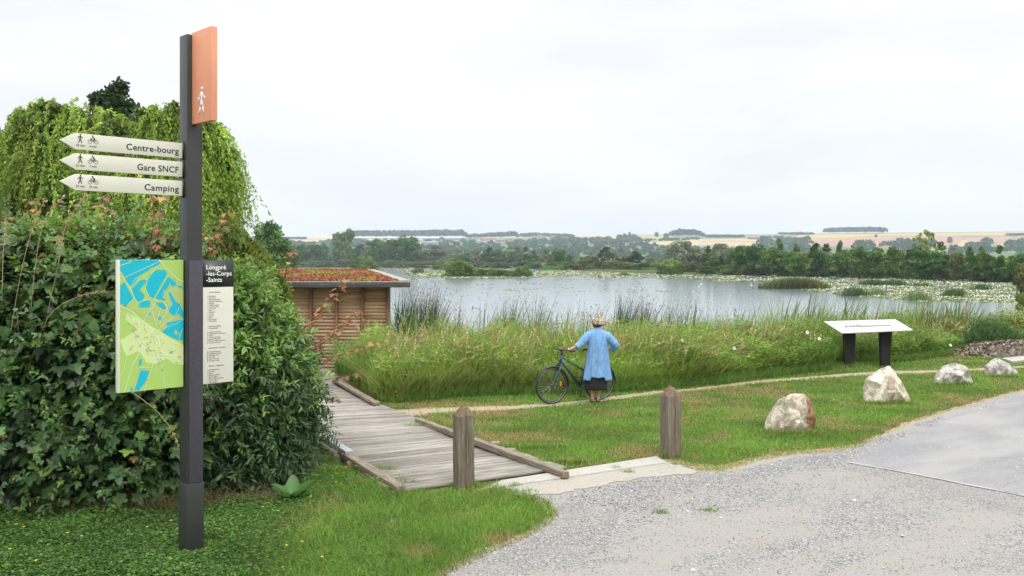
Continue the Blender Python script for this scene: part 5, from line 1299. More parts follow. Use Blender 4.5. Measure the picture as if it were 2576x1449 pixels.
# creeping leaves under the hedge
s = Soup()
X, Y, q_ = px_sample([(-120,1480),(-120,1262),(450,1268),(720,1255),(840,1170),(900,1180),(1000,1250),(1000,1480)], 80000)
kp = rng.random(len(X)) < np.clip(1.15-(q_[:,0]-520-(1300-q_[:,1])*1.0)/300, .06, 1)*(.6+.6*vnoise(X,Y,2.0)); kp &= ~pip(q_[:,0], q_[:,1], [(826,1128),(900,1178),(1004,1243),(1200,1228),(1100,1000)]); X, Y, q_ = X[kp], Y[kp], q_[kp]
k = len(X); hgt = rng.uniform(.01,.085,k)*np.where(np.hypot(X+2.85, Y-8.37) < .25, .3, 1)*(.5+vnoise(X,Y,2.2))
a = rng.uniform(0,6.28,k); d = np.stack([np.cos(a),np.sin(a),rng.uniform(-.2,.5,k)],1)
s.add(scatter(T_ovate(.28), np.stack([X,Y,hgt],1), d, np.tile((0,0,1.),(k,1))+rng.normal(0,.35,(k,3)), rng.uniform(.018,.042,k)), tints(k, [(.055,.13,.026),(.08,.17,.03),(.042,.10,.024),(.11,.195,.038)], .2)*(.7+.6*vnoise(X,Y,1.5))[:,None])
o = obj_me("creeping_plants", s.mesh("creeping_plants", M_LEAF_SOFT)); tagp(o, "low creeping five-fingered leaves covering the soil in front of the hedge", "ground cover", kind="stuff")
s = Soup(); X, Y, q_ = px_sample([(-120,1250),(-120,1300),(440,1300),(700,1275),(690,1255),(440,1262)], 2600); n = len(X)
s.add(blades(np.stack([X,Y,np.zeros(n)],1), rng.uniform(.08,.35,n), rng.uniform(.003,.007,n), rng.uniform(0,6.28,n), rng.uniform(.5,1.6,n), 3), tints(n, [(.16,.10,.055),(.22,.15,.08),(.10,.07,.04),(.10,.15,.03)], .2))
o = obj_me("dead_stems", s.mesh("dead_stems", M_GRASS)); tagp(o, "tangle of dead brown stems along the foot of the hedge", "dead stems", kind="stuff")
# yellow and white flowers
M_YEL = plain("yellow_petal", (.75,.55,.02), .5); M_WPET = plain("white_petal", (.8,.8,.78), .6); M_STEM = plain("flower_stem", (.09,.17,.03), .6)
def flower(mat, r, h):
    m_ = MB()
    for j in range(5):
        a_ = j*2*math.pi/5; m_.add([(0,0,h),(r*math.cos(a_-.45),r*math.sin(a_-.45),h+r*.25),(r*1.25*math.cos(a_),r*1.25*math.sin(a_),h+r*.35),(r*math.cos(a_+.45),r*math.sin(a_+.45),h+r*.25)], [(0,1,2,3)])
    st = MB().tube([(0,0,0),(.004,0,h*.5),(0,0,h)], .0016, 5)
    return m_.mesh("petals", mat), st.mesh("stem", M_STEM)
fy, fw = flower(M_YEL, .012, .10), flower(M_WPET, .011, .09)
YF = [(40,1345),(60,1352),(170,1368),(205,1376),(370,1352),(430,1335),(625,1525),(660,1300),(672,1545),(700,1310),(720,1400),(760,1390),(905,1225),(930,1140),(915,1148),(940,1170),(955,1182),(1005,1195),(1010,1214),(1045,1195),(1065,1198),(930,1185),(842,1262),(870,1420),(25,1410),(180,1500),(90,1440)]
for j, (px, py) in enumerate([(x_*1.0, y_*1.0) for x_, y_ in YF]):
    if px > 830: px, py = px-60, py+10
    x_, y_ = G(px, py); r = empty("yellow_flower", (x_, y_, 0), random.uniform(0,6), "small yellow buttercup flower in the grass by the hedge foot", "flower", "yellow flowers in the grass"); obj_me("petals", fy[0], r); obj_me("stem", fy[1], r)
for j in range(16):
    x_, y_ = G(random.uniform(2080,2150)+ (0 if j % 2 else 100), random.uniform(1000,1022)); r = empty("white_flower", (x_, y_, 0), random.uniform(0,6), "tiny white clover flower in the lawn between the boulders", "flower", "white flowers in the lawn"); obj_me("petals", fw[0], r); obj_me("stem", fw[1], r)

# ------------------------------------------------------------ tall bank meadow
def front_y(X): return np.interp(X, [p_[0] for p_ in MEADOW_FRONT], [p_[1] for p_ in MEADOW_FRONT])
def meadow_pts(n, x0, x1, depth=1.0, pw=1.35):
    X = rng.uniform(x0, x1, n); f = front_y(X) + .25*(vnoise(X, X*0, 1.3)-.5); b = np.minimum(shore_near(X)+.3, f+5.2)
    v = rng.random(n)**pw; Y = f + (b-f)*v*depth
    k_ = ~((np.abs(X-9.0) < 1.0) & (Y < 24.35)) & (X > np.interp(Y, [p_[1] for p_ in Rp], [p_[0] for p_ in Rp]) + .12); X, Y, v = X[k_], Y[k_], v[k_]
    Z = terrain_z(X, Y); return X, Y, Z, v
def ramp(v): return .62 + .38*np.clip(v/.25, 0, 1)
def top_h(X): return np.interp(X, [-4,-2,0,2,4,6,8,10,13,16,20],[1.22,1.25,1.2,1.22,1.15,1.12,1.08,1.02,.92,.95,1.0])
s = Soup()
# grass blades
for (x0, x1, n, cs, dfrac) in [(-3.4, 5.5, 120000, [(.19,.35,.04),(.26,.40,.065),(.14,.28,.035),(.28,.36,.09)], .2), (5.5, 18.5, 70000, [(.13,.23,.035),(.18,.28,.05),(.10,.19,.03)], .12)]:
    X, Y, Z, v = meadow_pts(n, x0, x1); n = len(X); H = top_h(X)*(.55+.72*vnoise(X, Y, 1.5))*ramp(v)
    low = rng.random(n) < .35; spike = rng.random(n) < .035; h = H*np.where(low, rng.uniform(.3,.7,n), rng.uniform(.72,1.08,n)*np.where(spike, 1.35, 1))
    dry = rng.random(n) < dfrac*.55 + .2*(vnoise(X, Y, .8) > .62)
    c = np.where(dry[:,None], tints(n, [(.36,.31,.14),(.30,.26,.11),(.24,.21,.08)], .18), tints(n, cs, .2))
    s.add(blades(np.stack([X,Y,Z],1), h, rng.uniform(.009,.02,n), rng.normal(.2,1.6,n), rng.uniform(.05,.85,n)**1.2, 4), c)
n = 5200; X = rng.uniform(-3.2, 17.5, n); Y = front_y(X) + rng.uniform(1.5, 4.8, n); cl = vnoise(X, Y, 1.1) > .45; X, Y = X[cl], Y[cl]; n = len(X)
s.add(blades(np.stack([X,Y,terrain_z(X,Y)],1), rng.uniform(1.2,1.95,n), rng.uniform(.012,.024,n), rng.normal(.2,1.4,n), rng.uniform(.05,.6,n), 5), tints(n, [(.12,.22,.04),(.16,.27,.05),(.22,.26,.08)], .2))
# short skirt of grass at the foot
n = 26000; X = rng.uniform(-3.6, 18, n); Y = front_y(X) + rng.uniform(-.35,.5,n); kb = (X > np.interp(Y, [p_[1] for p_ in Rp], [p_[0] for p_ in Rp]) + .12) & ~((np.abs(X-9.0) < 1.2) & (Y < 24.0)); X, Y = X[kb], Y[kb]; n = len(X)
s.add(blades(np.stack([X,Y,np.zeros(n)],1), rng.uniform(.08,.34,n), rng.uniform(.008,.014,n), rng.uniform(0,6.28,n), rng.uniform(.3,1.1,n), 3), tints(n, [(.08,.18,.028),(.11,.22,.035),(.13,.2,.04)], .2))
# grass between walkway and hut, and the strip on the hut side
n = 26000; X = rng.uniform(-8.5, -2.2, n); Y = rng.uniform(17.6, 25.6, n); ok = (X > np.interp(Y, [p_[1] for p_ in Rp], [p_[0] for p_ in Rp]) + .15) | (X < np.interp(Y, [p_[1] for p_ in Lp], [p_[0] for p_ in Lp]) - .1)
ok &= Y < 25.7; X, Y = X[ok], Y[ok]; n = len(X)
s.add(blades(np.stack([X,Y,np.maximum(terrain_z(X,Y),-.9)],1), rng.uniform(.5,1.15,n)*(1+.55*(Y>23)), rng.uniform(.012,.024,n), rng.uniform(0,6.28,n), rng.uniform(.1,.8,n), 4), tints(n, [(.10,.22,.035),(.14,.27,.05),(.17,.28,.06)], .2))
o = obj_me("tall_grass", s.mesh("tall_grass", M_GRASS)); tagp(o, "tall unmown grass, green mixed with straw, along the bank behind the path", "tall grass", kind="stuff")
# seed stalks
s = Soup()
n = 2300; X, Y, Z, v = meadow_pts(n, -3.2, 17.5); n = len(X); w_ = rng.random(n) < np.interp(X, [-3.2,1,4,7,18],[1,1,.8,.4,.3]); X, Y, Z = X[w_], Y[w_], Z[w_]; n = len(X)
H = top_h(X)*rng.uniform(.8,1.22,n)*np.where(rng.random(n) < .12, 1.25, 1); la = rng.normal(.3,1.8,n); ln = rng.uniform(.05,.8,n)
B = np.stack([X,Y,Z],1); sc_ = tints(n, [(.40,.34,.17),(.36,.29,.13),(.44,.38,.22),(.28,.28,.10)], .15)
s.add(blades(B, H, np.full(n,.007), la, ln, 4), sc_)
d = np.stack([np.cos(la), np.sin(la), np.zeros(n)], 1)
for j in range(12):
    t_ = .80 + .2*j/12; P_ = B + d*(ln*H*t_**2)[:,None] + np.array([0,0,1.])*(H*(t_-.38*np.minimum(ln,1.2)*t_**2.4))[:,None]
    s.add(scatter(T_quad(.35), P_ + rng.normal(0,.008,(n,3)), d*.6+np.array([0,0,.8])+rng.normal(0,.35,(n,3)), rdir(n), rng.uniform(.025,.06,n)), sc_*rng.uniform(.85,1.15,(n,1)))
o = obj_me("seed_stalks", s.mesh("seed_stalks", M_GRASS)); tagp(o, "dry straw coloured grass stalks with seed heads in the bank meadow", "grass stalks", kind="stuff")
# leafy weeds
s = Soup()
def weeds(n, x0, x1, cols, sz0, sz1, tmpl, hm=1.0, dens=None, pw=1.5):
    X, Y, Z, v = meadow_pts(n, x0, x1, 1, pw); n = len(X)
    if dens is not None: k_ = rng.random(n) < dens(X, Y); X, Y, Z, v = X[k_], Y[k_], Z[k_], v[k_]; n = len(X)
    H = top_h(X)*hm*(.55+.68*vnoise(X, Y, 1.5))*ramp(v); t_ = rng.random(n)**.62
    c = tints(n, cols, .2)*(.7+.6*vnoise(X*1.0, Y+20, 2.2))[:,None]
    a_ = rng.uniform(0,6.28,n); d_ = np.stack([np.cos(a_), np.sin(a_), rng.uniform(-.3,.8,n)], 1)
    s.add(scatter(tmpl, np.stack([X,Y,Z+H*t_],1)+rng.normal(0,.02,(n,3)), d_, np.tile((0,-.35,1.),(n,1))+rng.normal(0,.45,(n,3)), rng.uniform(sz0,sz1,n)), c)
weeds(95000, 3.5, 18.5, [(.14,.25,.035),(.19,.30,.045),(.10,.19,.03),(.23,.32,.07)], .035, .085, T_lance(.2), 1.0, lambda X, Y: np.interp(X, [3.5,6],[.5,1]))
weeds(42000, -3.4, 6, [(.15,.28,.038),(.20,.33,.05),(.11,.21,.033),(.25,.32,.08)], .05, .12, T_lance(.13), .98, lambda X, Y: .35+.65*np.clip((vnoise(X,Y,.8)-.3)*3,0,1))
weeds(30000, 3.5, 18.5, [(.12,.24,.034),(.16,.29,.045),(.09,.18,.03)], .05, .11, T_lance(.15), .8, None, 4.0)
weeds(9000, -2.5, 2.5, [(.32,.18,.07),(.38,.24,.10),(.24,.15,.05)], .06, .16, T_lance(.07), .35, lambda X, Y: (vnoise(X,Y,.9)>.55)*1.0)
weeds(9000, 14, 18.5, [(.42,.42,.14),(.34,.38,.10)], .03, .07, T_lance(.3), 1.25, lambda X, Y: (vnoise(X,Y,1.3)>.45)*1.0)
o = obj_me("bank_weeds", s.mesh("bank_weeds", M_LEAF_SOFT)); tagp(o, "bushy yellow green weeds mixed into the bank meadow, thickest to the right", "weeds", kind="stuff")
# white bindweed blooms
bfl = flower(M_WPET, .035, .0)
for (px, py) in [(2100,884),(2080,888),(1716,857),(1846,876),(2030,836),(2170,852),(2553,897),(2560,870),(2205,848),(2390,868),(1120,978),(2060,852)]:
    D = float(front_y((px-CX)*22/F)) + .35; p_ = P3(px, py, D); r = empty("bindweed_flower", tuple(p_), 0, "white bindweed bloom sitting in the bank weeds", "flower", "white blooms in the bank weeds"); f_ = obj_me("petals", bfl[0], r); f_.rotation_euler = (math.radians(70),0,0)
# ------------------------------------------------------------ reeds and bulrushes
def rushes(name, cx, wpx, top, n, D, label, cat, group, cols, w0, w1, base_z=-1.05, lean=(.02,.28), tuft=True, dpt=.8, dirx=.15):
    X = ((cx + rng.normal(0, wpx*.3, n).clip(-wpx*.6, wpx*.6)) - CX)*D/F; Y = D + rng.uniform(-dpt, dpt, n)
    dome_ = 1-.55*np.abs((X-(cx-CX)*D/F)/(wpx*.6*D/F))**2.2
    Ht = (CH-(top-HY)*D/F - base_z)*dome_; h = Ht*np.clip(rng.normal(.90, .14, n), .4, 1.12)*(1+.38*lean[1]*.5)
    la = rng.normal(dirx, .9, n); ln = rng.uniform(*lean, n)
    ox_, oy_ = (cx-CX)*D/F, D
    B = np.stack([X-ox_, Y-oy_, np.zeros(n)], 1); c = tints(n, cols, .2); ww = rng.uniform(w0, w1, n)
    st = Soup(); st.add(blades(B, h, ww, la, ln, 4, .6), c)
    r = empty(name, (ox_, oy_, base_z), 0, label, cat, group)
    obj_me("stems", st.mesh("stems", M_GRASS), r)
    if tuft:
        d = np.stack([np.cos(la), np.sin(la), np.zeros(n)], 1); tf = Soup()
        for j in range(3):
            P_ = B + d*(ln*h)[:,None] + np.array([0,0,1.])*(h*(1-.38*ln))[:,None] + rng.normal(0,.010,(n,3)) - np.array([0,0,.02*j])
            tf.add(scatter(T_quad(.6), P_, rdir(n), rdir(n), rng.uniform(.012,.03,n)), tints(n, [(.12,.075,.045),(.16,.10,.06)], .2))
        obj_me("flower_tufts", tf.mesh("flower_tufts", M_GRASS), r)
    return r
RC = [(.032,.070,.038),(.05,.10,.045),(.024,.052,.032)]
BUL = [(1008,70,748,300,"dense dark bulrush clump right beside the hut"),(1068,76,750,300,"dark bulrush clump second from the hut"),(1140,60,782,60,"thin scattered bulrushes between the hut clumps and the next"),
 (1212,40,765,60,"sparse bulrush stems left of the middle clump"),(1268,62,762,170,"dark bulrush clump left of the cyclist's handlebar"),(1340,56,765,110,"lighter bulrush clump straight above the bicycle"),
 (1410,60,790,50,"few bulrush stems left of the person's head"),(1470,50,772,50,"few bulrush stems just left of the person's hair"),(1556,52,762,230,"dense bulrush clump right of the person's head"),
 (1605,50,768,200,"dense bulrush clump second right of the person"),(1665,60,775,110,"loose bulrush clump third right of the person"),(1722,56,770,110,"curved loose bulrush clump fourth right of the person"),
 (1790,60,785,44,"very sparse bulrush stems before the cattails"),(1850,60,790,36,"last sparse bulrush stems left of the cattails")]
for (cx, w, top, n, lb) in BUL: rushes("bulrush_clump", cx, w, top-8, int(n*1.5), 24.4 + (cx-1300)*.0022, lb, "bulrush", "bulrushes along the near bank", RC, .017, .028)
CAT = [(1960,60,762,60,"cattail tuft at the left end of the cattail row"),(2005,56,772,60,"cattail tuft second from left in the row"),(2055,50,776,70,"cattail tuft left of the information board"),(2112,54,765,80,"cattail tuft behind the left side of the board"),
 (2180,60,778,60,"short cattail tuft behind the middle of the board"),(2262,44,778,50,"cattail tuft behind the board's right corner"),(2318,60,768,80,"cattail tuft just right of the board"),(2360,40,785,40,"sparse cattail leaves right of the board"),(2402,50,762,110,"tallest cattail tuft right of the board")]
for (cx, w, top, n, lb) in CAT: rushes("cattail_tuft", cx, w, top-12, int(n*1.6), 26.6 + (cx-1950)*.005, lb, "cattail", "cattails along the near bank", [(.07,.14,.035),(.10,.18,.04),(.18,.13,.06)], .035, .055, lean=(.05,.55), tuft=False)
n_ = 0
ISR = [(1996,726,136,697,'br',"large reed island with brown tops in the right half of the lake",2600),(2195,718,56,702,'g',"left half of the long dark reed island",700),(2245,718,50,703,'g',"right half of the long dark reed island",600),(2148,744,54,720,'g',"dark reed tuft right below the long reed island",500),
 (2205,742,50,724,'l',"thin pale reeds beside the dark tuft",180),(2316,720,30,710,'g',"small reed tuft right of the long reed island",200),(2306,755,56,733,'l',"loose pale reeds nearest to the open water",260),(2400,746,38,724,'g',"compact dark reed tuft in the right part of the pads",420),
 (2470,729,36,713,'g',"small reed tuft at the far right of the pads",260),(1570,694,20,684,'g',"tiny reed tuft on the pads above the person",120),(1052,687,28,672,'b2',"grey green reed tuft left of the islet",260),(1130,696,44,684,'l',"faint reeds at the left foot of the islet",120)]
for (cx, by, w, top, kd, lb, n) in ISR:
    D = F*(CH-WZ)/(by-HY); cols = {'br':[(.10,.12,.04),(.06,.10,.035),(.17,.13,.05),(.08,.13,.04)],'g':[(.05,.10,.04),(.07,.13,.045)],'l':[(.12,.19,.07),(.09,.15,.05)],'b2':[(.07,.11,.05),(.10,.13,.06)]}[kd]
    rushes("reed_island", cx, w, top, n, D, lb, "reeds", "reed tufts standing in the lake", cols, .02*D/60, .035*D/60, WZ-.02, (.05,.4), False, 1.5*D/100)
# pale reed beds in front of the far trees
for (x0, x1, ty, by, lb) in [(1364,1478,668,678.6,"long low pale green reed bed on the far shore"),(1618,1712,671,684,"shorter pale green reed bed below the domed sallows"),(2498,2552,688,708,"tall reed bed under the fir-like tree")]:
    n = 3200; D = F*(CH-WZ)/(by+.3-HY)-1; X = (rng.uniform(x0, x1, n)-CX)*D/F; h = (by-ty)*D/F*rng.uniform(.7,1.05,n)
    s = Soup(); s.add(blades(np.stack([X, D+rng.uniform(0,3,n), np.full(n,WZ)],1), h, rng.uniform(.15,.3,n)*D/300, rng.uniform(0,6,n), rng.uniform(.02,.3,n), 2), tints(n, [(.12,.24,.045),(.15,.28,.06)], .12))
    o = obj_me("reed_bed", s.mesh("reed_bed", M_FAR)); tagp(o, lb, "reeds", kind="stuff")

# ------------------------------------------------------------ shrubs
def lobe_w(l): 
    px, py, D, rx, rz = l[:5]; ry = l[5] if len(l) > 5 else rx
    c = P3(px, py, D); return c, np.array([rx, ry, rz])*D/F
def shell(lobes, n, r0=.75, r1=1.04, zmin=.04, front=True):
    """points near the outer skin of a union of ellipsoids, with outward directions"""
    L_ = [lobe_w(l) for l in lobes]; ar = np.array([r[0]*r[2] for c, r in L_]); ar = ar/ar.sum(); P_, N_ = [], []
    for (c, r), a_ in zip(L_, ar):
        k = int(n*a_*1.6)+5; d = rdir(k)
        if front: d[:,1] = np.where(d[:,1] > .35, -d[:,1], d[:,1])
        q_ = c + d*r*rng.uniform(r0, r1, k)[:,None]
        ins = np.zeros(k, bool)
        for (c2, r2) in L_:
            if c2 is c: continue
            ins |= (np.sum(((q_-c2)/r2)**2, 1) < (r0-.08)**2)
        ok = ~ins & (q_[:,2] > zmin); P_.append(q_[ok]); N_.append(unit(d[ok]/r))
    P_ = np.concatenate(P_); N_ = np.concatenate(N_); i = rng.permutation(len(P_))[:n]; return P_[i], N_[i]
UP = np.array([0,0,1.])
def twig_leaves(S, P_, N_, per, L_, leaf, cols, wx, wd=.2, droop=.25, outw=.8, upw=.55, var=.18):
    n = len(P_); d0 = unit(N_*outw + UP*upw + rng.normal(0,.35,(n,3))); ln = rng.uniform(.6,1.2,n)*L_
    c = tints(n, cols, var)
    for j in range(per):
        t_ = (j+.5)/per; q_ = P_ + d0*(ln*t_)[:,None] - UP*(droop*ln*t_**2)[:,None]
        ax = unit(d0 - UP*(2*droop*t_)); side = unit(np.cross(ax, rng.normal(0,1,(n,3))))
        ld = unit(ax*.65 + side*.85 - UP*.12)
        S.add(scatter(T_lance(wd, .05, .12), q_-wx, ld, UP + N_*.5 + rng.normal(0,.35,(n,3)), rng.uniform(.7,1.2,n)*leaf*(1-.25*abs(t_-.4))), c*(1+.12*(t_-.5))*rng.uniform(.88,1.12,(n,1)))
# maple and bramble thicket on the left
HL = [(100,720,11.0,190,150),(250,700,11.3,150,130),(370,740,11.2,140,140),(470,800,11.6,110,190),(30,900,10.7,190,200),(200,930,10.5,180,200),(370,960,10.6,170,210),(90,1120,10.3,200,170),(270,1130,10.25,180,165),(420,1120,10.5,140,170),(-90,820,11.0,180,260),(-80,1080,10.4,160,200),(500,1080,10.9,90,190)]
TOPL = [(120,600,11.2,150,55),(250,590,11.4,120,50),(360,600,11.4,110,50),(30,640,11,90,60),(430,640,11.4,60,60),(190,640,11,120,60)]
hedge = empty("maple_thicket", (-4.6, 10.8, 0), 0, "dark thicket of broad maple leaves and brambles behind the map sign", "shrub")
hx = np.array([-4.6,10.8,0.])
s = Soup()
rngh = random.Random(77)
BUMP = [(rngh.uniform(-60,500), rngh.uniform(640,1230), 10.35+rngh.uniform(-.25,.35), rngh.uniform(30,75), rngh.uniform(28,65)) for _ in range(46)]
HLB = HL + BUMP
P_, N_ = shell(HLB, 7800, .80, 1.06); n = len(P_)
gapn = vnoise(P_[:,0]*1.0+9, P_[:,2]*1.0, 2.6)*.6+vnoise(P_[:,0]+3, P_[:,2], 5)*.4; kp = (gapn > .40) | (rng.random(n) < .14); P_, N_ = P_[kp], N_[kp]; n = len(P_)
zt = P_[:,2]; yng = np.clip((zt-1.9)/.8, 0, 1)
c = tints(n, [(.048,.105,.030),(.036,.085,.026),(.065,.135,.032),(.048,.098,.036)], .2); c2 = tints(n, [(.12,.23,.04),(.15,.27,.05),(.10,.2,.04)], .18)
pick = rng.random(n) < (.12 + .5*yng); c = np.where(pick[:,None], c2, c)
dd = unit(N_*np.array([1,1,.2]) + rng.normal(0,.45,(n,3)) - UP*.45)
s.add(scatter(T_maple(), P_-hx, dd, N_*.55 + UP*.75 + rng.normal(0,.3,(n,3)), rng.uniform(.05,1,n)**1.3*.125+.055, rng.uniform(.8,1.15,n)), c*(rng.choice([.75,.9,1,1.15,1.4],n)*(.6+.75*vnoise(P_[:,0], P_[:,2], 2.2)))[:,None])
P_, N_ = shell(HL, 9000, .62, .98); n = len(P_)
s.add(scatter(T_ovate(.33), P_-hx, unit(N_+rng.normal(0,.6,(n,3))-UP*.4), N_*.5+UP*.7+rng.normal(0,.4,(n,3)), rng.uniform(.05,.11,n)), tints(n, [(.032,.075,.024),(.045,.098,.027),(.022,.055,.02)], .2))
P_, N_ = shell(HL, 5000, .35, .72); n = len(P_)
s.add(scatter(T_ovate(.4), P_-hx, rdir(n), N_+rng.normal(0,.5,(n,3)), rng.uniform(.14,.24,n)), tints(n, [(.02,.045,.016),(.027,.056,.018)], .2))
P_, N_ = shell(HLB, 620, 1.0, 1.1); n = len(P_)
s.add(scatter(T_maple(), P_-hx, unit(N_*.5+rng.normal(0,.4,(n,3))-UP*.8), N_*.9 + UP*.45 + rng.normal(0,.3,(n,3)), rng.uniform(.14,.21,n), 1.0), tints(n, [(.075,.16,.045),(.10,.20,.05),(.06,.135,.04)], .2))
# young bright leaves over the top
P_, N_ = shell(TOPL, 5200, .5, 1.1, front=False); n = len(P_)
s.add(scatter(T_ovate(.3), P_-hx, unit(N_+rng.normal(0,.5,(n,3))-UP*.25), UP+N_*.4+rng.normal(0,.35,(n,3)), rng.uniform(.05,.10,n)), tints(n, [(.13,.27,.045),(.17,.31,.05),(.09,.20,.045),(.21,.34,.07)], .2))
P_, N_ = shell(TOPL+HL[:4], 330, .8, 1.1); n = len(P_)
s.add(scatter(T_maple(), P_-hx, unit(N_+rng.normal(0,.4,(n,3))-UP*.3), UP+N_*.4+rng.normal(0,.3,(n,3)), rng.uniform(.05,.09,n)), tints(n, [(.30,.14,.05),(.33,.10,.07),(.28,.20,.05)], .2))
# brown dead leaves here and there
P_, N_ = shell(HL, 160, .9, 1.04); n = len(P_)
s.add(scatter(T_maple(), P_-hx, unit(N_+rng.normal(0,.5,(n,3))-UP), N_+rng.normal(0,.4,(n,3)), rng.uniform(.05,.10,n)), tints(n, [(.30,.15,.05),(.24,.13,.05)], .15))
twig_leaves(s, *shell(HLB+TOPL, 900, .95, 1.12), 12, .38, .07, [(.09,.17,.04),(.12,.21,.045),(.06,.12,.035)], hx, wd=.24)
obj_me("foliage", s.mesh("foliage", M_LEAF), hedge)
t_ = MB()
for j in range(46):
    x_ = random.uniform(-7.0,-3.2); y_ = random.uniform(10.0,11.3); a_ = random.uniform(-.35,.35)
    t_.tube([(x_+4.6, y_-10.8, -.05),(x_+4.6+a_*.5, y_-10.8, .8),(x_+4.6+a_*1.2, y_-10.9, random.uniform(1.5,2.3))], [.02,.014,.006], 6)
t_.build("branches", M_BARK, hedge)
# narrow-leaved willow shrub in the middle
WL = [(585,800,11.4,95,100),(640,870,11.7,85,85),(560,860,11.2,105,150),(645,940,11.5,115,125),(700,925,12.0,65,75),(600,1020,11.0,118,145),(675,1030,11.6,100,140),(570,1150,10.8,98,120),(640,1160,11.1,98,108),(720,1060,11.9,58,88),(520,1020,11.1,70,240),(742,985,12.4,42,50)]
shr = empty("willow_shrub", (-3.1, 11.4, 0), 0, "dense shrub of narrow glossy willow leaves right of the signpost", "shrub")
wx = np.array([-3.1,11.4,0.])
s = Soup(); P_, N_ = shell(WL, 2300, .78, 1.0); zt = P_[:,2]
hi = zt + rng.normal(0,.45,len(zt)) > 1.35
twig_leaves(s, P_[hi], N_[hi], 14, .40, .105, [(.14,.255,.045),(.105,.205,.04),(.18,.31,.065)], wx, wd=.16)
twig_leaves(s, P_[~hi], N_[~hi], 13, .38, .105, [(.042,.092,.028),(.058,.115,.032),(.034,.075,.024)], wx, wd=.16, droop=.45, upw=.25)  # lower twigs get darker greens: deep shade painted into the leaf colour
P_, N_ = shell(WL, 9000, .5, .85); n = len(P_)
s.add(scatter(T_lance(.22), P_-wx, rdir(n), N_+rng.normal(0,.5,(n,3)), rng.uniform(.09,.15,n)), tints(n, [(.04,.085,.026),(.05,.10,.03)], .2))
obj_me("foliage", s.mesh("foliage", M_LEAF), shr)
t_ = MB()
for j in range(40):
    a_ = random.uniform(-.9,.9); b_ = random.uniform(-.5,.5); t_.tube([(a_*.3,b_*.3,-.05),(a_*.5,b_*.5,.7),(a_*.75,b_*.7,random.uniform(1.1,1.7))], [.022,.014,.005], 6)
t_.build("branches", M_BARK, shr)
# red-tipped maple shoots
def shoot(pts, D, label, leaf=.09, dens=1.0, cols=None, group="red maple shoots rising from the hedge"):
    cols = cols or [(.33,.09,.06),(.36,.17,.06),(.28,.10,.08),(.30,.22,.06)]
    P_ = [Vector(P3(px, py, D)) for px, py in pts]; o0 = P_[0].copy()
    r = empty("maple_shoot", tuple(o0), 0, label, "plant", group)
    MB().tube([p_-o0 for p_ in P_], [.008*(1-.6*i/(len(P_)-1)) for i in range(len(P_))], 6).build("stem", M_SHOOT, r)
    S_ = Soup(); tot_ = sum((P_[i+1]-P_[i]).length for i in range(len(P_)-1)); nn_ = max(3, int(tot_/.085*dens)); C, Dd = [], []
    for j in range(nn_):
        t_ = (j+.6)/nn_*tot_; i = 0; tt_ = t_
        while i < len(P_)-2 and tt_ > (P_[i+1]-P_[i]).length: tt_ -= (P_[i+1]-P_[i]).length; i += 1
        q_ = P_[i].lerp(P_[i+1], min(1, tt_/(P_[i+1]-P_[i]).length)); a0_ = (j % 2)*1.57+rng.uniform(-.3,.3)
        for k in range(2 if j < nn_-1 else 4):
            a_ = a0_ + k*3.14 + rng.uniform(-.3,.3) + (k > 1)*1.57; pet = np.array([math.cos(a_), math.sin(a_), .15]); C.append(np.array(q_-o0) + pet*.03); Dd.append(pet*np.array([1,1,0]) - UP*rng.uniform(.25,.9))
    C = np.array(C); Dd = unit(np.array(Dd)); n = len(C)
    S_.add(scatter(T_maple(), C, Dd, UP+rng.normal(0,.25,(n,3)), rng.uniform(.7,1.15,n)*leaf), tints(n, cols, .18))
    obj_me("leaves", S_.mesh("leaves", M_LEAF), r); return r
M_SHOOT = plain("red_stem", (.11,.04,.03), .6)
shoot([(372,640),(385,570),(376,492)], 10.9, "red maple shoot under the arrow signs, left of the tallest")
shoot([(392,650),(400,575),(406,490)], 10.8, "tallest red maple shoot just left of the post", .10)
shoot([(262,610),(262,560),(257,490)], 10.9, "red maple shoot in the middle of the hedge top")
shoot([(90,600),(85,560),(80,500)], 10.8, "red maple shoot on the left of the hedge top")
shoot([(30,640),(34,590),(30,540)], 10.7, "short red shoot at the far left edge of the hedge")
shoot([(515,650),(545,600),(574,530)], 11.0, "red maple shoot leaning right behind the post")
shoot([(440,680),(425,640),(440,585)], 11.2, "small reddish shoot partly hidden by the post", .08)
shoot([(545,665),(530,630),(520,590)], 11.1, "short reddish shoot just right of the post", .08)
shoot([(716,700),(722,670),(738,628)], 11.6, "small red shoot standing against the far trees above the hut roof", .07, .8)
RG = [(.30,.10,.06),(.26,.20,.05),(.20,.17,.05),(.34,.15,.06)]
shoot([(740,850),(800,790),(850,730),(878,700)], 12.2, "red leaved branch crossing the left wall of the hut", .10, 1.1, RG)
shoot([(760,900),(830,850),(900,780)], 12.3, "thin red branch reaching up across the hut siding", .09, 1.1, RG)
shoot([(780,930),(850,895),(945,862)], 12.4, "red branch stretching right over the meadow", .09, 1.2, RG)
shoot([(790,960),(850,950),(905,938)], 12.5, "lowest red branch pointing right above the walkway", .09, 1.2, RG)
shoot([(770,880),(810,850),(850,835)], 12.2, "short red branch with dense leaves before the hut", .09, 1.5, RG)
shoot([(760,1000),(800,985),(850,1010)], 12.2, "drooping brownish branch over the walkway edge", .07, 1.3, [(.12,.14,.04),(.26,.13,.06)])
shoot([(430,690),(380,665),(330,668)], 10.7, "reddish side shoot above the map panel", .07, 1.0, RG)
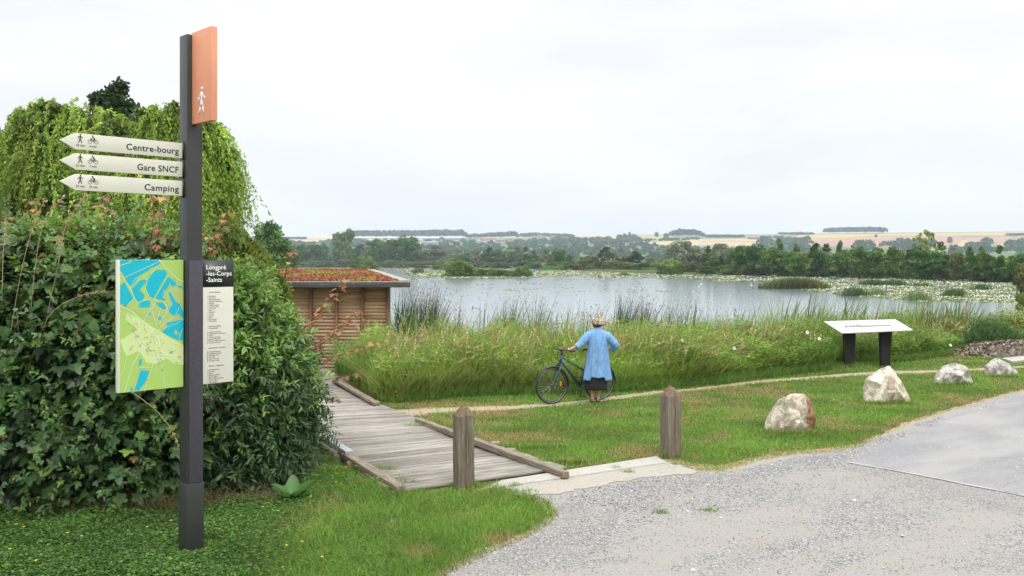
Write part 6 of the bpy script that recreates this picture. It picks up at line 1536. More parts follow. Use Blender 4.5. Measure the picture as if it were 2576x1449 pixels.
# dry arching stalks in the hedge
def stalk(pts, D, lb):
    P_ = [Vector(P3(px, py, D)) for px, py in pts]; o0 = P_[0].copy(); fine = []
    for i in range(len(P_)-1):
        for k in range(4):
            t_ = k/4; p0 = P_[max(i-1,0)]; p1 = P_[i]; p2 = P_[i+1]; p3 = P_[min(i+2,len(P_)-1)]
            fine.append(.5*((2*p1)+(p2-p0)*t_+(2*p0-5*p1+4*p2-p3)*t_*t_+(3*p1-p0-3*p2+p3)*t_**3))
    fine.append(P_[-1]); r = empty("dry_grass_stalk", tuple(o0), 0, lb, "grass stalk", "dry grass stalks in the hedge")
    MB().tube([p_-o0 for p_ in fine], [.0035]*len(fine), 5).build("stem", M_STRAW, r)
    S_ = Soup(); k = int(len(fine)*.45); C = np.array([list(p_-o0) for p_ in fine[-k:]]); C = np.repeat(C, 12, 0) + rng.normal(0,.010,(len(C)*12,3)); n = len(C)
    ax = np.array((fine[-1]-fine[-k]).normalized()); S_.add(scatter(T_quad(.4), C, ax+rng.normal(0,.4,(n,3)), rdir(n), rng.uniform(.02,.035,n)), tints(n, [(.50,.38,.22),(.42,.30,.16)], .12))
    obj_me("seed_head", S_.mesh("seed_head", M_GRASS), r)
M_STRAW = plain("straw", (.40,.31,.16), .7)
stalk([(70,900),(85,700),(110,560),(160,495)], 10.0, "upright dry stalk rising left of the arrow tips")
stalk([(20,880),(50,700),(80,580),(112,505)], 10.0, "dry stalk leaning right at the far left")
stalk([(5,760),(8,640),(16,560)], 9.9, "dry stalk at the very left edge of the view")
stalk([(130,690),(170,560),(240,520),(285,535)], 10.2, "long dry stalk arching right across the hedge top")
stalk([(60,960),(120,800),(200,745),(262,735)], 9.9, "dry stalk arching low across the dark leaves")
stalk([(100,880),(130,740),(150,640),(145,600)], 10.0, "straight dry stalk among the bright top leaves")
stalk([(130,770),(150,650),(168,560),(215,492)], 10.2, "dry stalk bending right under the lowest arrow")
stalk([(380,720),(420,680),(455,655),(476,672)], 10.3, "small dry stalk curling over near the post")
stalk([(330,985),(390,1030),(430,1080),(452,1130)], 9.5, "thin stalk drooping below the map panel towards the post")
stalk([(40,1060),(45,1100),(35,1150),(20,1230)], 9.8, "thin stalk hanging down at lower left")
# ------------------------------------------------------------ big willows behind the hedge
def hanging(lobes, n, per, L0, L1, leaf, cols, origin, upk=.5):
    S_ = Soup(); P_, N_ = shell(lobes, n, .55, 1.0, zmin=.3, front=False); kp_ = (vnoise(P_[:,0]+7, P_[:,2]+P_[:,1]*.2, .8) > .37) | (rng.random(len(P_)) < .22); P_, N_ = P_[kp_], N_[kp_]; n = len(P_)
    ln = rng.uniform(L0, L1, n); v = unit(N_*np.array([1,1,.6]) + UP*upk + rng.normal(0,.3,(n,3))); c = tints(n, cols, .16)*(.5+.95*vnoise(P_[:,0], P_[:,2]+P_[:,1]*.3, .75))[:,None]
    a_ = np.where(rng.random(n) < .05, rng.uniform(.5,.72,n), rng.uniform(.22,.45,n))
    for j in range(per):
        t_ = (j+rng.random(n))/per; q_ = P_ + v*(ln*a_*t_)[:,None] - UP*(ln*.95*t_**1.8)[:,None] + rng.normal(0,.03,(n,3))
        ax = unit(v*(a_)[:,None] - UP*(1.6*t_**.8)[:,None]); ld = unit(ax + rng.normal(0,.45,(n,3)))
        ok = q_[:,2] > .2
        S_.add(scatter(T_quad(.17), (q_-origin)[ok], ld[ok], rdir(ok.sum()), rng.uniform(.7,1.3,ok.sum())*leaf), (c*rng.uniform(.8,1.2,(n,1)))[ok])
    return S_
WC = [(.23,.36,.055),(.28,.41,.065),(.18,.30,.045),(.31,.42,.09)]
def big_willow(lobes, tx, D, n, label, cols=WC, per=34, leaf=.125, L0=.9, L1=2.6, inner=7000, tk=1.0):
    if inner > 3000:
        rb_ = random.Random(tx); base_l = list(lobes)
        for l in base_l:
            for q_ in range(4):
                a_ = rb_.uniform(3.0, 6.5); lobes = lobes + [(l[0]+l[3]*.85*math.cos(a_), l[1]+l[4]*.85*math.sin(a_), l[2]-rb_.uniform(0,.8), rb_.uniform(18,34), rb_.uniform(16,30))]
    x_ = (tx-CX)*D/F; r = empty("weeping_willow", (x_, D, 0), 0, label, "tree"); og = np.array([x_, D, 0])
    S_ = hanging(lobes, n, per, L0, L1, leaf, cols, og)
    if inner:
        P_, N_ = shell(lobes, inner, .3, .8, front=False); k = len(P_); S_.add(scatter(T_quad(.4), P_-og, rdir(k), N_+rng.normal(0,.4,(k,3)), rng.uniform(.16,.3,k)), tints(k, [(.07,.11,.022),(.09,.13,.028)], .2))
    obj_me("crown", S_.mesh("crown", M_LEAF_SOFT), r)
    m_ = MB(); m_.tube([(0,0,-.2),(.1,0,1.2*tk),(0,.1,2.6*tk),(.2,0,4*tk)], [.42*tk,.34*tk,.27*tk,.05*tk], 10)
    for l in lobes[:8]:
        c, rr_ = lobe_w(l); c = c-og; m_.tube([(0,0,1.4),(c[0]*.45, c[1]*.4, 1.4+(c[2]-1.4)*.6),(c[0]*.9, c[1]*.9, c[2]+rr_[2]*.1)], [.17*tk,.10*tk,.02*tk], 7)
    m_.build("trunk", M_BARK, r); return r
big_willow([(110,345,28,85,85),(205,330,28,95,75),(50,440,28,100,110),(150,440,27,110,110),(-70,430,28,120,120),(250,420,27,90,110),(60,560,27,130,90),(200,540,26,120,80)], 120, 28, 4000, "big weeping willow at the left behind the arrow signs")
big_willow([(320,370,27,85,75),(420,345,27,90,80),(500,390,27,70,90),(540,440,27,45,85),(400,470,26.5,110,110),(490,500,26.5,70,110),(330,540,26,100,80),(460,580,26,90,80)], 430, 27, 4300, "big weeping willow directly behind the signpost")
big_willow([(600,640,21,60,60),(560,620,21,60,70),(645,690,20,50,55),(690,730,19.5,35,45),(600,730,20,60,60)], 600, 20.5, 1300, "low weeping yellow green willow between the big willow and the hut", [(.17,.23,.04),(.20,.26,.05),(.15,.21,.04)], 22, .085, .5, 1.3, 2500, .35)
# dark tree poking out above the willows
AL = [(300,222,36,22,20),(288,240,36,24,18),(248,245,36,22,13),(300,262,36,38,20),(330,272,36,22,10),(270,275,36,40,20),(300,300,36,60,30),(240,262,36,14,9)]
x_ = (290-CX)*36/F; r = empty("dark_tree", (x_, 36, 0), 0, "dark tree whose ragged top sticks out above the willows", "tree"); og = np.array([x_,36,0.])
P_, N_ = shell(AL, 3200, .35, 1.12, front=False); n = len(P_); S_ = Soup(); S_.add(scatter(T_ovate(.4), P_-og, rdir(n), UP*.5+rng.normal(0,.6,(n,3)), rng.uniform(.11,.2,n)), tints(n, [(.035,.075,.025),(.05,.095,.03),(.03,.06,.022)], .2))
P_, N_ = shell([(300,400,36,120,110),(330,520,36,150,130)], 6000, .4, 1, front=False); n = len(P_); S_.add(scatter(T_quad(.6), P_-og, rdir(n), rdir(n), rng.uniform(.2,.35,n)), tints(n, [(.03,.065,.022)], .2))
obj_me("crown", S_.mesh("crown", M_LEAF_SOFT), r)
m_ = MB(); m_.tube([(0,0,-.2),(.1,0,4),(.05,0,7.5),(.15,0,9.2)], [.3,.22,.1,.03], 8)
for a_, b_, z0 in [(-.7,8.9,7.6),(.6,8.5,7.4),(.25,9.0,8.2),(-.35,8.6,7.9)]: m_.tube([(.05,0,z0),(a_*.6,0,z0+.5),(a_,0,b_)], [.05,.03,.01], 6)
m_.build("trunk", M_BARK, r)
# dark round bush on the bank at right, and a big dock leaf
DB = [(2490,840,27.0,55,34),(2520,852,27.2,55,26),(2460,856,26.8,35,22)]
r = empty("round_bush", (float(lobe_w(DB[0])[0][0]), 27.0, 0), 0, "dark blue green bush on the bank above the rubble heap", "bush"); og = np.array(r.location)
S_ = Soup(); P_, N_ = shell(DB, 5200, .6, 1.0, front=False); n = len(P_); S_.add(scatter(T_lance(.16), P_-og, unit(N_+rng.normal(0,.5,(n,3))+UP*.5), N_+rng.normal(0,.5,(n,3)), rng.uniform(.06,.11,n)), tints(n, [(.07,.14,.05),(.095,.175,.055)], .2)); obj_me("foliage", S_.mesh("foliage", M_LEAF_SOFT), r)
MB().tube([(0,0,-.1),(.05,0,.3),(0,0,.7)], [.05,.04,.02], 6).build("branches", M_BARK, r)
x_, y_ = G(735, 1262); r = empty("dock_plant", (x_, y_, 0), 0, "broad dark green dock leaves at the foot of the willow shrub", "plant")
S_ = Soup(); a_ = np.linspace(.3,5.9,9); n = 9; S_.add(scatter(T_ovate(.26), np.zeros((n,3))+np.array([0,0,.03]), np.stack([np.cos(a_),np.sin(a_)*.7,rng.uniform(.3,.9,n)],1), np.tile((0,-.2,1.),(n,1)), rng.uniform(.22,.34,n)), tints(n, [(.06,.16,.03)], .12)); obj_me("leaves", S_.mesh("leaves", M_LEAF), r)
MB().tube([(0,0,-.03),(0,0,.05)], .012, 6).build("stem", M_STEM, r)
# ------------------------------------------------------------ bicycle
M_FRAME = plain("petrol_frame_paint", (.035,.075,.10), .28, metal=.35, noise=.06, nscale=4)
M_BLACK = plain("black_rubber", (.018,.018,.019), .55); M_BLKP = plain("black_plastic", (.022,.022,.024), .35)
M_STEEL = plain("steel", (.45,.45,.47), .3, metal=.9); M_ORG = plain("orange_reflector", (.85,.20,.02), .3)
bx, by = .728, 16.98
BA = math.radians(29.2)
bike = empty("bicycle", (bx, by, 0), BA, "dark petrol blue step-over bicycle with black mudguards held by the person", "bicycle")
R_W, WB = .342, 1.06
def wheel(x0, tilt=0):
    t_ = MB().ring((0,0,0), R_W-.018, .018, n=72, k=10).build("tyre", M_BLACK, None, smooth=True)
    w = t_; tag_parent = None
    return t_
for nm, x0 in (("front_wheel", 0), ("rear_wheel", WB)):
    w = MB().ring((0,0,0), R_W-.043, .010, n=72, k=8, flat=1.1).build(nm, M_BLKP, bike, smooth=True); w.location = (x0, 0, R_W)
    MB().ring((0,0,0), R_W-.018, .0185, n=72, k=10).build("tyre", M_BLACK, w, smooth=True)
    MB().ring((0,0,0), R_W-.034, .003, n=72, k=6).build("reflective_ring", M_STEEL, w, smooth=True).location = (0,-.015,0)
    h = MB(); h.tube([(0,-.05,0),(0,-.02,0),(0,.02,0),(0,.05,0)], [.012,.034 if x0 == 0 else .03,.034,.012], 14); h.build("hub", M_BLKP, w)
    sp = MB()
    for k in range(32):
        a_ = 2*math.pi*k/32; b_ = a_ + (.35 if k % 4 < 2 else -.35); y_ = .025 if k % 2 else -.025
        sp.tube([(.03*math.cos(b_), y_, .03*math.sin(b_)), ((R_W-.05)*math.cos(a_), 0, (R_W-.05)*math.sin(a_))], .0012, 4, caps=False)
    sp.build("spokes", M_STEEL, w)
    rf_ = MB().box(-.018,.018,-.006,.006,-.045,.045).build("reflector", M_ORG, w, bevel=.004); a_ = math.radians(8 if x0 == 0 else -150)
    rf_.location = (.18*math.cos(a_), -.02, .18*math.sin(a_)); rf_.rotation_euler = (0, 0, 0)
    # mudguards
    g = MB(); a0_, a1_ = (math.radians(-8), math.radians(112)) if x0 == 0 else (math.radians(0), math.radians(165))
    n_ = 26; prof = [(-.028,-.012),(-.02,.004),(0,.010),(.02,.004),(.028,-.012)]; vs = []
    for i in range(n_+1):
        a_ = a0_+(a1_-a0_)*i/n_
        for (yy, rr_) in prof: vs.append(((R_W+.016+rr_)*math.cos(a_), yy, (R_W+.016+rr_)*math.sin(a_)))
    for i in range(n_+1):
        a_ = a0_+(a1_-a0_)*i/n_
        for (yy, rr_) in prof: vs.append(((R_W+.013+rr_)*math.cos(a_), yy*.95, (R_W+.013+rr_)*math.sin(a_)))
    o2 = (n_+1)*5
    g.add(vs, [(i*5+j, i*5+j+1, (i+1)*5+j+1, (i+1)*5+j) for i in range(n_) for j in range(4)] + [(o2+i*5+j, o2+(i+1)*5+j, o2+(i+1)*5+j+1, o2+i*5+j+1) for i in range(n_) for j in range(4)])
    gg = g.build("mudguard", M_BLKP, bike, smooth=True); gg.location = (x0, 0, R_W)
    a_ = math.radians(-5 if x0 == 0 else 2)
    st = MB()
    for s_ in (-1, 1): st.tube([(0, s_*.05, 0), ((R_W+.01)*math.cos(a_), s_*.026, (R_W+.01)*math.sin(a_))], .003, 5)
    st.build("mudguard_stay", M_BLKP, gg)
ht, hb = (.222,0,.885), (.182,0,.745); bb = (.632,0,.285)
f = MB()
f.tube([ht, hb], .022, 12)
f.tube([(.198,0,.80), bb], [.024,.026], 12)                         # down tube
f.tube([(.212,0,.86), (.71,0,.575)], [.015,.015], 10)               # sloping top tube
f.tube([bb, (.765,0,.80)], [.018,.017], 10)                         # seat tube
for s_ in (-1, 1):
    f.tube([(bb[0]+.01, s_*.03, bb[2]), (WB, s_*.062, R_W)], [.011,.008], 8)
    f.tube([(.715, s_*.012, .60), (WB, s_*.062, R_W)], [.008,.007], 8)
f.tube([(bb[0],-.038,bb[2]),(bb[0],.038,bb[2])], .023, 12)
f.build("frame", M_FRAME, bike, smooth=True)
fk = MB(); fk.tube([(.182,-.055,.735),(.182,.055,.735)], .017, 8)
for s_ in (-1, 1): fk.tube([(.178,s_*.055,.74),(.12,s_*.057,.575),(.0,s_*.055,R_W)], [.016,.015,.008], 10)
fk.build("fork", M_FRAME, bike, smooth=True)
hbm = MB(); hbm.tube([ht, (.232,0,.955)], .018, 10); hbm.tube([(.232,0,.955),(.165,0,1.0)], .017, 10)
hbm.tube([(.30,-.31,.985),(.225,-.245,.99),(.165,-.12,1.0),(.155,0,1.0),(.165,.12,1.0),(.225,.245,.99),(.30,.31,.985)], .0125, 10)
hb_ = hbm.build("handlebar", M_BLKP, bike, smooth=True)
for s_ in (-1, 1):
    MB().tube([(.308,s_*.316,.985),(.228,s_*.248,.99)], [.019,.016], 10).build("grip", M_BLACK, hb_, smooth=True)
    MB().tube([(.20,s_*.20,.985),(.15,s_*.235,.965),(.17,s_*.29,.955)], [.007,.006,.005], 6).build("brake_lever", M_BLKP, hb_)
ca = MB(); ca.tube([(.17,-.17,.99),(.08,-.12,.99),(.09,-.03,.88),(.17,0,.78)], .0035, 5); ca.tube([(.17,.17,.99),(.07,.1,.98),(.10,.03,.86),(.18,.02,.76)], .0035, 5); ca.build("brake_cable", M_BLACK, bike)
MB().tube([(.765,0,.80),(.80,0,.945)], .013, 8).build("seat_post", M_STEEL, bike)
sd_ = MB(); vs = []; prof = [(-.14,.012,.0),(-.10,.022,.012),(-.02,.035,.014),(.06,.07,.02),(.11,.08,.028),(.135,.05,.026)]
for (xx, wy, zz_) in prof:
    vs += [(xx,-wy,zz_-.02),(xx,-wy*.8,zz_+.008),(xx,0,zz_+.014),(xx,wy*.8,zz_+.008),(xx,wy,zz_-.02),(xx,0,zz_-.03)]
sd_.add(vs, [(i*6+j, i*6+(j+1)%6, (i+1)*6+(j+1)%6, (i+1)*6+j) for i in range(5) for j in range(6)] + [tuple(range(6)), tuple(range(30,36))])
so_ = sd_.build("saddle", M_BLACK, bike, smooth=True); so_.location = (.815, 0, .965)
# drive side away from the camera, cranks with pedals on both sides
cr_ = MB(); cr_.ring((bb[0], .048, bb[2]), .078, .005, n=40, k=6)
for k in range(5):
    a_ = 2*math.pi*k/5+.3; cr_.tube([(bb[0],.048,bb[2]),(bb[0]+.075*math.cos(a_),.048,bb[2]+.075*math.sin(a_))], .006, 5)
cr_.build("chainring", M_BLKP, bike)
MB().ring((WB,.045,R_W), .035, .010, n=24, k=6).build("sprocket", M_STEEL, bike)
ch = MB(); ch.tube([(bb[0],.048,bb[2]+.08),(WB,.045,R_W+.04)], .0035, 5); ch.tube([(bb[0],.048,bb[2]-.08),(WB-.03,.045,R_W-.11),(WB,.045,R_W-.04)], .0035, 5); ch.build("chain", M_BLKP, bike)
for s_, a_ in ((-1, math.radians(255)), (1, math.radians(75))):
    px_, pz_ = bb[0]+.17*math.cos(a_), bb[2]+.17*math.sin(a_)
    c_ = MB().tube([(bb[0],s_*.055,bb[2]),(px_,s_*.068,pz_)], [.013,.010], 8).build("crank", M_BLKP, bike)
    MB().box(px_-.045,px_+.045,s_*.075-.0 if s_ > 0 else -.165,.165 if s_ > 0 else -.075,pz_-.012,pz_+.012).build("pedal", M_BLKP, c_, bevel=.004)
bk = MB(); bk.box(.155,.195,-.035,.035,.69,.72); bk.tube([(.155,-.045,.735),(.135,-.04,.69)], .008, 6); bk.tube([(.155,.045,.735),(.135,.04,.69)], .008, 6); bk.build("brake", M_BLKP, bike)

# ------------------------------------------------------------ person
M_SKIN = plain("skin", (.56,.30,.21), .5, noise=.06, nscale=12)
M_SKIRT = plain("black_skirt_fabric", (.010,.010,.013), .85); M_TOPF = plain("dark_top_fabric", (.02,.02,.025), .85)
m, t, p = newmat("blue_linen"); nn = t.nodes.new; ll = t.links.new
tcn = nn("ShaderNodeTexCoord"); mpn = nn("ShaderNodeMapping"); mpn.inputs['Scale'].default_value = (9, 9, 3.2); nz = nn("ShaderNodeTexNoise"); nz.inputs['Scale'].default_value = 3.0; nz.inputs['Detail'].default_value = 7
r_ = nn("ShaderNodeValToRGB"); r_.color_ramp.elements[0].position = .3; r_.color_ramp.elements[0].color = (.13,.28,.53,1); r_.color_ramp.elements[1].position = .72; r_.color_ramp.elements[1].color = (.23,.42,.68,1)
wv = nn("ShaderNodeTexNoise"); wv.inputs['Scale'].default_value = 14; wv.inputs['Detail'].default_value = 6; wv.inputs['Distortion'].default_value = 1.2; b = nn("ShaderNodeBump"); b.inputs['Strength'].default_value = .7; b.inputs['Distance'].default_value = .012
ll(tcn.outputs['Object'], mpn.inputs[0]); ll(mpn.outputs[0], nz.inputs['Vector']); ll(nz.outputs['Fac'], r_.inputs[0]); ll(r_.outputs[0], p.inputs['Base Color']); ll(tcn.outputs['Object'], wv.inputs['Vector']); ll(wv.outputs['Fac'], b.inputs['Height']); ll(b.outputs[0], p.inputs['Normal'])
p.inputs['Roughness'].default_value = .85; p.inputs['Specular IOR Level'].default_value = .2
M_LINEN = m
woman = empty("person", (1.565, 17.12, 0), 0, "person in loose blue cardigan and black skirt from behind, hand on the handlebar", "person")
def skin(name, nodes, edges, root, sub=2):
    me = bpy.data.meshes.new(name); keys = list(nodes); ix = {k: i for i, k in enumerate(keys)}
    me.from_pydata([nodes[k][0] for k in keys], [(ix[a_], ix[b_]) for a_, b_ in edges], [])
    o = bpy.data.objects.new("tmp", me); COL.objects.link(o)
    md = o.modifiers.new("skin", 'SKIN'); md.use_smooth_shade = True; md.branch_smoothing = .4
    o.modifiers.new("sub", 'SUBSURF').levels = sub
    sv = me.skin_vertices[0].data
    for k in keys:
        r_ = nodes[k][1]; sv[ix[k]].radius = (r_, r_) if not hasattr(r_, '__len__') else r_
    sv[ix[root]].use_root = True
    bpy.context.view_layer.update(); dg = bpy.context.evaluated_depsgraph_get()
    res = bpy.data.meshes.new_from_object(o.evaluated_get(dg)); bpy.data.objects.remove(o); bpy.data.meshes.remove(me); return res
GC = Vector((-.505,-.145,.992))      # centre of the near grip, in the person's frame
gd = Vector((.77,-.56,0)).normalized(); gp_ = Vector((-.56,-.77,0)).normalized()
nodes = {
 'pel': ((0,0,.88),(.145,.11)), 'wai': ((.0,0,1.04),(.125,.095)), 'che': ((.01,.0,1.20),(.15,.10)), 'nb': ((.015,-.005,1.31),(.072,.055)), 'nk': ((.017,.005,1.40),.052),
 'jaw': ((.017,.035,1.455),(.066,.075)), 'hd': ((.017,.03,1.505),(.074,.092)), 'top': ((.017,.03,1.560),(.058,.072)),
 'sl': ((-.14,0,1.262),.050), 'ul': ((-.235,-.03,1.185),.044), 'el': ((-.315,-.055,1.10),.038), 'fl': ((-.395,-.085,1.045),.034), 'wl': (tuple(GC - gp_*.075 + Vector((.015,.0,.035))),.023), 'pl': (tuple(GC - gp_*.03 + Vector((0,0,.030))),(.030,.016)),
 'sr': ((.172,0,1.262),.050), 'ur': ((.27,.005,1.18),.045), 'er': ((.345,.01,1.075),.040), 'fr': ((.30,.07,1.02),.035), 'wr': ((.245,.125,.975),.025), 'pr': ((.19,.150,.955),(.034,.02)),
 'hl': ((-.085,0,.84),.09), 'kl': ((-.085,.0,.47),.056), 'cl': ((-.083,-.022,.33),.054), 'sh': ((-.078,-.005,.16),.036), 'al': ((-.075,.0,.075),.031), 'tl': ((-.082,.09,.035),(.035,.022)), 'tol': ((-.086,.155,.028),(.028,.014)), 'heel_l': ((-.074,-.032,.035),.029),
 'hr': ((.085,0,.84),.09), 'kr': ((.055,.0,.47),.056), 'cr': ((.045,-.022,.33),.054), 'sr2': ((.033,-.005,.16),.036), 'ar': ((.028,.0,.075),.031), 'tr': ((.037,.09,.035),(.035,.022)), 'tor': ((.043,.155,.028),(.028,.014)), 'heel_r': ((.026,-.032,.035),.029)}
edges = [('pel','wai'),('wai','che'),('che','nb'),('nb','nk'),('nk','jaw'),('jaw','hd'),('hd','top'),('nb','sl'),('sl','ul'),('ul','el'),('el','fl'),('fl','wl'),('wl','pl'),('nb','sr'),('sr','ur'),('ur','er'),('er','fr'),('fr','wr'),('wr','pr'),
 ('pel','hl'),('hl','kl'),('kl','cl'),('cl','sh'),('sh','al'),('al','tl'),('tl','tol'),('al','heel_l'),('pel','hr'),('hr','kr'),('kr','cr'),('cr','sr2'),('sr2','ar'),('ar','tr'),('tr','tor'),('ar','heel_r')]
body = skin("body", nodes, edges, 'pel')
parts = [body]
def finger(pts, r): 
    nd = {str(i): (tuple(p_), r*(1-.12*i)) for i, p_ in enumerate(pts)}; parts.append(skin("finger", nd, [(str(i), str(i+1)) for i in range(len(pts)-1)], '0', 1))
for i in range(4):
    o_ = GC + gd*(i-1.5)*.0195; L_ = [.9,1.05,1.0,.82][i]
    finger([o_ - gp_*.022 + Vector((0,0,.030)), o_ + gp_*.012*L_ + Vector((0,0,.030)), o_ + gp_*.030*L_ + Vector((0,0,.006)), o_ + gp_*.018 + Vector((0,0,-.020))], .0092)
finger([GC - gp_*.035 - gd*.028 + Vector((0,0,.022)), GC - gp_*.020 - gd*.044 + Vector((0,0,.004)), GC + gp_*.004 - gd*.040 + Vector((0,0,-.018))], .0105)
for i in range(4):
    b0 = Vector((.185,.155,.972-.018*i)); finger([b0, b0+Vector((-.030,.006,-.004)), b0+Vector((-.058,.004,-.010))], .0088)
finger([Vector((.205,.135,.975)), Vector((.185,.115,.985)), Vector((.165,.10,.985))], .010)
# ears and nose
for e_ in (-1, 1): finger([Vector((.017+e_*.078,.02,1.475)), Vector((.017+e_*.084,.014,1.50)), Vector((.017+e_*.082,.016,1.52))], .012)
finger([Vector((.017,.118,1.515)), Vector((.017,.132,1.485)), Vector((.017,.118,1.478))], .010)
bm = bmesh.new()
for p_ in parts: bm.from_mesh(p_)
bme = bpy.data.meshes.new("body"); bm.to_mesh(bme); bm.free(); bme.materials.append(M_SKIN)
for p_ in bme.polygons: p_.use_smooth = True
obj_me("body", bme, woman)
M_EYE = plain("eye", (.6,.6,.58), .3); M_LIP = plain("lip", (.42,.14,.12), .5)
for e_ in (-1, 1):
    m_ = MB(); m_.disc((.017+e_*.032,.110,1.508), .011, .01, 12); m_.build("eye", M_EYE, woman)
m_ = MB(); m_.tube([(-.006,.112,1.448),(.017,.118,1.446),(.040,.112,1.448)], [.003,.006,.003], 6); m_.build("mouth", M_LIP, woman)
# garments as lofted rings
def loft(name, rings, mat, parent, nseg=72, fold=None, hem=None, gap=None, thick=.004):
    vs = []; m_ = MB(); n = nseg
    for i, (z_, cx_, cy_, rx_, ry_, fa) in enumerate(rings):
        for k in range(n):
            a_ = 2*math.pi*k/n
            f_ = 1 + (fold(a_, i/(len(rings)-1))*fa if fold else 0)
            zz_ = z_ + (hem(a_)*(i/(len(rings)-1))**6 if hem else 0)
            vs.append((cx_+rx_*f_*math.cos(a_), cy_+ry_*f_*math.sin(a_), zz_))
    inner = [(rings[i//n][1]+(v[0]-rings[i//n][1])*.975, rings[i//n][2]+(v[1]-rings[i//n][2])*.975, v[2]) for i, v in enumerate(vs)]
    fs = []; N_ = len(vs); gk = set()
    if gap:
        for k in range(n):
            a_ = 2*math.pi*(k+.5)/n
            if abs(a_-math.pi/2) < gap: gk.add(k)
    for i in range(len(rings)-1):
        for k in range(n):
            if k in gk: continue
            a_, b_, c_, d_ = i*n+k, i*n+(k+1)%n, (i+1)*n+(k+1)%n, (i+1)*n+k
            fs += [(a_,b_,c_,d_), (N_+d_,N_+c_,N_+b_,N_+a_)]
    L_ = len(rings)-1
    fs += [(L_*n+k, L_*n+(k+1)%n, N_+L_*n+(k+1)%n, N_+L_*n+k) for k in range(n) if k not in gk]
    m_.add(vs+inner, fs); return m_
def interp_rings(keys, m=40):
    z = np.linspace(keys[0][0], keys[-1][0], m); K = np.array(keys); zz = K[::-1,0] if K[0,0] > K[-1,0] else K[:,0]
    out_ = []
    for z_ in z: out_.append((z_, *[float(np.interp(z_, zz, K[::-1,c] if K[0,0] > K[-1,0] else K[:,c])) for c in range(1, K.shape[1])]))
    return out_
fold = lambda a_, t_: (.035*math.sin(5*a_+.6+1.2*t_) + .022*math.sin(9*a_+2.1) + .012*math.sin(17*a_+5*t_) - .10*math.exp(-((a_-math.radians(232))/.07)**2) - .12*math.exp(-((a_-math.radians(307))/.07)**2))
hem = lambda a_: (-.055 if (math.cos(a_) < -.50 or math.cos(a_) > .52) else 0) + .006*math.sin(9*a_)
ck = [(1.385,.017,-.002,.060,.056,0),(1.362,.016,-.006,.088,.072,.05),(1.338,.016,-.008,.140,.084,.08),(1.305,.016,-.01,.180,.098,.15),(1.25,.016,-.01,.196,.112,.25),(1.20,.016,-.01,.188,.125,.3),(1.05,.016,-.01,.184,.140,.5),(.90,.014,-.005,.196,.148,.8),(.70,.012,0,.222,.160,1.1),(.485,.006,0,.262,.175,1.3)]
jm = loft("cardigan", interp_rings(ck, 46), M_LINEN, woman, 110, fold, hem, gap=.32)
def sleeve(mb, pts, rad, seed):
    R = random.Random(seed); fine = []; rf = []
    for i in range(len(pts)-1):
        for k in range(6):
            t_ = k/6; fine.append(Vector(pts[i]).lerp(Vector(pts[i+1]), t_)); rf.append((rad[i]*(1-t_)+rad[i+1]*t_)*(1+R.uniform(-.05,.05)))
    fine.append(Vector(pts[-1])); rf.append(rad[-1])
    mb.tube(fine, rf, 16, caps=False); mb.tube([fine[-1], fine[-1]-(fine[-1]-fine[-2])*.3], [rf[-1], rf[-1]*.93], 16, caps=False)
sleeve(jm, [(-.075,0,1.275),(-.15,-.01,1.240),(-.235,-.03,1.158),(-.31,-.055,1.085),(-.385,-.083,1.035)], [.075,.092,.078,.066,.058], 3)
sleeve(jm, [(.10,0,1.275),(.19,.0,1.232),(.285,.005,1.145),(.340,.01,1.085),(.352,.025,1.055),(.320,.065,1.02),(.275,.10,.985)], [.078,.090,.078,.068,.066,.062,.058], 4)
jo = jm.build("cardigan", M_LINEN, woman, smooth=True)
sk = loft("skirt", interp_rings([(1.02,.0,0,.135,.105,0),(.85,.0,0,.175,.135,.1),(.6,-.01,0,.190,.145,.3),(.252,-.022,0,.212,.150,.5)], 24), M_SKIRT, woman, 80, lambda a_, t_: .04*math.sin(6*a_)+.025*math.sin(11*a_+1), None)
sk.build("skirt", M_SKIRT, woman, smooth=True)
tp = loft("top", interp_rings([(1.325,.016,0,.085,.07,0),(1.25,.012,0,.155,.112,0),(1.1,.0,0,.14,.108,0),(.98,.0,0,.15,.115,0)], 12), M_TOPF, woman, 40)
tp.build("top", M_TOPF, woman, smooth=True)
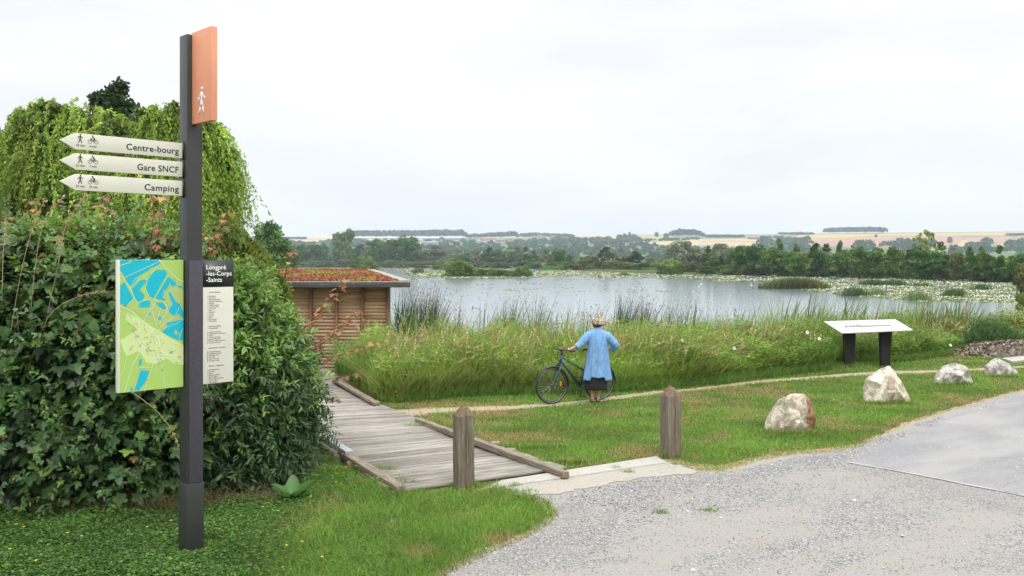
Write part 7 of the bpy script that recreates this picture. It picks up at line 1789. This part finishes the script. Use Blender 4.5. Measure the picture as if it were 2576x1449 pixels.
# hair: a cap of short strands, dark at the nape
cap = MB(); vs = []; nu, nv_ = 40, 24; hc = Vector((.017,.012,1.495)); HR = Vector((.086,.102,.104))
for j in range(nv_+1):
    ph = math.pi*j/nv_
    for i in range(nu):
        a_ = 2*math.pi*i/nu; d = Vector((math.sin(ph)*math.cos(a_), math.sin(ph)*math.sin(a_), math.cos(ph)))
        if d.y > .35 and d.z < .45: k_ = .72
        elif d.z < -.55: k_ = .88
        else: k_ = 1.0 + .03*math.sin(9*a_+4*ph)
        vs.append((hc.x+HR.x*d.x*k_, hc.y+HR.y*d.y*k_, hc.z+HR.z*d.z*k_ - (.012 if d.y < 0 and d.z < -.3 else 0)))
cap.add(vs, [(j*nu+i, j*nu+(i+1)%nu, (j+1)*nu+(i+1)%nu, (j+1)*nu+i) for j in range(nv_) for i in range(nu)])
M_HAIR = plain("hair_base", (.17,.125,.08), .6, noise=.4, nscale=30)
ho = cap.build("hair", M_HAIR, woman, smooth=True)
S_ = Soup(); k = 2600; d = rdir(k); d = d[~((d[:,1] > .30) & (d[:,2] < .5)) & (d[:,2] > -.85)]; k = len(d)
hcn = np.array(list(hc)); P_ = hcn + d*np.array(list(HR))*1.02
crown_ = np.array([.0,-.02,1.0]); tang = unit((d - crown_*np.sum(d*crown_,1,keepdims=True)) + rng.normal(0,.18,(k,3)) + np.array([.25,0,0]))
tang = unit(tang - d*np.sum(tang*d,1,keepdims=True) + d*.12)
nape = d[:,2] < -.52 + rng.normal(0,.1,k)
streak = np.sin(np.arctan2(d[:,1], d[:,0])*11 + d[:,2]*2.0) + rng.normal(0,.45,k)
c = np.where((nape | (streak < -1.0))[:,None], tints(k, [(.10,.062,.038),(.15,.10,.06)], .2), tints(k, [(.62,.55,.41),(.78,.72,.58),(.45,.36,.25)], .12))
S_.add(scatter(T_lance(.10,.02,.05), P_, tang, d, rng.uniform(.035,.065,k), rng.uniform(.8,1.4,k)), c)
obj_me("hair_strands", S_.mesh("hair_strands", leafmat("hair_strand", 0, .45, .5)), ho)
# sandals
for (fx, sg) in ((-.079,-1),(.033,1)):
    m_ = MB(); pts = [(-.032,-.06),(.032,-.06),(.034,0),(.04,.09),(.035,.16),(0,.185),(-.035,.16),(-.038,.09),(-.032,0)]
    m_.prism([(fx+a_, b_) for a_, b_ in pts], .0, .014)
    s_o = m_.build("sandal", M_BLKP, woman, bevel=.003)
    st = MB(); st.tube([(fx-.038,.07,.012),(fx-.025,.085,.055),(fx+.02,.085,.06),(fx+.038,.07,.012)], .009, 8); st.tube([(fx-.034,-.01,.07),(fx,-.045,.078),(fx+.034,-.01,.07),(fx,.03,.09),(fx-.034,-.01,.07)], .006, 6)
    st.build("strap", M_BLKP, s_o)
